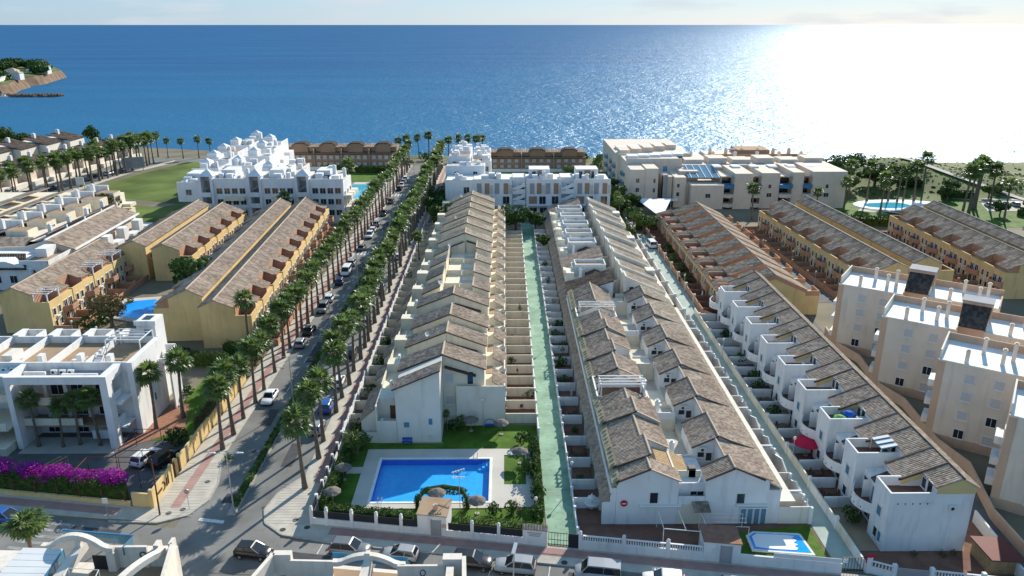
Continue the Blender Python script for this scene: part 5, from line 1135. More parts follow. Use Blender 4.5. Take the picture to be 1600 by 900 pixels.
    MB().box(-51.3, -49.8, 107.2, 107.5, 0, 9.4).box(-51.3, -49.9, 104.5, 104.7, 7.6, 8.2).box(-49.9, -49.7, 104.5, 107.5, 0, 9.2).build('rear_frame', 'white', t)
    # sunken terraces further left
    MB().box(-82, -67, 94.2, 98.4, 6.4, 6.6).box(-82, -67, 94.0, 94.2, 6.6, 7.6).build('terrace', 'cream', t); MB().box(-82, -67, 92.2, 98.4, 3.1, 3.3).box(-82, -67, 92.0, 92.2, 3.3, 4.3).build('terrace', 'cream', t)
    MB().box(-82, -67, 91.0, 98, 0, 1.1).build('terrace', 'cream', t)
    MB().box(-70.6, -67.6, 95, 98, 9.8, 9.95).build('terrace_canopy', 'sail', t)
    for x, y in ((-69.6, 100.4), (-60.6, 100.4)):
        o = tag(MB().box(x - .9, x + .9, y - .3, y + .3, Z + .3, Z + .4).bar((x + .8, y, Z + .35), (x + 1.3, y, Z + .8), .6, .08).box(x - .8, x - .7, y - .25, y + .25, Z + .05, Z + .3).box(x + .6, x + .7, y - .25, y + .25, Z + .05, Z + .3).build('sun_lounger', 'acwhite'), 'white sun lounger on the brown roof terrace, ' + ('left one' if x < -65 else 'beside the square chimney'), 'sun lounger')
portal_building()
def forecourt():
    sheet('forecourt', [(-82, 84), (-43, 79.8), (-43, 94), (-51, 97), (-82, 97)], .02, 'asphalt2')
    sheet('brick_path', [(-52.9, 92.6), (-46, 98), (-48.4, 106), (-51.3, 104)], .05, 'terracotta')
    sheet('brick_path', [(-66, 91.6), (-53, 91.6), (-53, 96), (-66, 96)], .045, 'kerb')
    sheet('side_lawn', [(-49.8, 95), (-43.2, 95), (-43.2, 122), (-49.2, 122)], .04, 'grass')
    t = thing('garden_wall', 'ochre wall with dark gates along the left pavement corner', 'wall', (-42.4, 90, 0))
    a = Vector((*sl(-44.9, .2), 0)); b = Vector((*sl(-42.4, .2), 0))
    MB().bar((a.x, a.y, 1), (b.x, b.y, 1), .25, 2.0).build('wall_run', 'yellow', t)
    y = 79.2
    for i, (L, h, gate) in enumerate([(5.6, 2.3, 0), (1.4, 2.2, 1), (1.3, 2.2, 1), (4.5, 2.2, 0), (5.5, 2.2, 0), (5.5, 2.0, 0), (5.5, 2.0, 0), (5.5, 2.0, 0)]):
        if gate: MB().box(-42.42, -42.34, y + .15, y + L - .15, .15, h - .1).build('gate_leaf', 'doorbrown', t)
        else: MB().box(-42.5, -42.25, y + .02, y + L, 0, h).build('wall_run', 'yellow', t)
        MB().box(-42.6, -42.15, y - .2, y + .2, 0, h + .25).build('pier', 'yellow', t); y += L
    e = thing('wall_emblem', 'brown curved emblem and letters on the ochre corner wall', 'sign', (-42.2, 82, 1))
    mb = MB(); mb.tube([(-42.22, 82.0 + .55 * math.sin(a * .35), 1.15 + .55 * math.cos(a * .35)) for a in range(10)], .09, 6)
    mb.tube([(-42.22, 83.0, .6), (-42.22, 83.1, 1.7)], .09, 6).tube([(-42.22, 83.5, .6), (-42.22, 83.6, 1.8)], .09, 6); mb.build('emblem', 'doorbrown', e)
    for i in range(4): MB().box(-42.24, -42.18, 80.5 + i * .32, 80.72 + i * .32, .95, 1.25).build('letter', 'doorbrown', e)
    # street boundary: low ochre wall and bougainvillea over a dark hedge
    w = thing('garden_wall', 'low ochre wall under the dark hedge along the left street', 'wall', (-60, 82, 0))
    p, q = sl(-95, .15), sl(-45.2, .15); MB().bar((p[0], p[1], .35), (q[0], q[1], .35), .3, .7).build('wall_base', 'yellow', w)
    for i in range(17):
        c = sl(-93 + i * 2.95, .15); MB().box(c[0] - .05, c[0] + .05, c[1] - .05, c[1] + .05, .7, 2.2).build('fence_post', 'redmetal', w)
    hedge('hedge', 'dark clipped hedge behind the low ochre street wall', sl(-95, .9), sl(-46.2, .9), 1.1, 2.6)
    for i, (x, r, n) in enumerate([(-63.4, 3.0, 1), (-59.6, 1.6, 0), (-55.0, 2.8, 1), (-51.6, 2.6, 1), (-48.2, 2.2, 0), (-69, 3.2, 1)]):
        c = sl(x, 1.8); bl = [((c[0] + rnd.uniform(-r, r) * .7, c[1] + rnd.uniform(-.6, .6), 2.5 + rnd.uniform(-.3, .6)), (r * .6, 1.1, .85), 330, .2) for _ in range(6)]
        tag(leaves(bl, i).build('bougainvillea', 'bougain'), f'magenta bougainvillea mass over the dark hedge, {nth(i)} from ' + 'the mound list' if 0 else ['wide dull magenta bougainvillea mound behind the left street hedge', 'small bright pink bougainvillea clump at the trellis foot', 'broad bright magenta bougainvillea mound in the middle of the hedge', 'magenta bougainvillea trailing between the broad mound and the corner', 'magenta bougainvillea mound nearest the ochre corner pier', 'magenta bougainvillea at the left edge of the hedge'][i], 'bougainvillea')
    # parking pergolas of thin red tubes
    for k, (x0, x1, y0, y1) in enumerate([(-53.6, -45.6, 83.2, 86.4), (-50.8, -43.8, 88.0, 93.6)]):
        f = thing('carport_frame', ['rusty red carport frame without a roof nearer the street', 'rusty red carport frame above the white and black cars'][k], 'carport', (x0, y0, 0))
        for x in (x0, (x0 + x1) / 2, x1):
            for y in (y0, y1): MB().tube([(x, y, 0), (x, y, 2.6)], .05, 5).build('post', 'redmetal', f)
        for y in (y0, y1): MB().tube([(x0, y, 2.6), (x1, y, 2.6)], .05, 5).build('beam', 'redmetal', f)
        for x in (x0, (x0 + x1) / 2, x1): MB().tube([(x, y0, 2.6), (x, y1, 2.6)], .04, 5).build('cross_beam', 'redmetal', f)
    f = thing('trellis', 'wooden trellis of two rails standing in the bougainvillea', 'trellis', (-59, 83, 0))
    a, b = sl(-59.2, 1.2), sl(-58.0, 5.5)
    for s in (0, .8):
        MB().bar((a[0] + s, a[1], 2.5), (b[0] + s, b[1], 2.5), .1).build('rail', 'wood', f)
        MB().bar((a[0] + s, a[1], 0), (a[0] + s, a[1], 2.5), .1).build('post', 'wood', f); MB().bar((b[0] + s, b[1], 0), (b[0] + s, b[1], 2.5), .1).build('post', 'wood', f)
    car('suv', 'white', -47.7, 89.6, 72, 'white car parked under the rusty carport frame'); car('suv', 'black', -45.3, 89.4, 72, 'black car parked beside the white car under the carport')
    hedge('hedge', 'tall olive hedge between the lawn and the left avenue pavement', (-43.1, 96), (-43.1, 126), 1.3, 2.6, 'leafolive')
    hedge('hedge', 'dark hedge closing the lawn behind the white portal building', (-49, 124), (-43, 123), 1.6, 2.6)
    hedge('hedge', 'long dark hedge below the yellow gable walls', (-62, 121), (-47, 119.5), 1.6, 2.4)
    bush(-49.6, 108, 'dark bush beside the rear wall of the portal building', 1.6, 1.9)
    bush(-46.5, 111, 'low bush on the side lawn', 1.3, 1.2); bush(-44.8, 93.8, 'dark bush behind the parked black car', 1.6, 1.8); bush(-46.2, 95.6, 'wide dark bush on the lawn above the carport', 1.8, 1.7)
    bush(-36.9, 89.6, 'small shrub growing at the left avenue kerb', .8, .8, z=.1)
forecourt()
# ------------------------------------------------------------------ houses across the street at the bottom edge
def arch_houses():
    t = thing('apartment_building', 'white roofs with arched beams at the bottom left corner', 'apartment building', (-38, 62, 0))
    z = 4.2
    MB().prism([(-54, 52), (-30.15, 52), (-32.65, 63.7), (-47, 64.2), (-54, 63.8)], 0, z).build('wall', 'warmwhite', t)
    MB().prism([(-40.6, 53), (-31, 53), (-33.2, 63.2), (-40.6, 63.4)], z, z + .05).build('terrace_floor', 'terrace', t)
    MB().bar((-38.6, 63.3, 5.4), (-35.2, 63.3, 5.4), .3, 2.5).build('parapet', 'warmwhite', t)
    MB().bar((-32.75, 63.5, 5.5), (-30.3, 52.5, 5.5), .35, 2.8).build('side_wall', 'warmwhite', t)
    MB().box(-35.6, -32.6, 63.3, 64.2, 0, 6.0).build('corner_block', 'warmwhite', t)
    MB().box(-34.6, -34.1, 63.3, 64.2, 6.0, 6.7).box(-33.1, -32.75, 63.3, 64.3, 6.0, 6.9).build('corner_block', 'warmwhite', t)
    def arch(a, b, h, w=.55, th=.55, n=14, nm='arched_beam', flat=.12):
        a, b = Vector(a), Vector(b); d = (b - a); s = Vector((-d.y, d.x, 0)).normalized() * (w / 2); V = []; m = n + 1
        for i in range(m):
            u = i / n; q = a + d * u; q.z += h * (math.sin(math.pi * min(1, max(0, (u - flat) / (1 - 2 * flat)))) ** .8 if flat < u < 1 - flat else 0)
            V += [q - s, q + s, q + s - Vector((0, 0, th)), q - s - Vector((0, 0, th))]
        F = [(i * 4 + k, i * 4 + (k + 1) % 4, i * 4 + 4 + (k + 1) % 4, i * 4 + 4 + k) for i in range(n) for k in range(4)] + [(3, 2, 1, 0), (n * 4, n * 4 + 1, n * 4 + 2, n * 4 + 3)]
        return MB().add(V, F).build(nm, 'warmwhite', t)
    arch((-45.4, 63.4, 6.9), (-38.2, 62.9, 6.9), 1.35)
    arch((-33.6, 63.2, 6.6), (-36.8, 53.6, 6.0), .9, .7, .6, flat=.06)
    for p in ((-45.0, 63.3), (-38.5, 62.9)): MB().box(p[0] - .4, p[0] + .4, p[1] - .35, p[1] + .35, z, 6.4).build('pillar', 'warmwhite', t)
    MB().bar((-41.5, 63.6, 6.6), (-42.6, 54.0, 4.6), .9, .8).build('stair_wall', 'warmwhite', t); MB().box(-41.85, -41.35, 62.85, 63.35, 6.6, 8.0).build('arch_key', 'warmwhite', t)
    MB().box(-36.2, -35.4, 57.6, 58.4, z, 6.4).build('pillar', 'warmwhite', t)
    MB().bar((-44.6, 65.6, 6.3), (-37.2, 64.6, 6.3), .06, 1.0).bar((-37.2, 64.6, 6.3), (-37.4, 63.0, 6.3), .06, 1.0).build('glass_rail', 'glassblue', t); MB().bar((-44.7, 65.7, 6.85), (-37.1, 64.7, 6.85), .12, .1).build('rail', 'bluepanel', t)
    MB().bar((-40.5, 63.0, 5.0), (-38.9, 62.9, 5.0), .08, 1.7).build('door_leaf', 'darkmetal', t)
    MB().prism([(-53.5, 60.2), (-47.3, 60.2), (-47.3, 63.2), (-53.5, 63.4)], z, 6.3).build('block', 'warmwhite', t); MB().prism([(-53.5, 54), (-49, 54), (-49, 60), (-53.5, 60)], z, 5.4).build('lower_roof', 'glassblue', t)
    w = MB(); w.tube([(-35.6 + .3 * math.cos(a * .5236), 63.08, 5.8 + .3 * math.sin(a * .5236)) for a in range(13)], .05, 6, False)
    tag(w.build('wall_wreath', 'darkmetal'), 'dark ring wreath hanging on the white roof terrace wall', 'wreath')
    for i, (px, py) in enumerate([(-40.6, 57.2), (-37.8, 58.0)]):
        pass
    f = thing('pergola_frame', 'thin white awning frame over the brown roof terrace', 'pergola', (-39, 56, z))
    P = [(-40.6, 56.2), (-37.4, 55.8), (-38.2, 59.9), (-41.2, 60.2)]
    for i, q in enumerate(P): MB().tube([(*q, z), (*q, 6.6)], .035, 5).build('post', 'frame', f); MB().tube([(*q, 6.6), (*P[(i + 1) % 4], 6.6)], .035, 5).build('beam', 'frame', f)
    c = thing('glazed_conservatory', 'conservatory with eight white roof panels at the bottom left', 'conservatory', (-46, 58, z))
    A, B, Cc, D = Vector((-47.6, 55.4, 6.2)), Vector((-42.9, 55.4, 6.2)), Vector((-42.9, 62.6, 6.9)), Vector((-46.8, 62.8, 6.9))
    for i in range(9):
        u0, u1 = i / 9, (i + .93) / 9; a, b, q, r = A.lerp(D, u0), B.lerp(Cc, u0), B.lerp(Cc, u1), A.lerp(D, u1); dz = Vector((0, 0, .09))
        MB().add([a, b, q, r, a + dz, b + dz, q + dz, r + dz], [(3, 2, 1, 0), (4, 5, 6, 7), (0, 1, 5, 4), (1, 2, 6, 5), (2, 3, 7, 6), (3, 0, 4, 7)]).build('roof_panel', 'acwhite', c)
    MB().bar(B - Vector((0, 0, .8)), Cc - Vector((0, 0, .9)), .06, 1.5).build('glass_wall', 'glassblue', c)
    for i in range(5): q = B.lerp(Cc, i / 4); MB().bar(q - Vector((0, 0, 1.6)), q, .1).build('mullion', 'bluepanel', c)
    MB().bar(A - Vector((0, 0, .06)), D - Vector((0, 0, .06)), .14, .12).bar(B - Vector((0, 0, .06)), Cc - Vector((0, 0, .06)), .14, .12).build('frame', 'bluepanel', c)
    t = thing('apartment_building', 'white roof terraces with central arch at the bottom middle', 'apartment building', (-13, 60, 0)); z = 5.0; t.scale = (1, 1, .93)
    MB().prism([(-24.4, 50), (-3.4, 50), (-3.4, 61.0), (-22.0, 63.6)], 0, z).build('wall', 'warmwhite', t)
    MB().prism([(-22.6, 51), (-3.8, 51), (-3.9, 60.6), (-21.6, 62.9)], z, z + .05).build('terrace_floor', 'terrace', t)
    MB().bar((-21.2, 61.3, 6), (-16.6, 61.1, 6), .25, 2.0).build('parapet', 'warmwhite', t); MB().bar((-10.3, 60.4, 6), (-5.8, 60.4, 6), .25, 2.0).build('parapet', 'warmwhite', t)
    MB().box(-22.3, -20.6, 61.3, 62.0, z, 7.6).bar((-22.3, 61.6, 6.5), (-23.6, 57, 6.5), .4, 2.2).build('side_block', 'warmwhite', t)
    MB().box(-6.0, -4.2, 60.5, 61.4, z, 7.6).bar((-4.0, 61.0, 6.4), (-3.6, 54, 6.4), .4, 2.4).box(-5.6, -4.9, 57, 60, z, 7.2).build('side_block', 'warmwhite', t)
    arch((-16.6, 61.2, 7.0), (-9.6, 60.7, 7.0), 1.0)
    MB().bar((-16.8, 62.2, 6.6), (-9.4, 61.4, 6.6), .08, 1.1).build('blue_rail', 'bluepanel', t)
    MB().bar((-13.1, 61.0, 6.6), (-13.5, 54, 5.9), .7, 1.8).build('divider_wall', 'warmwhite', t); MB().box(-13.3, -12.9, 60.7, 61.2, 7.4, 8.2).build('arch_key', 'warmwhite', t)
    for i in range(4): bush(-10.2 + i * .55, 59.6 - .2 * (i % 2), f'potted plant on the bottom roof terrace, {nth(i)} from the arch',   .45, .8, z=4.65, group='potted plants on the bottom terrace', n=60)
    w = MB(); w.tube([(-7.9 + .25 * math.cos(a * .5236), 60.22, 5.75 + .35 * math.sin(a * .5236)) for a in range(13)], .04, 6, False)
    tag(w.build('wall_wreath', 'darkmetal'), 'dark oval wreath on the bottom middle terrace wall', 'wreath')
    tag(leaves([((-51.2, 65.8, 6.0), (2.6, 1.8, 1.6), 10, .2)], 4).build('palm_scrap', 'palmleaf'), 'stray palm leaves at the bottom left corner', 'leaves') if 0 else palm(-49.6, 67.4, 'short fan palm whose crown rises above the bottom left roofs', .66, None, True, 2, sh=1.5)
arch_houses()
# ------------------------------------------------------------------ distant apartments
def block(t, x0, x1, y0, y1, z0, z1, m, nm='wall'): return MB().box(x0, x1, y0, y1, z0, z1).build(nm, m, t)
def wins(t, x0, x1, y, zs, n, w=1.5, h=1.4, ang=0, pm='glass', fm='frame'):
    for z in zs:
        for i in range(n): win(t, x0 + (x1 - x0) * (i + .5) / n, y, z, w, h, ang, pm, fm)
def far_apartments():
    m = 'aptwhite'; t = thing('apartment_building', 'bright white apartment complex with stepped roofs and pyramid turrets', 'apartment building', (-72, 220, 0))
    Y = 219; rr = random.Random(31)
    def clutter(a, b, y0, y1, h, n=4):
        for _ in range(n):
            x = rr.uniform(a + .6, b - 2.4); y = rr.uniform(y0 + 1, y1 - 2); w = rr.uniform(1.0, 2.6); d = rr.uniform(1, 3)
            MB().box(x, x + w, y, y + d, h, h + rr.uniform(.9, 2.2)).build('roof_box', m, t)
        MB().box(a + .3, b - .3, y0 + .3, y1 - .3, h, h + .05).build('roof_terrace', rr.choice(['terrace', 'deck', 'roofgrey', 'terrace']), t)
        chimney(t, rr.uniform(a + 1, b - 1), rr.uniform(y0 + 1, y1 - 1), h, rr.uniform(1.6, 2.6), 1.0, m)
    def pyramid(x, y, z, r=1.5, hh=1.3): MB().add([(x - r, y - r, z), (x + r, y - r, z), (x + r, y + r, z), (x - r, y + r, z), (x, y, z + hh)], [(0, 1, 4), (1, 2, 4), (2, 3, 4), (3, 0, 4), (3, 2, 1, 0)]).build('pyramid_roof', m, t)
    for k, (a, b, h) in enumerate([(-94.2, -87.7, 11.2), (-83.7, -73.9, 12.2), (-69.9, -60.2, 12.2), (-56.2, -46.5, 12.0)]):
        block(t, a, b, Y, Y + 12, 0 if k else 6.5, h, m); parapet(t, [(a, Y + .2), (b, Y + .2)], h, h + 1.0, .3, m)
        wins(t, a + .5, b - .5, Y, (2.4, 5.6, 8.8) if k else (8.4,), 1 if k == 0 else 4, 1.6, 1.6); clutter(a, b, Y, Y + 12, h, 5)
        MB().box(a + 1.2, a + 5.0, Y + 5, Y + 11, h, h + 2.6).build('roof_room', m, t); MB().box(b - 4, b - 3.8, Y + .4, Y + 9, h, h + 1.4).build('terrace_wall', m, t)
        if k in (1, 2): MB().box(a + 3, b - 1, Y - 1.4, Y, 7.0, 8.1).build('balcony', 'cream', t); MB().box(a + 3, b - 1, Y - 1.4, Y, 3.8, 4.8).build('balcony', 'pale', t)
    for x in (-85.7, -71.9, -58.2):
        MB().box(x - 2, x - 1.3, Y - .6, Y + 8, 0, 13.8).box(x + 1.3, x + 2, Y - .6, Y + 8, 0, 13.8).box(x - 1.3, x + 1.3, Y + 3, Y + 8, 0, 13.8).build('stair_tower', m, t)
        pyramid(x, Y + 2, 13.8, 2.3, 1.9)
        for z in (1.5, 4.8, 8.0): MB().box(x - 1.3, x + 1.3, Y - .9, Y - .6, z, z + 1.3).build('stair_parapet', m, t)
        MB().box(x - 1.3, x + 1.3, Y + 2.9, Y + 2.99, 0, 12).build('stair_recess', 'roofgrey', t)
        MB().bar((x - 1.2, Y + 1, 9.8), (x + 1.2, Y + 1, 11.0), 1.0, .3).build('stair_flight', 'roofgrey', t)
    for i, (x, y, w, d, h) in enumerate([(-95, 233, 8, 12, 12.6), (-86, 236, 9, 12, 13.0), (-76, 234, 9, 12, 11.6), (-98, 248, 9, 12, 12.8), (-86, 252, 9, 12, 13.2), (-100, 263, 9, 12, 12.8), (-88, 268, 8, 12, 13.2), (-101, 279, 9, 12, 12.8), (-90, 284, 8, 10, 13.2), (-98, 294, 8, 8, 13.2)]):
        block(t, x, x + w, y, y + d, 0, h, m); parapet(t, [(x, y + .2), (x + w, y + .2), (x + w - .2, y + d)], h, h + 1.0, .25, m)
        MB().box(x + 1, x + 4, y + 4, y + 8, h, h + 2.2).build('roof_room', m, t); pyramid(x + 2.5, y + 6, h + 2.2, 1.6, 1.1)
        MB().box(x + w, x + w + 2.4, y + 2, y + d - 2, 0, h - 3).build('terrace_block', m, t); clutter(x, x + w, y, y + d, h, 3)
        wins(t, x + .6, x + w, y, (h - 2.6,), 2, 1.2, 1.3)
    for i, (x, y, w, d, h) in enumerate([(-73, 248, 7, 10, 9.4), (-76, 262, 7, 10, 8.6), (-55, 224, 7, 8, 13.2)]):
        block(t, x, x + w, y, y + d, 0, h, m); wins(t, x, x + w, y, (h - 3,), 2, 1.2, 1.3); clutter(x, x + w, y, y + d, h, 2)
    for i in range(3): MB().box(-46.3, -44.4, 219.5 + i * 4, 222.5 + i * 4, 3.6, 4.8).box(-46.3, -44.4, 219.5 + i * 4, 222.5 + i * 4, 7.0, 8.2).build('balcony', 'pale', t); win(t, -46.48, 221 + i * 4, 7.1, 1.6, 2, R(90)); win(t, -46.48, 221 + i * 4, 3.7, 1.6, 2, R(90))
    t = thing('apartment_building', 'white apartment block with brown window bands behind the cream row', 'apartment building', (5, 222, 0)); Y = 222
    for k, (a, b, h) in enumerate([(-17.4, -9.3, 11.2), (-9.3, 2.2, 11.4), (6.3, 16.6, 11.4), (20.2, 31, 11.4)]):
        block(t, a, b, Y, Y + 13, 0, h, m)
        if k:
            for j, u in enumerate((.10, .30, .55, .78)):
                x = a + (b - a) * u; MB().box(x, x + 1.4, Y - .06, Y, 7.9, 11.1).build('brown_panel', 'brownwall' if j % 2 else 'roofgrey', t)
                if j in (1, 3): win(t, x + 2.0, Y, 8.0, .9, 2.6, 0, 'shutter')
            MB().box(a + .4, b - .4, Y - 1.2, Y, 4.5, 4.75).build('balcony', m, t); MB().box(a + .8, a + 3.2, Y - .06, Y, 5.0, 7.2).build('brown_panel', 'brownwall', t); win(t, a + 4.8, Y, 4.9, 1.9, 2.3, 0); win(t, b - 1.8, Y, 4.9, 1.9, 2.3, 0); wins(t, a + .5, b - .5, Y, (1.4,), 3, 2.2, 2.4); MB().box(a + .4, b - .4, Y - 1.2, Y, 1.0, 1.25).build('balcony', m, t)
        else: win(t, -14.5, Y, 2.6, 2.2, 2.4, 0); win(t, -11.2, Y, 7.6, 1.6, 2.4, 0); MB().box(-17.2, -13, Y - .06, Y, 2.4, 4.6).build('brown_panel', 'brownwall', t)
        if k > 1: MB().box(a + 1.0, b - 3.2, Y + 5, Y + 11, h, h + 2.9).build('roof_room', m, t); win(t, a + 2.4, Y + 5, h + .3, 1.0, 2.0, 0); win(t, b - 4.8, Y + 5, h + .3, .8, 2.0, 0); MB().box(a + 3.5, b - 5.5, Y + 4.94, Y + 5, h + .4, h + 2.6).build('brown_panel', 'brownwall', t)
        clutter(a, b, Y, Y + 4.8, h, 4); parapet(t, [(a, Y + .1), (b, Y + .1)], h, h + .9, .2, m)
    for x in (4.2, 18.4):
        MB().box(x - 1.9, x + 1.9, Y + 2.5, Y + 9, 0, 12.4).build('stair_recess', m, t)
        for z in (1.6, 4.8, 8.0): MB().box(x - 1.9, x + 1.9, Y - .4, Y - .2, z, z + 1.4).bar((x - 1.8, Y - .3, z + 1.2), (x + 1.8, Y - .3, z + 2.8), .2, 1.0).build('stair_parapet', m, t); win(t, x + .8, Y + 2.5, z + .4, 1.4, 2.0, 0)
    for i, (x, y, w, d, h) in enumerate([(-18.2, 236, 12, 10, 13.0), (-18.2, 247, 7, 10, 14.2), (-10.4, 247, 6, 10, 12.6), (-18.4, 258, 7, 10, 14.2), (-10.6, 258, 5.4, 10, 12.8), (-18, 270, 6, 10, 13.0), (-11, 270, 6, 12, 12.4), (-17, 282, 5, 8, 11.6)]):
        block(t, x, x + w, y, y + d, 0, h, m); wins(t, x + .5, x + w, y, (h - 2.5,), 2, 1.2, 1.5); parapet(t, [(x, y + .2), (x + w, y + .2)], h, h + .8, .2, m); clutter(x, x + w, y, y + d, h, 3)
        for z in (2.5, 5.5, 8.5): win(t, x - .01, y + 4, z, 1.4, 1.5, R(-90))
    # beige apartments, right
    m = 'aptbeige'; t = thing('apartment_building', 'beige seafront apartment block with terraced roofs at the shore', 'apartment building', (50, 265, 0))
    for (x0, x1, y0, y1, h) in [(38.6, 64, 262, 302, 12.6), (39.5, 58, 250, 262, 12.8), (39.6, 44.4, 240, 250, 11.8), (44.4, 48.4, 239.5, 250, 12.2), (50.2, 53.2, 241, 250, 9.4), (56, 62, 244, 262, 10.6)]: block(t, x0, x1, y0, y1, 0, h, m)
    for i in range(5):
        MB().box(39.5 + i * 4.6, 43 + i * 4.6, 264 + i * 3, 270 + i * 3, 12.6, 14.2).build('roof_room', m, t); MB().box(40 + i * 4.6, 44 + i * 4.6, 275 + 2 * i, 280 + 2 * i, 12.6, 13.5).build('roof_room', 'pale', t)
        MB().box(41 + i * 4, 44.6 + i * 4, 256 + i, 259.6 + i, 12.8, 13.6).build('roof_slab', 'sail', t)
    parapet(t, [(38.8, 262.2), (63.8, 262.2)], 12.6, 13.4, .3, m); parapet(t, [(39.6, 250.2), (57.8, 250.2)], 12.8, 13.6, .3, m)
    for z in (1.5, 4.6, 7.6):
        win(t, 42.0, 240, z, 1.1, 1.4, 0); win(t, 47.2, 239.5, z, .7, 1.4, 0)
        for q in (266, 276, 286): MB().box(37.6, 38.6, q, q + 4, z, z + 1.1).build('balcony', 'glassblue', t); win(t, 38.58, q + 2, z, 2, 2, R(-90))
        MB().box(38.6, 39.5, 251, 256, z, z + 1.1).build('balcony', 'glassblue', t)
    win(t, 52.5, 250, 9.2, 1.4, 2, 0, 'glassblue'); MB().box(50.2, 51.6, 240.4, 243, 0, 10).build('recess', 'roofgrey', t)
    for x in (43, 52.5): MB().box(x - 2, x + 2, 237.4, 240, 2.3, 2.6).build('entrance_canopy', 'roofwhite', t); MB().box(x - 1.5, x + 1.5, 239.3, 239.4, 0, 2.2).build('entrance_door', 'glass', t)
    t = thing('apartment_building', 'long beige apartment block with blue glazed balconies facing the gardens', 'apartment building', (80, 240, 0))
    for (x0, x1, y0, y1, h) in [(53.4, 57, 238.5, 252, 9.6), (57, 58.2, 240, 252, 7.4), (58.2, 68.4, 236, 252, 7.6), (71.6, 77.2, 236, 254, 11.2), (80.2, 86.0, 237, 254, 11.2), (90.0, 93.5, 237, 254, 11.4), (96.2, 107, 237, 254, 11.6), (58, 108, 252, 268, 11.2)]: block(t, x0, x1, y0, y1, 0, h, m)
    for x0, x1 in ((68.4, 71.6), (77.2, 80.2), (86, 90), (93.5, 96.2)):
        block(t, x0, x1, 240, 252, 0, 9.6, 'aptbeige', 'recess')
        for z in (.6, 3.6, 6.6):
            MB().prism([(x0, 238), (x0, 236.2), ((x0 + x1) / 2, 235.2), (x1, 236.2), (x1, 238)], z, z + 1.1).build('balcony', m if z < 6 else 'bluepanel', t); MB().box(x0 + .2, x1 - .2, 239.85, 239.98, z + .9, z + 2.6).build('balcony_window', 'glass', t)
        MB().add([(x0, 236, 10.8), (x1, 236, 9.6), (x1, 240, 9.6), (x0, 240, 11.0)], [(0, 1, 2, 3)]).build('glass_canopy', 'glassblue', t)
    for x, y in ((54.6, 238.5), (63.5, 236), (83, 237), (101, 237)): win(t, x, y, 3.6, .9 if x < 60 else 1.5, 1.3, 0); win(t, x, y, 6.4, .9, 1.2, 0) if x != 63.5 else None
    for i in range(6): MB().box(60 + i * 8, 66 + i * 8, 255, 262, 11.2, 12.4 + .5 * (i % 2)).build('roof_room', m, t); MB().box(67.5 + i * 6, 70 + i * 6, 246, 250, 11.25, 11.7).build('roof_slab', 'sail', t); chimney(t, 64 + i * 7.6, 264, 11.2, 2.2, .9, m)
    MB().add([(58, 240, 9.2), (68.4, 240, 9.2), (68.4, 250, 11.4), (58, 250, 11.4)], [(0, 1, 2, 3)]).build('glazed_roof', 'glassblue', t)
    for i in range(5): MB().bar((59 + i * 2.2, 240, 9.3), (59 + i * 2.2, 250, 11.5), .25, .1).build('roof_bar', 'frame', t)
    t = thing('apartment_building', 'low beige building with dish on its roof close to the bright sea', 'apartment building', (90, 285, 0))
    block(t, 76, 112, 285, 300, 0, 8.5, m); block(t, 62, 76, 288, 300, 0, 7.6, 'pale'); block(t, 88, 100, 290, 300, 8.5, 10.2, 'brownwall', 'roof_room'); parapet(t, [(76, 285.2), (112, 285.2)], 8.5, 9.4, .3, 'brownwall')
    for i in range(6): chimney(t, 78 + i * 6, 292, 8.5, 1.8, 1, m)
    tag(MB().tube_z((84, 284.6, 9.4), [(.15, 0), (.15, 1), (1.4, 2.0), (.2, 2.3)], 12).build('satellite_dish', 'roofgrey'), 'large grey dish on the low beige roof against the sea', 'dish')
    # brown blocks with arched turrets on the shore
    for nm, x0, x1, Y in (('brown apartment row with arched turrets left of the avenue end', -88, -43.5, 311), ('brown apartment row with arched turrets behind the white block', -6, 32.5, 307)):
        t = thing('apartment_building', nm, 'apartment building', (x0, Y, 0), 'brown apartment rows on the shore'); n = 4 if x0 < -50 else 3; w = (x1 - x0) / n
        block(t, x0, x1, Y, Y + 12, 0, 6.6, 'brownwall')
        for i in range(n):
            a = x0 + i * w; block(t, a + .3, a + w - .3, Y + 2, Y + 10, 6.6, 9.0, 'brownwall', 'upper_wall')
            tiled(t, (a, Y - .4, 6.2), (a + w, Y - .4, 6.2), (a + w, Y + 2, 6.9), (a, Y + 2, 6.9), 'tilesdark', .9, 1.2); tiled(t, (a, Y + 1.6, 9.0), (a + w, Y + 1.6, 9.0), (a + w, Y + 6, 9.9), (a, Y + 6, 9.9), 'tiles', .9, 1.2)
            c = a + w / 2; mb = MB(); pr = [(c - 3, 6.6), (c + 3, 6.6), (c + 3, 9.7), (c + 1.6, 10.6), (c - 1.6, 10.6), (c - 3, 9.7)]; mb.xz(pr, Y + 1.2, Y + 6); mb.build('turret', 'brownwall', t)
            MB().xz([(c - 3.3, 9.6), (c - 1.7, 10.65), (c + 1.7, 10.65), (c + 3.3, 9.6), (c + 3.3, 9.9), (c + 1.8, 10.95), (c - 1.8, 10.95), (c - 3.3, 9.9)], Y + .9, Y + 6.2).build('turret_roof', 'tilesdark', t)
            MB().box(a + .8, a + w - .8, Y - .1, Y, 3.4, 3.7).build('string_course', 'ridge', t); MB().box(a - .15, a + .15, Y - .3, Y + 2, 0, 8.4).build('party_wall', 'ridge', t); MB().box(a + w * .35, a + w * .65, Y + 1.9, Y + 2, 6.9, 8.6).build('terrace_glazing', 'roofgrey', t)
            wins(t, a + .6, a + w - .6, Y, (1.0, 4.1), 4, 1.2, 1.3, 0, 'shutter')
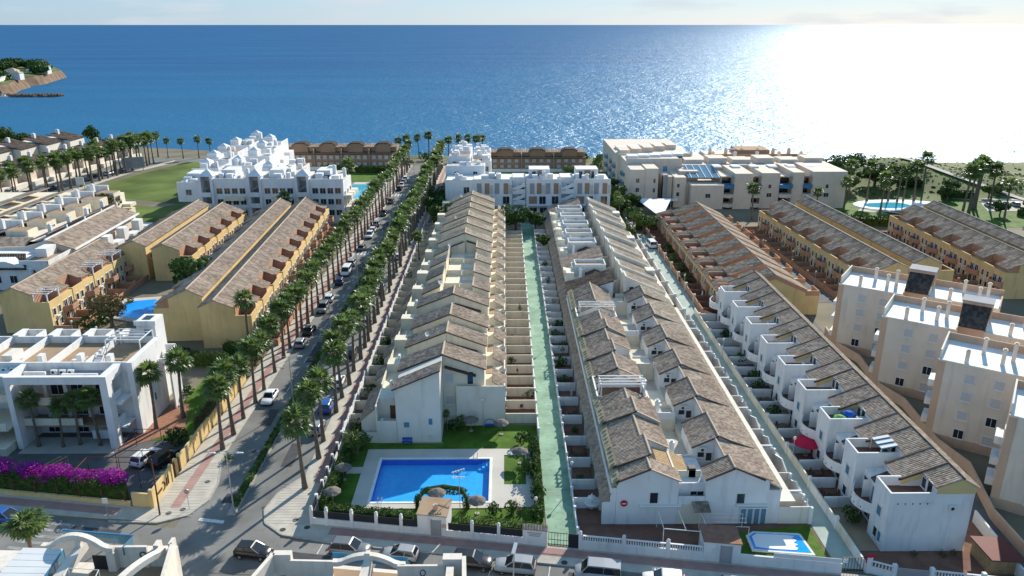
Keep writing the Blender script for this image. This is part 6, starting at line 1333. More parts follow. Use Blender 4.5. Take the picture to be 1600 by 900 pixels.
        MB().box(x0, x1, Y - 6, Y - 5.7, 0, 1.6).build('garden_wall', 'white', t); t.scale = (1, 1, .9 if x0 < -50 else .72)
    hedge('hedge', 'dark hedge in front of the left brown apartment row', (-72, 301), (-45, 299), 2, 2.6, per=12, ls=.7)
far_apartments()
# ------------------------------------------------------------------ left background houses
def left_background():
    t = thing('house', 'long beige house with broad pale tiled roof and stepped white gables', 'house', (-108, 175, 0))
    MB().prism([(-121, 171), (-99.5, 171), (-101.0, 206), (-114, 206)], 0, 6.0).build('wall', 'aptbeige', t)
    tiled(t, (-98.8, 170.6, 6.2), (-100.2, 206, 6.2), (-106.2, 206, 8.3), (-105.0, 170.6, 8.3), 'tiles', .7, 1.0)
    MB().bar((-98.6, 170.5, 6.15), (-100, 206, 6.15), .35, .4).bar((-105.1, 170.5, 8.4), (-106.3, 206, 8.4), .4, .3).build('eave_board', 'white', t)
    MB().xz([(-116, 5.9), (-99, 5.9), (-99, 6.2), (-105, 8.2), (-110, 6.8), (-116, 6.6)], 170.9, 171.1).build('gable', 'aptbeige', t)
    for i in range(4):
        y = 174 + i * 8.4; tiled(t, (-111.5, y, 7.0), (-111.5, y + 7.6, 7.0), (-106.3, y + 7.6, 9.0), (-106.3, y, 9.0), 'tilesdark' if i % 2 else 'tiles', .7, 1.0)
        MB().xz([(-111.5, 5.9), (-106, 5.9), (-106, 9.2), (-111.4, 7.2)], y + 7.6, y + 8.1).build('white_gable', 'white', t); chimney(t, -108.5, y + 5, 8.2, 1.6, .8, 'white')
        MB().box(-99.6, -97.6, y + 1, y + 3.5, 0, 5.6).build('bay', 'white', t); win(t, -99.4, y + 5.2, 2.8, 1.6, 1.8, R(90)); MB().box(-99.6, -96.8, y + 4, y + 7.5, 2.5, 3.4).build('balcony', 'white', t)
    win(t, -110, 171, 2.4, 1.4, 1.6, 0, 'shutter')
    t = thing('house', 'white house with dark tiled roofs at the left edge', 'house', (-112, 165, 0))
    MB().xz([(-128, 0), (-103, 0), (-103, 4.6), (-108, 6.4), (-128, 6.4)], 160, 168).build('wall', 'white', t)
    tiled(t, (-128, 159.5, 4.8), (-103.6, 159.5, 4.8), (-106.5, 165, 6.8), (-128, 165, 6.8), 'tilesdark', .6, .9)
    MB().box(-106, -99.5, 161, 172, 0, 5.6).build('gable_wall', 'white', t); MB().box(-105.6, -99.9, 161.3, 171.7, 5.6, 5.66).build('roof_terrace', 'terrace', t); parapet(t, [(-105.9, 161.1), (-99.6, 161.1), (-99.6, 171.9)], 5.6, 6.3, .2, 'white'); MB().box(-105, -102.5, 166, 170, 5.6, 7.6).build('roof_room', 'white', t)
    tiled(t, (-120, 171, 6.0), (-111, 171, 6.0), (-111, 176, 7.6), (-120, 176, 7.6), 'tiles', .6, .9); MB().box(-121, -106, 169, 178, 0, 6).build('rear_wall', 'white', t)
    for x in (-113, -110.5, -107): win(t, x, 160, 1.6, 1.5, 1.6, 0)
    win(t, -103, 161, 3, .9, 1.2, 0); chimney(t, -106, 172, 6, 1.5, .9, 'white')
    t = thing('apartment_building', 'cream terraced building with blank grey side wall at the left edge', 'apartment building', (-122, 185, 0))
    MB().box(-160, -113.5, 178, 181, 0, 6.4).build('side_wall', 'aptbeige', t); MB().box(-160, -118, 181, 236, 0, 5.8).build('wall', 'cream', t)
    for i in range(6):
        y = 181.5 + i * 8.8; MB().box(-121, -115.6 - .4 * (i % 2), y, y + 4.2, 0, 7.6).build('bay', 'cream', t); MB().box(-118, -113.6, y + 4.2, y + 8, 2.4, 3.4).build('balcony', 'cream', t)
        MB().box(-118, -114.2, y, y + 8.2, 0, 1.6).build('garden_block', 'cream', t)
        tiled(t, (-127, y, 6.0), (-127, y + 7, 6.0), (-121, y + 7, 7.6), (-121, y, 7.6), 'tiles', .8, 1.1); MB().box(-127.5, -121, y + 7, y + 7.6, 5.8, 8.6).build('fire_wall', 'white', t)
        win(t, -115.7, y + 2.1, 5.0, 1.4, 1.5, R(90)); win(t, -117.9, y + 6, 3.5, 1.5, 1.6, R(90)); chimney(t, -124, y + 4, 7.2, 2.2, 1.0, 'white'); tiled(t, (-138, y, 6.0), (-138, y + 7, 6.0), (-131, y + 7, 7.8), (-131, y, 7.8), 'tilespale', .8, 1.1); MB().box(-131, -127, y + .3, y + 6.6, 5.8, 7.0).build('roof_room', 'cream', t); MB().box(-121, -116, y + .2, y + 4, 7.6, 7.66).build('terrace_floor', 'terrace', t); tiled(t, (-119, y + 4.6, 5.9), (-119, y + 8.2, 5.9), (-122, y + 8.2, 6.9), (-122, y + 4.6, 6.9), 'tiles', .8, 1.1)
        tiled(t, (-146, y, 6.4), (-146, y + 7, 6.4), (-138.5, y + 7, 8.0), (-138.5, y, 8.0), 'tilespale', .9, 1.2)
    for i in range(11):
        y = 238 + i * 9.2; xx = -183 + i * 1.6; t = thing('terraced_house', f'brown roofed terraced house beyond the palm street, {nth(i)} from the near end', 'house', (xx, y, 0), 'brown roofed houses beyond the palm street')
        MB().box(xx - 10, xx + 3, y, y + 9.1, 0, 6.6).build('wall', 'aptbeige', t); MB().box(xx + 3, xx + 6, y + 1, y + 5, 0, 8.0).build('bay', 'aptbeige', t); MB().box(xx + 6, xx + 8, y, y + 8.8, 0, 1.6).build('front_wall', 'pale', t)
        tiled(t, (xx + 3.3, y, 6.6), (xx + 3.3, y + 9.1, 6.6), (xx - 3, y + 9.1, 8.6), (xx - 3, y, 8.6), 'tilesdark', .9, 1.3); tiled(t, (xx - 10, y, 6.6), (xx - 10, y + 9.1, 6.6), (xx - 3, y + 9.1, 8.6), (xx - 3, y, 8.6), 'tilesdark', .9, 1.3)
        win(t, xx + 4.5, y + 1, 5.4, 1.8, 1.4, 0); win(t, xx + 3.02, y + 7, 3.4, 1.5, 1.8, R(90)); chimney(t, xx - 2, y + 4.5, 8.4, 1.6, 1.1, 'white')
    for i in range(7):
        y = 262 + i * 13; xx = -216 + i * 3; t = thing('terraced_house', f'pale brown roofed house in the second line beyond the palms, {nth(i)} from near end', 'house', (xx, y, 0), 'second line houses beyond the palm street')
        MB().box(xx - 12, xx + 8, y, y + 12, 0, 7).build('wall', 'pale', t); tiled(t, (xx + 8.4, y, 7), (xx + 8.4, y + 12.6, 7), (xx - 2, y + 12.6, 9.6), (xx - 2, y, 9.6), 'tilesdark', 1, 1.4); chimney(t, xx, y + 6, 9, 1.8, 1.2, 'white')
    b = thing('billboard', 'grey advertising board standing at the edge of the green field', 'billboard', (-147, 305, 0))
    MB().bar((-150.6, 303.2, 3.2), (-143.4, 306.6, 3.2), .3, 4.4).build('board', 'roofgrey', b)
    for u in (.1, .5, .9): MB().tube([(-150.6 + 7.2 * u, 303.5 + 3.4 * u, 0), (-150.6 + 7.2 * u, 303.5 + 3.4 * u, 5)], .15, 5).build('post', 'metal', b)
    b = thing('billboard', 'pale small sign board on two posts beside the sandy path', 'billboard', (-148.5, 267, 0))
    MB().box(-149.6, -146.8, 266.8, 267.0, 2.0, 4.6).build('board', 'acwhite', b)
    for x in (-149.4, -147.0): MB().tube([(x, 267.1, 0), (x, 267.1, 4.5)], .1, 5).build('post', 'metal', b)
    # headland details
    for i, (x, y, r, z) in enumerate([(-572, 985, 16, 6), (-590, 1010, 20, 8), (-612, 1000, 22, 9), (-560, 960, 12, 5), (-600, 960, 20, 8), (-640, 960, 24, 9), (-680, 980, 26, 9), (-534, 838, 12, 0), (-522, 818, 9, -2), (-544, 862, 12, 2), (-600, 880, 18, 4), (-620, 850, 18, 3), (-660, 880, 24, 6)]):
        o = leaves([((x + rnd.uniform(-6, 6), y + rnd.uniform(-6, 6), z + rnd.uniform(-1, 2)), (r * .7, r * .6, 5), 170, 3.4) for _ in range(3)], 60 + i).build('headland_grove', 'leaf')
        tag(o, f'dark wooded clump on the distant headland, {nth(i)} counted from the tip', 'trees', 'wooded clumps on the headland')
    h = thing('house', 'cream villa with brown roof on the distant headland', 'house', (-572, 880, 2)); MB().box(-577, -565, 876, 886, 0, 9).build('wall', 'cream', h); MB().add([(-578, 875, 9), (-564, 875, 9), (-564, 887, 9), (-578, 887, 9), (-571, 881, 13)], [(0, 1, 4), (1, 2, 4), (2, 3, 4), (3, 0, 4)]).build('roof', 'tilespale', h)
    h = thing('house', 'long low white house at the headland tip', 'house', (-555, 950, 2)); MB().box(-578, -552, 968, 974, -2, 4).build('wall', 'white', h); MB().box(-562, -556, 976, 984, -2, 7).build('rear_block', 'white', h)
    for i, (x, y, w, h) in enumerate([(-528, 868, 9, 5), (-560, 912, 12, 6), (-548, 896, 8, 5), (-606, 930, 14, 8), (-540, 848, 7, 4)]):
        hh = thing('house', f'small pale house among the headland trees, {nth(i)} of the scattered ones', 'house', (x, y, 2), 'small houses on the headland'); MB().box(x - w / 2, x + w / 2, y - 4, y + 4, -2, h).build('wall', 'pale' if i % 2 else 'white', hh)
        MB().add([(x - w / 2 - .4, y - 4.4, h), (x + w / 2 + .4, y - 4.4, h), (x + w / 2 + .4, y + 4.4, h), (x - w / 2 - .4, y + 4.4, h), (x, y, h + 2.4)], [(0, 1, 4), (1, 2, 4), (2, 3, 4), (3, 0, 4), (3, 2, 1, 0)]).build('roof', 'tilespale', hh)
    r = thing('harbour_wall', 'pale sloping ramp wall on the headland above the boats', 'wall', (-530, 830, 0)); MB().bar((-511, 794, -4), (-527, 845, 3), 3, 3).build('wall_run', 'pale', r)
    m = thing('mast', 'tall thin lattice mast rising from the headland', 'mast', (-558, 880, 2))
    for k in range(3): MB().tube([(-558 + 1.4 * math.cos(k * 2.1), 880 + 1.4 * math.sin(k * 2.1), 0), (-560, 880, 36)], .4, 4).build('leg', 'metal', m)
    for z in range(4, 34, 5): MB().box(-558.5 - 1.4 * (1 - z / 40), -558.5 + 1.4 * (1 - z / 40), 879.8, 880.2, z, z + .4).build('brace', 'metal', m)
    MB().box(-560.4, -559.2, 879, 881, 26, 31).build('antenna', 'acwhite', m)
    for i in range(9):
        x = -540 + i * 7; y = 768 - (i % 2) * 7
        b = thing('boat', f'small white boat moored behind the breakwater, {nth(i)} from the left', 'boat', (x, y, -12), 'boats moored at the headland')
        MB().prism([(x - 4, y - 1.1), (x + 1.6, y - 1.2), (x + 4, y), (x + 1.6, y + 1.2), (x - 4, y + 1.1)], -12.3, -10.6).build('hull', 'acwhite' if i % 3 else 'bluepanel', b); MB().box(x - 2.4, x + 1, y - .8, y + .8, -10.6, -9.4).build('cabin', 'acwhite', b)
        if i % 2: MB().tube([(x, y, -10.6), (x, y, -3)], .12, 4).build('mast', 'acwhite', b)
left_background()
# ------------------------------------------------------------------ pools and their gardens
def pools():
    d = thing('swimming_pool', 'large rectangular blue pool with pale stone surround', 'swimming pool', (-9, 85, 0))
    MB().box(-18.7, -16.45, 78.6, 92.2, 0, .12).box(-16.45, -2.1, 78.6, 79.95, 0, .12).box(-16.45, -2.1, 89.6, 92.2, 0, .12).box(-2.1, -.2, 78.6, 92.2, 0, .12).build('surround', 'deck', d)
    MB().box(-.2, 4.0, 78.8, 83.6, 0, .11).box(-.2, 4.0, 90.6, 92.2, 0, .11).box(2.6, 4.0, 83.6, 90.6, 0, .11).build('surround', 'deck', d); MB().box(-22.0, -18.7, 86.3, 87.8, 0, .11).build('surround', 'deck', d)
    MB().box(-16.8, -16.45, 79.6, 89.95, .12, .17).box(-2.1, -1.75, 79.6, 89.95, .12, .17).box(-16.45, -2.1, 79.6, 79.95, .12, .17).box(-16.45, -2.1, 89.6, 89.95, .12, .17).build('coping', 'white', d)
    MB().add([(-16.45, 79.95, .03), (-2.1, 79.95, .03), (-2.1, 89.6, .03), (-16.45, 89.6, .03)], [(0, 1, 2, 3)]).build('water', 'clearwater', d)
    MB().add([(-16.46, 79.94, -.8), (-2.09, 79.94, -.8), (-2.09, 89.61, -.8), (-16.46, 89.61, -.8)], [(0, 1, 2, 3)]).build('pool_floor', 'pooltile', d)
    mw = MB()
    for a, b in (((-16.46, 79.94), (-2.09, 79.94)), ((-2.09, 79.94), (-2.09, 89.61)), ((-2.09, 89.61), (-16.46, 89.61)), ((-16.46, 89.61), (-16.46, 79.94))): mw.add([(*a, -.82), (*b, -.82), (*b, .13), (*a, .13)], [(3, 2, 1, 0)])
    mw.build('pool_wall', 'poolwall', d)
    for i in range(3): MB().box(-3.6 + .5 * i, -2.1, 88.0 + .2 * i, 89.6, -.8, -.6 + .2 * i).build('pool_step', 'pooltile', d)
    for i, (x, y) in enumerate([(-15.2, 79.7), (-4.0, 89.8)]):
        l = thing('pool_ladder', 'chrome ladder at the ' + ('near left corner' if i == 0 else 'far right corner') + ' of the large pool', 'ladder', (x, y, 0))
        for s in (-.25, .25):
            e = 1 if i == 0 else -1
            MB().tube([(x + s, y - .3 * e, .17), (x + s, y - .3 * e, .9), (x + s, y, 1.0), (x + s, y + .5 * e, .5), (x + s, y + .55 * e, .05)], .03, 6).build('handrail', 'metal', l)
        for q in (.2, .45): MB().tube([(x - .25, y + .5 * e, q), (x + .25, y + .5 * e, q)], .025, 5).build('rung', 'metal', l)
    f = thing('tv_aerial_mast', 'thin mast with two white aerials standing beside the kiosk hedge', 'aerial', (-5.4, 78.2, 0))
    MB().tube([(-5.45, 78.1, 0), (-5.45, 78.1, 5.6)], .04, 6).build('mast', 'metal', f)
    for z, a in ((5.5, .3), (4.6, -.2)):
        MB().bar((-5.45 - .9 * math.cos(a), 78.1 - .9 * math.sin(a), z), (-5.45 + .7 * math.cos(a), 78.1 + .7 * math.sin(a), z + .25), .07).build('boom', 'acwhite', f)
        for k in range(5): u = -.7 + .32 * k; MB().bar((-5.45 + u * math.cos(a) + .25 * math.sin(a), 78.1 + u * math.sin(a) - .25, z + .08 + u * .12), (-5.45 + u * math.cos(a) - .25 * math.sin(a), 78.1 + u * math.sin(a) + .25, z + .08 + u * .12), .05).build('element', 'acwhite', f)
    for i, (x, y) in enumerate([(-20.9, 79.6), (-20.6, 84.9), (-4.9, 97.2), (-.6, 96.2), (-3.4, 77.6), (1.9, 88.6), (-8.2, 78.6)]):
        parasol(x, y, ['grey thatched parasol on the left lawn nearest the street', 'grey thatched parasol on the left lawn beside the deck strip', 'dark thatched parasol by the low white wall, left of the bench', 'pale thatched parasol by the low white wall, right of the bench', 'grey thatched parasol right of the aerial mast', 'pale thatched parasol on the deck right of the pool', 'pale thatched parasol standing over the kiosk hedge'][i], 1.1, 2.5 if i == 6 else 2.1, 'thatch', .05, 'thatched parasols round the large pool')
    tag(MB().box(-3.0, -1.6, 98.1, 98.5, .4, .48).tube([(-3.0, 98.55, .5), (-2.9, 98.6, 1.0), (-2.3, 98.62, 1.2), (-1.7, 98.6, 1.0), (-1.6, 98.55, .5)], .05, 6).box(-2.9, -2.8, 98.2, 98.4, .05, .4).box(-1.8, -1.7, 98.2, 98.4, .05, .4).build('bench', 'bluecloth'), 'curved blue bench on the lawn between two parasols', 'bench')
    globe(-3.2, 98.2, 'globe lamp on a tall post before the low end house', 4.2); globe(-21.9, 81.0, 'globe lamp in the hedge at the left corner of the pool garden', 2.6); globe(3.5, 76.2, 'globe lamp among the shrubs near the green gate', 2.8)
    tree(-20.0, 90.6, 'light green feathery tree at the corner of the blank gable wall', 3.8, 2.2, 'leaflight', seed=3, n=1000, ls=.3)
    for i, (x, y) in enumerate([(-21.6, 82.8), (-21.4, 86.6), (-21.2, 89.6), (-19.6, 92.6), (2.9, 86.2), (2.6, 93.4), (-6.2, 98.3), (.9, 77.6), (-1.6, 77.2)]): bush(x, y, f'garden shrub at the edge of the large pool lawn, {nth(i)} clockwise from the left fence', rnd.uniform(.9, 1.3), rnd.uniform(1.4, 2.2), group='shrubs round the pool lawn', m='leaf' if i % 3 else 'leaflight')
    tree(1.6, 76.6, 'bare pruned tree beside the globe lamp near the green gate', 2.6, 1.1, 'leafolive', seed=9, n=60, ls=.18)
    palm(-8.3, 97.2, 'small dark palm in the recess beside the blank gable wall', .3, v=1); bush(-7.6, 97.6, 'dark bush in the recess under the shuttered windows', 1.2, 1.5)
    hedge('hedge', 'clipped hedge behind the street fence left of the kiosk', (sl(-21.4, 1.2)), (sl(-10.9, 1.2)), 1.1, 1.9)
    hedge('hedge', 'clipped hedge along the avenue fence of the pool garden', (-21.5, 78), (-21.0, 90), 1.1, 1.9)
    hedge('hedge', 'hedge behind the street fence right of the kiosk', (sl(-5.6, 1.4)), (sl(3.6, 1.4)), 1.2, 1.6, 'leaflight')
    hedge('hedge', 'rounded hedge row along the left edge of the green lane', (4.0, 76), (4.0, 93), .9, 1.7)
    for i in range(4): bush(3.3 + (i % 2) * .5, 75.8 + i * 4.6, f'round clipped bush beside the green lane hedge, {nth(i)} from the gate', 1.2, 2.2, group='round bushes beside the green lane hedge')
    a = MB(); a.tube([(-10.6, 78.6, 0), (-10.6, 78.6, 1.4), (-9.6, 79.6, 2.1), (-7.5, 79.9, 2.3), (-5.4, 79.6, 2.1), (-4.6, 78.6, 1.4), (-4.6, 78.6, 0)], .28, 8)
    lv = leaves([((-10.4, 78.6, 1.1), (.6, .6, 1.1), 200, .24), ((-8.8, 79.6, 1.9), (1.6, .55, .5), 420, .24), ((-6.2, 79.6, 1.9), (1.6, .55, .5), 420, .24), ((-4.7, 78.6, 1.1), (.6, .6, 1.1), 200, .24)], 8)
    a.add(lv.v, lv.f); tag(a.build('arched_hedge', 'hedge'), 'arched hedge curving behind the kiosk at the poolside', 'hedge')
    p = thing('swimming_pool', 'small bright pool with white rim in the right front yard', 'swimming pool', (30, 71.5, 0))
    MB().prism([(27.1, 70.35), (33.8, 69.5), (33.5, 73.1), (33.2, 73.3), (28.2, 73.7), (27.2, 72.95)], .06, .22).build('surround', 'white', p)
    MB().add([(27.4, 70.6, .24), (33.5, 69.8, .24), (33.2, 72.9, .24), (28.3, 73.4, .24), (27.5, 72.8, .24)], [(0, 1, 2, 3, 4)]).build('water', 'poolwater', p)
    MB().prism([(27.7, 70.9), (29.5, 70.5), (32.0, 70.25), (32.3, 70.6), (32.0, 70.9), (32.5, 71.2), (32.1, 71.5), (32.6, 71.9), (32.2, 72.3), (32.6, 72.7), (31.5, 72.9), (28.5, 73.2), (27.8, 72.7)], .26, .30).build('floating_cover', 'sail', p)
    p = thing('swimming_pool', 'blue pool between the yellow rows on the left', 'swimming pool', (-75, 147, 0))
    MB().prism([(-81, 143.0), (-71, 140.0), (-68.5, 147.5), (-73, 155), (-80.5, 153.5)], 0, .15).build('surround', 'deck', p)
    MB().add([(-77.4, 143.3, .17), (-72.0, 141.6, .17), (-69.8, 147.2, .17), (-73.6, 153.2, .17), (-79.2, 151.8, .17)], [(0, 1, 2, 3, 4)]).build('water', 'poolwater', p)
    p = thing('swimming_pool', 'pale turquoise pool beside the avenue before the brown apartments', 'swimming pool', (-50, 262, 0))
    MB().prism([(-56, 248), (-43, 248), (-42, 280), (-55, 280)], 0, .15).build('surround', 'deck', p); MB().add([(-54.5, 252, .17), (-46.5, 252, .17), (-47.5, 276, .17), (-55, 276, .17)], [(0, 1, 2, 3)]).build('water', 'poolpale', p)
    sheet('far_lawn', [(-72, 281), (-40, 281), (-40, 299), (-72, 300)], .03, 'grass')
    p = thing('swimming_pool', 'curved pale pool with white sunlit surround in the right park', 'swimming pool', (125, 240, 0))
    MB().prism([(127 + 15 * math.cos(k * .3491), 240.5 + 8.5 * math.sin(k * .3491)) for k in range(18)], 0, .14).build('surround', 'roofwhite', p)
    MB().add([(122.5 + 7.5 * math.cos(k * .4488), 240 + (3.6 + (k % 3) * .3) * math.sin(k * .4488) + (k < 4), .17) for k in range(14)], [tuple(range(14))]).build('water', 'poolpale', p)
pools()
def fences():
    t = thing('street_fence', 'white street wall with ball topped piers and dark mesh panels before the large pool', 'fence', (-15, 75, 0))
    def run(x0, x1, off=0.0):
        a, b = sl(x0, off), sl(x1, off); return Vector((a[0], a[1], 0)), Vector((b[0], b[1], 0))
    def piece(x0, x1, z0, z1, w, nm, m, par):
        a, b = run(x0, x1); MB().bar((a.x, a.y, (z0 + z1) / 2), (b.x, b.y, (z0 + z1) / 2), w, z1 - z0).build(nm, m, par)
    piece(-22.6, -10.0, 0, .95, .2, 'wall_base', 'white', t); piece(-6.7, 1.9, 0, .95, .2, 'wall_base', 'white', t)
    xs = [-22.5, -20.7, -17.7, -14.8, -11.9]
    def pier(x, par, h=2.2):
        a, _ = run(x, x + 1); mb = MB().box(a.x - .18, a.x + .18, a.y - .18, a.y + .18, 0, h); mb.tube_z((a.x, a.y, h), [(.1, 0), (.2, .12), (.2, .22), (.06, .36)], 8); mb.build('pier', 'white', par)
    for x in xs + [-3.8, -.8]: pier(x, t)
    for a, b in [(-22.3, -20.9), (-20.5, -17.9), (-17.5, -15.0), (-14.6, -12.1), (-11.7, -10.1), (-6.5, -4.0), (-3.6, -1.0), (-.6, 1.8)]: piece(a, b, 1.0, 1.9, .05, 'mesh_panel', 'darkmetal', t)
    MB().box(-22.7, -22.5, 76.0, 93.9, 0, .9).build('wall_base', 'white', t)
    for i in range(6): MB().box(-22.75, -22.4, 78.6 + i * 3, 78.95 + i * 3, 0, 2.1).build('pier', 'white', t); MB().box(-22.63, -22.58, 76.0 + i * 3, 78.6 + i * 3, .95, 1.9).build('mesh_panel', 'darkmetal', t)
    k = thing('kiosk', 'small white gate kiosk with brown roof and grey door beside the pool', 'kiosk', (-8.3, 75, 0))
    MB().prism([(-10.0, 73.75), (-6.7, 73.25), (-6.3, 76.5), (-9.7, 77.0)], 0, 2.7).build('wall', 'white', k); MB().prism([(-10.1, 73.65), (-6.6, 73.1), (-6.2, 76.6), (-9.7, 77.1)], 2.7, 2.82).build('roof', 'terrace', k)
    door(k, -7.9, 73.38, .14, 1.0, 2.0, R(-8.9), 'roofgrey'); MB().box(-6.95 - .25, -6.95 + .25, 73.2, 73.26, 1.3, 1.7).build('notice', 'towertrim', k)
    MB().tube([(-8.0, 74.6, 2.8), (-8.0, 74.6, 3.4)], .3, 8).build('roof_vent', 'towertrim', k)
    s = thing('entrance_wall', 'white entrance wall with tiled coping and three line name plate left of the green gate', 'wall', (3.2, 71.8, 0))
    a, b = run(1.9, 4.6, -.0); MB().bar((a.x, a.y, 1.15), (b.x, b.y, 1.15), .3, 2.3).build('wall_run', 'white', s)
    tiled(s, (1.85, a.y - .35, 2.25), (4.65, b.y - .35, 2.25), (4.65, b.y + .25, 2.55), (1.85, a.y + .25, 2.55), 'tiles', .3, .35, name='coping_tiles')
    for i in range(3): q = run(2.4 + .1 * i, 4.0 - .1 * i, -.17); MB().bar((q[0].x, q[0].y, 1.75 - .2 * i), (q[1].x, q[1].y, 1.75 - .2 * i), .02, .09).build('text_line', 'roofgrey', s)
    g = thing('gate', 'dark green barred gate across the green lane', 'gate', (6.3, 71.4, 0))
    for i in range(10): q = run(4.75 + i * .33, 5, .0); MB().box(q[0].x - .02, q[0].x + .02, q[0].y - .02, q[0].y + .02, .1, 1.9).build('bar', 'darkmetal', g)
    for z in (.15, 1.0, 1.9): q = run(4.7, 8.0); MB().bar((q[0].x, q[0].y, z), (q[1].x, q[1].y, z), .05, .06).build('rail', 'darkmetal', g)
    q = run(6.9, 8.0); MB().bar((q[0].x, q[0].y, 1.0), (q[1].x, q[1].y, 1.0), .04, 1.7).build('gate_panel', 'darkmetal', g)
    t = thing('street_wall', 'white street wall with baluster railing before the left front gable', 'wall', (15, 70, 0))
    piece(8.1, 21.3, 0, 1.2, .22, 'wall_base', 'white', t)
    for x in (8.2, 12.9, 17.6): pier(x, t, 2.1)
    for x0, x1 in ((8.5, 12.7), (13.1, 17.4), (17.8, 21.2)): a, b = run(x0, x1); balusters(t, a, b, 1.2, .6, .26)
    k = thing('kiosk', 'small white kiosk with brown flat roof and grey door before the right gable', 'kiosk', (23, 69.5, 0))
    MB().prism([(21.3, 68.8), (25.1, 68.2), (25.3, 71.2), (21.5, 71.6)], 0, 2.6).build('wall', 'white', k); MB().prism([(21.2, 68.7), (25.2, 68.1), (25.4, 71.3), (21.4, 71.7)], 2.6, 2.72).build('roof', 'terracotta', k)
    door(k, 23.6, 68.4, .14, 1.05, 2.1, R(-8.9), 'roofgrey'); MB().box(22.2, 22.6, 68.56, 68.62, 1.2, 1.75).build('notice', 'acwhite', k)
    t = thing('street_wall', 'plain white street wall in front of the small pool', 'wall', (30, 68, 0))
    piece(25.1, 35.4, 0, 1.35, .22, 'wall_base', 'white', t); piece(28.5, 35.3, 1.37, 1.9, .05, 'mesh_panel', 'acwhite', t)
    g = thing('gate', 'dark gate with red sign across the right corridor', 'gate', (36.7, 67.6, 0))
    for i in range(8): MB().box(35.6 + i * .32, 35.64 + i * .32, 67.0, 67.04, .1, 1.8).build('bar', 'darkmetal', g)
    for z in (.15, 1.8): MB().box(35.5, 38.0, 66.99, 67.05, z, z + .06).build('rail', 'darkmetal', g)
    MB().box(38.0, 38.9, 66.9, 67.0, 1.1, 2.2).build('red_sign', 'signred', g); MB().box(38.2, 38.7, 66.86, 66.9, 1.4, 1.9).build('sign_face', 'acwhite', g)
    MB().box(35.6, 36.1, 66.93, 66.98, 1.2, 1.7).build('notice', 'acwhite', g)
    t = thing('street_wall', 'white baluster wall round the right corner yard', 'wall', (45, 66, 0))
    for a, b in (((38.3, 66.9), (40.4, 65.9)), ((44.2, 65.2), (53.4, 63.6))):
        MB().bar((*a, .45), (*b, .45), .2, .9).build('wall_base', 'white', t); balusters(t, (*a, 0), (*b, 0), .9, .6, .3)
    for x, y in ((38.3, 66.9), (40.5, 65.8), (44.1, 65.2), (49, 64.4), (53.5, 63.6)): MB().box(x - .2, x + .2, y - .2, y + .2, 0, 1.9).build('pier', 'white', t)
    MB().bar((40.7, 65.8, .8), (43.9, 65.25, .8), .05, 1.4).build('gate_leaf', 'metal', t)
    MB().bar((38.1, 66.9, .6), (38.0, 82, .6), .2, 1.2).build('wall_base', 'white', t); MB().bar((53.5, 63.6, .8), (54.6, 75.5, .8), .2, 1.6).build('wall_base', 'white', t)
    sheet('corner_yard', [(38.2, 66.9), (53.4, 63.7), (54.4, 76), (50.5, 70.25), (38.2, 70.25)], .05, 'yardtile')
    h = thing('garden_shed', 'small shed with dark red awning roof beside the white corner house', 'shed', (52.3, 67, 0))
    MB().box(51.0, 54.0, 66.4, 69.9, 0, 1.9).build('wall', 'wood', h); MB().xz([(50.7, 2.0), (54.3, 1.8), (54.3, 1.95), (50.7, 2.15)], 66.0, 70.1).build('roof', 'redmetal', h)
    table_set(45.6, 67.6, 'dark round table in the right corner yard', m='doorbrown') if 0 else None
    for i, (x, y) in enumerate([(44.6, 69.4), (47.6, 69.5), (49.0, 69.5)]): bush(x, y, ['potted plant at the balcony corner of the white corner house', 'potted plant in the middle of the blank white side wall', 'potted plant right of the middle one by the blank white wall'][i], .5, .7, z=.05, n=60)
    parasol(40.4, 90.2, 'crimson round parasol open in a walled yard beside the right corridor', 1.9, 2.3, 'redcloth', .06)
    parasol(10.2, 106.3, 'closed grey parasol in a yard right of the green lane', 1.0, 2.6, 'roofgrey', .06, closed=True); parasol(12.1, 78.4, 'round pale parasol on a stand in the front yard by the green lane', .9, 1.3, 'acwhite', .06) if 0 else None
    parasol(41.2, 151, 'closed white parasol in the last yard of the gabled yellow row', 1.0, 2.6, 'acwhite', .06, closed=True)
    f = thing('fountain', 'small pale tiered fountain in the brown yard by the green lane', 'fountain', (10.3, 78.6, 0)); MB().tube_z((10.3, 78.6, .06), [(.3, 0), (.25, .5), (.9, .65), (.95, .8), (.2, .85), (.15, 1.3), (.5, 1.4), (.5, 1.5), (.1, 1.6), (.06, 2.0)], 14).build('basin', 'acwhite', f)
fences()
for i, (x, y) in enumerate([(39.9, 80.6), (40.0, 84.8), (39.8, 97.2), (40.2, 105.4), (2.2, 104.6), (2.4, 117.2), (2.0, 130.4), (9.8, 90.2), (9.6, 101.8), (9.9, 112.2)]):
    w = f'{nth(i if i < 4 else i - 4 if i < 7 else i - 7)} yard table from the street ' + ('under the curved balconies' if i < 4 else 'left of the green lane' if i < 7 else 'right of the green lane')
    table_set(x, y, w, m='acwhite' if i % 2 else 'doorbrown')
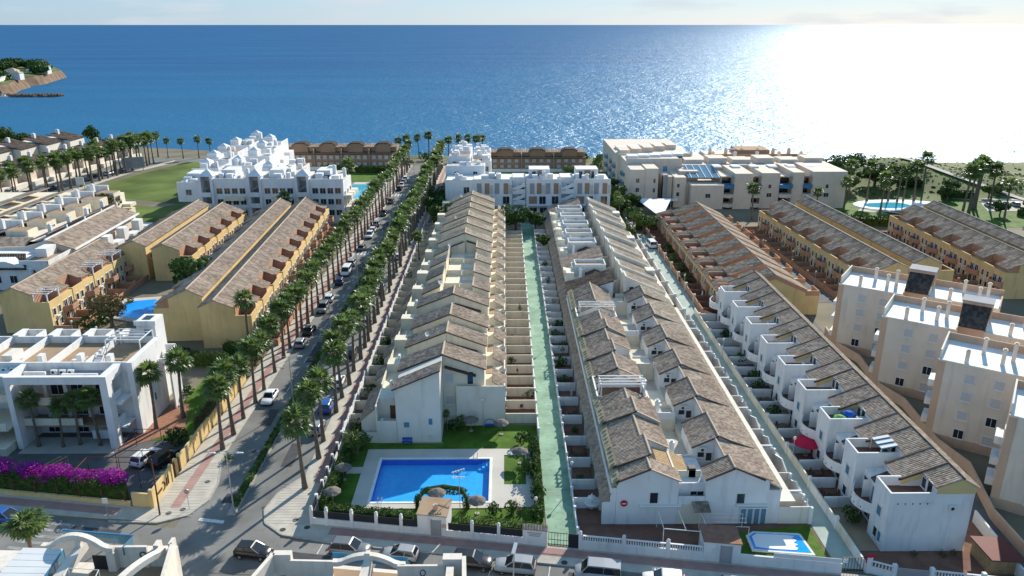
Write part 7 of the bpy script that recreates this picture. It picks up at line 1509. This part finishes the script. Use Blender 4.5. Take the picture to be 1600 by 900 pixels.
# ------------------------------------------------------------------ cars
G = 'cars parked on the front street'
def oncar(kind, col, x, off, label, deg=0): p = sl(x, off); car(kind, col, p[0], p[1], -8.95 + deg, label, G)
oncar('hatch', 'blue', -57.6, -4.6, 'dark blue hatchback on the left street below the bougainvillea'); oncar('hatch', 'black', -26.6, -6.2, 'black hatchback turning at the crossroads', 0)
oncar('suv', 'grey', -16.4, -4.3, 'dark grey estate car parked left of the silver hatchback'); oncar('hatch', 'silver', -10.8, -4.35, 'silver hatchback with dark roof parked before the kiosk', 180)
oncar('suv', 'black', -2.9, -4.4, 'black off-road car parked left of the green lane gate'); oncar('suv', 'silver', 1.7, -4.5, 'silver estate car parked nearest the green lane gate', 180)
oncar('van', 'silver', 10.3, -4.3, 'silver van with dark windows parked before the baluster wall', 180); oncar('suv', 'white', 17.0, -4.5, 'white car with roof bars at the bottom edge', 180); oncar('hatch', 'navy', 24.4, -4.4, 'dark car with pale windscreen cover before the right kiosk')
LC = [(107.0, 'saloon', 'white', 'white saloon with dark rear driving up the avenue', -36.4), (128.4, 'hatch', 'silver', 'silver hatchback', 0), (134.6, 'saloon', 'black', 'black car', 0), (146.2, 'suv', 'grey', 'grey off-road car', 0), (152.4, 'hatch', 'white', 'white hatchback', 0), (163.6, 'hatch', 'navy', 'navy hatchback', 0), (170.6, 'van', 'white', 'white van', 0), (177.5, 'suv', 'silver', 'silver car', 0), (191, 'saloon', 'grey', 'grey saloon', 0), (203, 'suv', 'white', 'white off-road car', 0), (209, 'hatch', 'white', 'small white hatchback', 0), (216, 'suv', 'silver', 'pale silver car', 0), (229, 'saloon', 'black', 'black saloon', 0), (246, 'suv', 'grey', 'grey car beside the crossing', 0), (266, 'hatch', 'black', 'black hatchback', 0), (272, 'hatch', 'white', 'white hatchback in the far group', 0), (278, 'suv', 'silver', 'silver car in the far group', 0), (284, 'suv', 'white', 'white car in the far group', 0)]
for i, (y, k, c, l, x) in enumerate(LC): car(k, c, x or -36.9, y, 90 if i % 3 else -90, l if x else f'{l} parked on the left avenue kerb, {nth(i - 1)} from the crossroads', 'cars parked along the left side of the avenue')
for i, (y, k, c) in enumerate([(97.6, 'hatch', 'silver'), (104, 'suv', 'blue'), (112.5, 'hatch', 'white'), (124, 'suv', 'black'), (139, 'hatch', 'silver'), (158, 'suv', 'grey'), (183, 'hatch', 'white')]): car(k, c, -26.9, y, 90, f'{c} car parked behind the right palm row, {nth(i)} from the crossroads', 'cars parked along the right side of the avenue')
for i, (x, y, c) in enumerate([(-159, 268, 'navy'), (-163, 258, 'silver'), (-155, 284, 'grey'), (-152.5, 296, 'white'), (-156.5, 291, 'black'), (-169.5, 262, 'silver'), (-151, 305, 'silver')]): car('suv' if i % 2 else 'hatch', c, x, y, 78, f'{c} car on the far palm street, {nth(i)} of those seen', 'cars on the far palm street')
for i, (x, y, c) in enumerate([(-60.2, 123.5, 'silver'), (-57.2, 124.5, 'black')]): car('hatch', c, x, y, 75, f'{c} car parked behind the stair tower of the portal building', 'cars behind the portal building')
for i, (x, y) in enumerate([(154, 238), (158, 238), (163, 239), (168, 240)]): car('hatch', ['white', 'grey', 'silver', 'black'][i], x, y, 80, f'{["white", "grey", "silver", "black"][i]} car in the small car park beside the right park', 'cars beside the right park')
car('van', 'white', 38.2, 193, 95, 'white van standing at the far end of the right corridor') if 1 else None
# ------------------------------------------------------------------ palms
GR, GL2 = 'fan palms along the right side of the avenue', 'fan palms along the left side of the avenue'
ry = [83.0, 90.0, 94.5, 102.9, 107.7, 112.2, 117.3, 122.2, 127.2, 130.2, 134.7, 139.3, 144, 148.4, 152]; 
while ry[-1] < 306: ry.append(ry[-1] + rnd.uniform(4.2, 5.2))
for i, y in enumerate(ry): palm(-25.2 + rnd.uniform(-.25, .25), y, f'fan palm on the right avenue pavement, {nth(i)} from the crossroads', rnd.uniform(.93, 1.07), GR, i < 5, z=.1)
ly = [92.4, 96.4, 101.1, 106, 110.5, 117, 122.8, 127, 131, 135, 139, 143.5, 148]
while ly[-1] < 306: ly.append(ly[-1] + rnd.uniform(4.6, 5.6))
for i, y in enumerate(ly): palm(-38.4 + rnd.uniform(-.25, .25), y, f'fan palm on the left avenue pavement, {nth(i)} from the crossroads', rnd.uniform(.88, 1.02), GL2, i < 3, z=.1)
for i, (x, y, s) in enumerate([(-64.2, 93.6, .78), (-60.8, 93.4, .66), (-58.8, 94.0, .74), (-55.9, 93.8, .80), (-50.2, 98.4, .92), (-47.6, 101.6, .98), (-45.8, 127, 1.0)]):
    palm(x, y, ['leftmost palm inside the white portal frame', 'shorter palm inside the portal frame, second from left', 'palm in the middle of the white portal frame', 'palm beside the right pillar of the portal frame', 'palm before the blank side wall of the portal building', 'tall palm on the lawn behind the blank side wall', 'palm standing before the yellow gable end by the avenue'][i], s, None, i in (3, 4, 5))
pts = []
for i in range(15): pts.append((-172 + i * 1.6 + rnd.uniform(-.6, .6), 222 + i * 6.6))
for i in range(16): pts.append((-158.6 + i * .75, 226 + i * 6.2))
for i in range(12): pts.append((-151.8 + i * .5, 262 + i * 5.4))
for i, (x, y) in enumerate(pts): palm(x + rnd.uniform(-.5, .5), y, f'fan palm along the far palm street, {nth(i if i < 15 else i - 15 if i < 31 else i - 31)} in the ' + ('house side' if i < 15 else 'middle' if i < 31 else 'field side') + ' line', rnd.uniform(.95, 1.25), 'fan palms along the far palm street')
for i, (x, y, s) in enumerate([(-163, 338, .98), (-157, 338, .96), (-152, 339, .96), (-146, 335, .8), (-139, 334, .8), (-133, 336, .85), (-127, 334, .8), (-45, 328, .9), (-41.5, 330, .95), (-37, 334, .95), (-33, 336, 1.0), (-24, 330, .9), (-20, 330, .98), (-15.5, 332, .95), (-12, 330, .95), (-9.5, 334, .9)]):
    palm(x, y, f'tall palm at the shoreline against the sea, {nth(i)} from the left', s, 'palms at the shoreline', z=0)
for i, (x, y, s) in enumerate([(114, 250, 1.2), (119, 247, 1.2), (113, 225, 1.25), (105, 232, 1.0), (126, 247, 1.1), (128.5, 246, 1.1), (131, 247, 1.1), (134.5, 247, 1.2), (143, 258, 1.3), (138.5, 226, 1.42), (143.5, 231, 1.45), (147, 235, 1.5), (149.5, 238, 1.4), (153, 236, 1.3), (147, 219, 1.15), (158, 226, 1.1), (73.5, 222, 1.0), (94, 226, .8)]):
    palm(x, y, f'tall palm in the right park and gardens, {nth(i)} counted from the pool outward' if i < 16 else ['palm before the blue balconies of the long beige block', 'small palm at the right end of the long beige block'][i - 16], s, 'palms in the right park')
for i, (x, y) in enumerate([(33.5, 219), (34, 226), (36, 234)]): palm(x, y, f'short palm beside the beige seafront block, {nth(i)} from the near side', .7, 'short palms beside the beige block')
palm(-20.6, 178, 'palm among the yards at the far end of the cream row', .75); palm(-62, 213, 'dark palm before the white stepped complex', .95); palm(-50.5, 246, 'palm beside the far turquoise pool', 1.3)
# ------------------------------------------------------------------ trees, hedges, bushes
tree(-62.8, 150.0, 'big round dark green tree beside the yellow rows', 10.5, 5.4, 'leaf', seed=1, n=3600, ls=.6); tree(-66.5, 154, 'dark tree just behind the big round tree', 8.5, 4.2, 'leaf', seed=2, n=1800, ls=.6)
tree(-75.5, 138, 'wide olive brown willow beside the small blue pool', 6.0, 4.4, 'leafolive', seed=4, n=2600, ls=.4); bush(-79.5, 136, 'dark round bush left of the olive willow', 2.2, 2.6); bush(-78.6, 140, 'dark bush by the garden walls of the far left yellow row', 2.2, 2.4)
tree(-119, 226, 'bushy tree on the field beside the sandy path', 8, 4.4, 'leafolive', seed=5, n=1500, ls=.7); tree(-96, 197, 'dark bush at the near corner of the green field', 3.4, 3.4, 'leaf', seed=6, n=900, ls=.5)
tree(-16.8, 206, 'dark tree left of the white block at the far end of the cream row', 9, 4.6, 'leaf', seed=7, n=1600, ls=.7); tree(3.0, 207, 'dark tree at the far end of the green lane', 8, 4.4, 'leaf', seed=8, n=1600, ls=.6); tree(-20.2, 219, 'dark tree beside the avenue pavement near the white block', 8.5, 4, 'leaf', seed=7, n=1600, ls=.7); tree(-21, 232, 'second dark tree beside the far avenue pavement', 8.5, 4, 'leaf', seed=8, n=1600, ls=.6); tree(8.4, 208, 'small dark tree right of the far lane end', 6, 3, 'leaf', seed=2, n=1000, ls=.6)
tree(9.8, 189, 'green tree in a far yard right of the green lane', 4.6, 2.4, 'leaf', seed=3, n=900, ls=.5); tree(38.4, 206, 'light green round tree at the far end of the right corridor', 6.0, 4.2, 'leaflight', seed=11, n=2000, ls=.55); tree(33.6, 200, 'small light green tree left of the corridor end', 4.0, 2.2, 'leaflight', seed=12, n=900, ls=.5)
for i, (x, y, h, r) in enumerate([(35, 224, 6, 3), (38.5, 229, 7, 3.2), (35.5, 238, 7, 3.2), (33, 248, 6, 3), (36, 258, 6, 3), (33.5, 272, 5, 3), (37.5, 217, 5, 3)]): tree(x, y, f'dense dark tree along the left side of the beige seafront block, {nth(i)} in the line', h, r, 'leaf', seed=13 + i % 3, n=1200, ls=.6, group='trees beside the beige block')
hedge('hedge', 'tall clipped hedge leading to the beige seafront block', (33.6, 208), (33.0, 236), 1.6, 2.6, per=20, ls=.5); hedge('hedge', 'hedge at the far end of the right corridor', (37, 211), (44, 210), 1.6, 2.6, per=20, ls=.5)
s = thing('shade_sail', 'white triangular shade sail in front of the beige seafront block', 'shade sail', (44, 222, 0)); MB().add([(40.5, 233, 4.0), (51, 231, 4.4), (44.5, 212, 3.0), (40.5, 233, 4.08), (51, 231, 4.48), (44.5, 212, 3.08)], [(2, 1, 0), (3, 4, 5), (0, 1, 4, 3), (1, 2, 5, 4), (2, 0, 3, 5)]).build('sail', 'sail', s)
for x, y, z in ((40.5, 233, 4.2), (51, 231, 4.6), (44.5, 212, 3.2)): MB().tube([(x, y, 0), (x, y, z)], .1, 6).build('post', 'metal', s)
for i, (x, y, h, r) in enumerate([(113, 264, 12, 6.5), (121, 270, 13, 7), (130, 266, 9, 6), (108, 272, 9, 5), (138, 262, 6, 3.5), (146, 248, 5, 3.4), (142, 262, 5, 3)]): tree(x, y, ['broad dark pine at the left of the right park', 'tallest dark pine crown behind the park palms', 'dark rounded pine right of the tallest one', 'dark pine half hidden by the beige block', 'low dark tree at the foot of the hill', 'clipped dark square tree behind the park lawn', 'small dark tree beside the clipped one'][i], h, r, 'leaf', seed=20 + i, n=2200, ls=.8)
for i, (x, y, h, r) in enumerate([(106, 256, 7, 4), (118, 259, 6, 3.5), (132, 259, 6, 3.2), (152, 257, 5, 3), (161, 250, 5, 3), (168, 255, 4, 3), (178, 246, 5, 3.4), (186, 240, 5, 3.4), (164, 233, 4.5, 2.6), (150, 226, 4.5, 2.6), (102, 246, 6, 3.4)]): tree(x, y, f'rounded green tree in the right park, {nth(i)} of the bushy ones from the left', h, r, 'leaflight' if i % 3 == 1 else 'leaf', seed=13 + i % 3, n=1200, ls=.6, group='rounded trees in the right park')
hedge('hedge', 'dark hedge at the left corner of the park lawn', (98, 217), (112, 214), 3, 2.4, per=10, ls=.7); hedge('hedge', 'dark hedge at the front of the park lawn', (117, 211), (131, 209), 2, 2, per=10, ls=.7); hedge('hedge', 'hedge behind the park lawn below the hill', (146, 251), (156, 250), 2, 2.6, per=10, ls=.7); hedge('hedge', 'clipped hedge beside the car park lane', (156, 226), (172, 231), 2, 2.2, per=10, ls=.7); tree(176, 230, 'clipped round tree at the right edge near the car park', 7, 4, 'leaf', seed=22, n=1200, ls=.7)
for i, (x, y) in enumerate([(125, 286), (133, 280), (141, 276), (150, 270), (158, 283), (166, 276), (172, 268), (180, 272), (188, 264), (196, 258), (160, 268), (140, 290), (128, 275), (184, 262), (176, 258), (200, 252), (206, 250), (212, 246)]): bush(x, y, f'low scrub bush on the dry hillside, {nth(i)} from the crest', rnd.uniform(1.2, 2.6), rnd.uniform(1, 1.8), 'leafolive' if i % 2 else 'leaf', z=max(0, hill.hz(x, y)) - .1, group='scrub bushes on the hill', n=70)
for i in range(26):
    x = -104 + i * 2.4 if i < 12 else -330 + (i - 12) * 12; y = 334 + rnd.uniform(-4, 6) if i < 12 else 360 + rnd.uniform(0, 22)
    bush(x, y, f'dark scrub mass at the shore edge, {nth(i if i < 12 else i - 12)} from the left ' + ('behind the green field' if i < 12 else 'behind the brown roofs'), rnd.uniform(3, 5), rnd.uniform(3, 5), 'leaf' if i % 3 else 'leafolive', group='scrub along the shore', n=150)
for i, (x, y) in enumerate([(-238, 372), (-228, 368), (-203, 362), (-191, 360)]): tree(x, y, ['wide dark tree at the far left shore', 'dark tree next to the far left one', 'small round tree on the shore skyline', 'tall rounded tree on the shore skyline'][i], [9, 7, 6, 11][i], [6, 5, 4, 4][i], 'leaf', seed=20 + i, n=900, ls=.9)
for i, (x, y) in enumerate([(1, 236), (9, 240), (16, 236), (25, 238), (31, 244), (4, 252), (20, 254), (30, 262), (10, 268), (24, 280)]): tree(x, y, f'garden tree behind the white block with brown panels, {nth(i)} from the front left', rnd.uniform(4, 6), rnd.uniform(2.2, 3.2), 'leaf' if i % 3 else 'leaflight', seed=13 + i % 3, n=1200, ls=.6, group='garden trees behind the white block')
for i, (x, y) in enumerate([(-34, 328), (-20, 336), (-14, 326), (34, 326), (40, 322), (46, 328), (-44, 322), (38, 312), (-40, 316), (36, 302)]): bush(x, y, f'green shrub mass near the end of the avenue and shore, {nth(i)} of these', rnd.uniform(2.2, 3.6), rnd.uniform(2.2, 4), 'leaf', group='shrub masses near the avenue end', n=150)
rr2 = random.Random(77); mbs = MB()
for _ in range(2000):
    x, y = rr2.uniform(108, 232), rr2.uniform(250, 318)
    z = hill.hz(x, y)
    if z < .15 or abs((x - 148) + (y - 286) * .62) < 2.2: continue
    s = rr2.uniform(.15, .7) * (1.3 if math.sin(x * .31) * math.cos(y * .27) > .2 else .8); a = rr2.uniform(0, 3.14)
    for k in (0, 1.57): mbs.add([(x - math.cos(a + k) * s, y - math.sin(a + k) * s, z - .05), (x + math.cos(a + k) * s, y + math.sin(a + k) * s, z - .05), (x + math.cos(a + k) * s * .5, y + math.sin(a + k) * s * .5, z + s * .5), (x - math.cos(a + k) * s * .6, y - math.sin(a + k) * s * .6, z + s * .45)], [(0, 1, 2, 3)])
o = mbs.build('hill_scrub', 'dry', None, 'stuff'); tag(o, 'low dry scrub covering the hillside above the sea', 'scrub')
# median planting and yard plants
hedge('hedge', 'low ragged hedge along the avenue median strip', (-32.5, 79), (-32.2, 298), .7, .75, per=26, ls=.3, z=.15)
yi = 0
for i in range(26):
    y = 107 + i * 4.18; side = i % 3
    x = [rnd.uniform(1, 4), rnd.uniform(8.8, 10.6), rnd.uniform(-22, -20.6)][side]
    if rnd.random() < .85: bush(x, y + 1.2, f'green plant in a walled yard {["left of the green lane", "right of the green lane", "behind the scalloped wall"][side]}, {nth(i // 3)} from the street', rnd.uniform(.5, 1.4), rnd.uniform(.7, 2.0), z=.06, group='plants in the walled yards', n=110)
for i, y in enumerate([96.2, 107.6, 118.5, 127]): bush(-20.8, y, f'dark round shrub in a yard by the avenue pavement, {nth(i)} from the pool', 1.3, 2.2, z=.06, group='shrubs in the avenue yards')
for i, (x, y) in enumerate([(9.6, 119.5), (10, 125.2), (9.4, 131), (9.8, 96.5), (9.5, 84.4)]): bush(x, y, f'bushy plant filling a yard right of the green lane, {nth(i)} in that line', 1.4 if i < 3 else .7, 1.8 if i < 3 else .8, z=.06, group='bushy yard plants right of the lane')
for i, (x, y) in enumerate([(40.2, 75.6), (40, 109.6), (40.6, 113), (40.4, 120), (39.9, 101.2), (40.6, 131)]): bush(x, y, f'green shrub in a yard under the curved balconies, {nth(i)} from the front', 1.2, 1.7, z=.06, group='shrubs under the curved balconies')
for i, (x, y) in enumerate([(40.8, 178), (41, 170), (41.2, 186), (40.8, 163)]): bush(x, y, f'bushy plant in a yard of the gabled yellow row, {nth(i)} from the far end', 1.7, 2.4, z=.06, m='leaf' if i else 'leaflight', group='plants in the gabled yellow row yards')
# lamps, signs, poles
for i, y in enumerate([77.8, 105, 132, 160, 188, 216, 244, 272]): streetlamp(-32.2, y, f'double-headed street lamp on the avenue median, {nth(i)} from the crossroads')
p = thing('utility_pole', 'dark pole leaning at the ochre corner wall', 'pole', (-40.9, 77.7, 0)); MB().tube([(-40.9, 77.6, .14), (-41.0, 78.0, 7.4)], [.11, .07], 7).build('pole', 'doorbrown', p)
p = thing('utility_pole', 'tall pale pole at the bottom right corner', 'pole', (57, 66, 0)); MB().tube([(55.2, 64.5, 0), (55.4, 64.6, 9.5)], [.16, .12], 8).build('pole', 'kerb', p)
sign(-37.9, 78.8, 'dark round road sign on the left corner pavement'); sign(-46.9, 77.4, 'white square road sign on the left street pavement', 'square')
for i, (x, y) in enumerate([(38.0, 88.6), (37.7, 122), (8.2, 82.8), (8.2, 128), (39.0, 158)]): globe(x, y, ['globe lamp beside the crimson parasol yard', 'globe lamp in the middle of the right corridor', 'globe lamp on the green lane wall near the gate', 'globe lamp half way along the green lane', 'globe lamp near the far end of the right corridor'][i], 3.4)
for i, (x, y) in enumerate([(-73, 128), (-66, 126.5), (-79, 131)]): globe(x, y, f'globe lamp behind the roof terraces of the portal building, {["middle", "right", "left"][i]} one', 3.6)
for i, (x, y) in enumerate([(64.5, 200), (65, 186), (69, 176), (68.3, 160)]): globe(x, y, f'globe lamp on the back lane of the yellow rows, {nth(i)} from the far end', 3.4)
lm = thing('street_lamp', 'white drop shaped lamp head at the bottom edge beside the arch roofs', 'street lamp', (.9, 63.5, 0)); MB().tube([(.7, 62.6, 0), (.8, 62.8, 6.2)], [.1, .06], 7).build('pole', 'metal', lm); MB().bar((.7, 62.4, 6.2), (1.0, 63.5, 6.6), .34, .16).build('lamp_head', 'acwhite', lm)
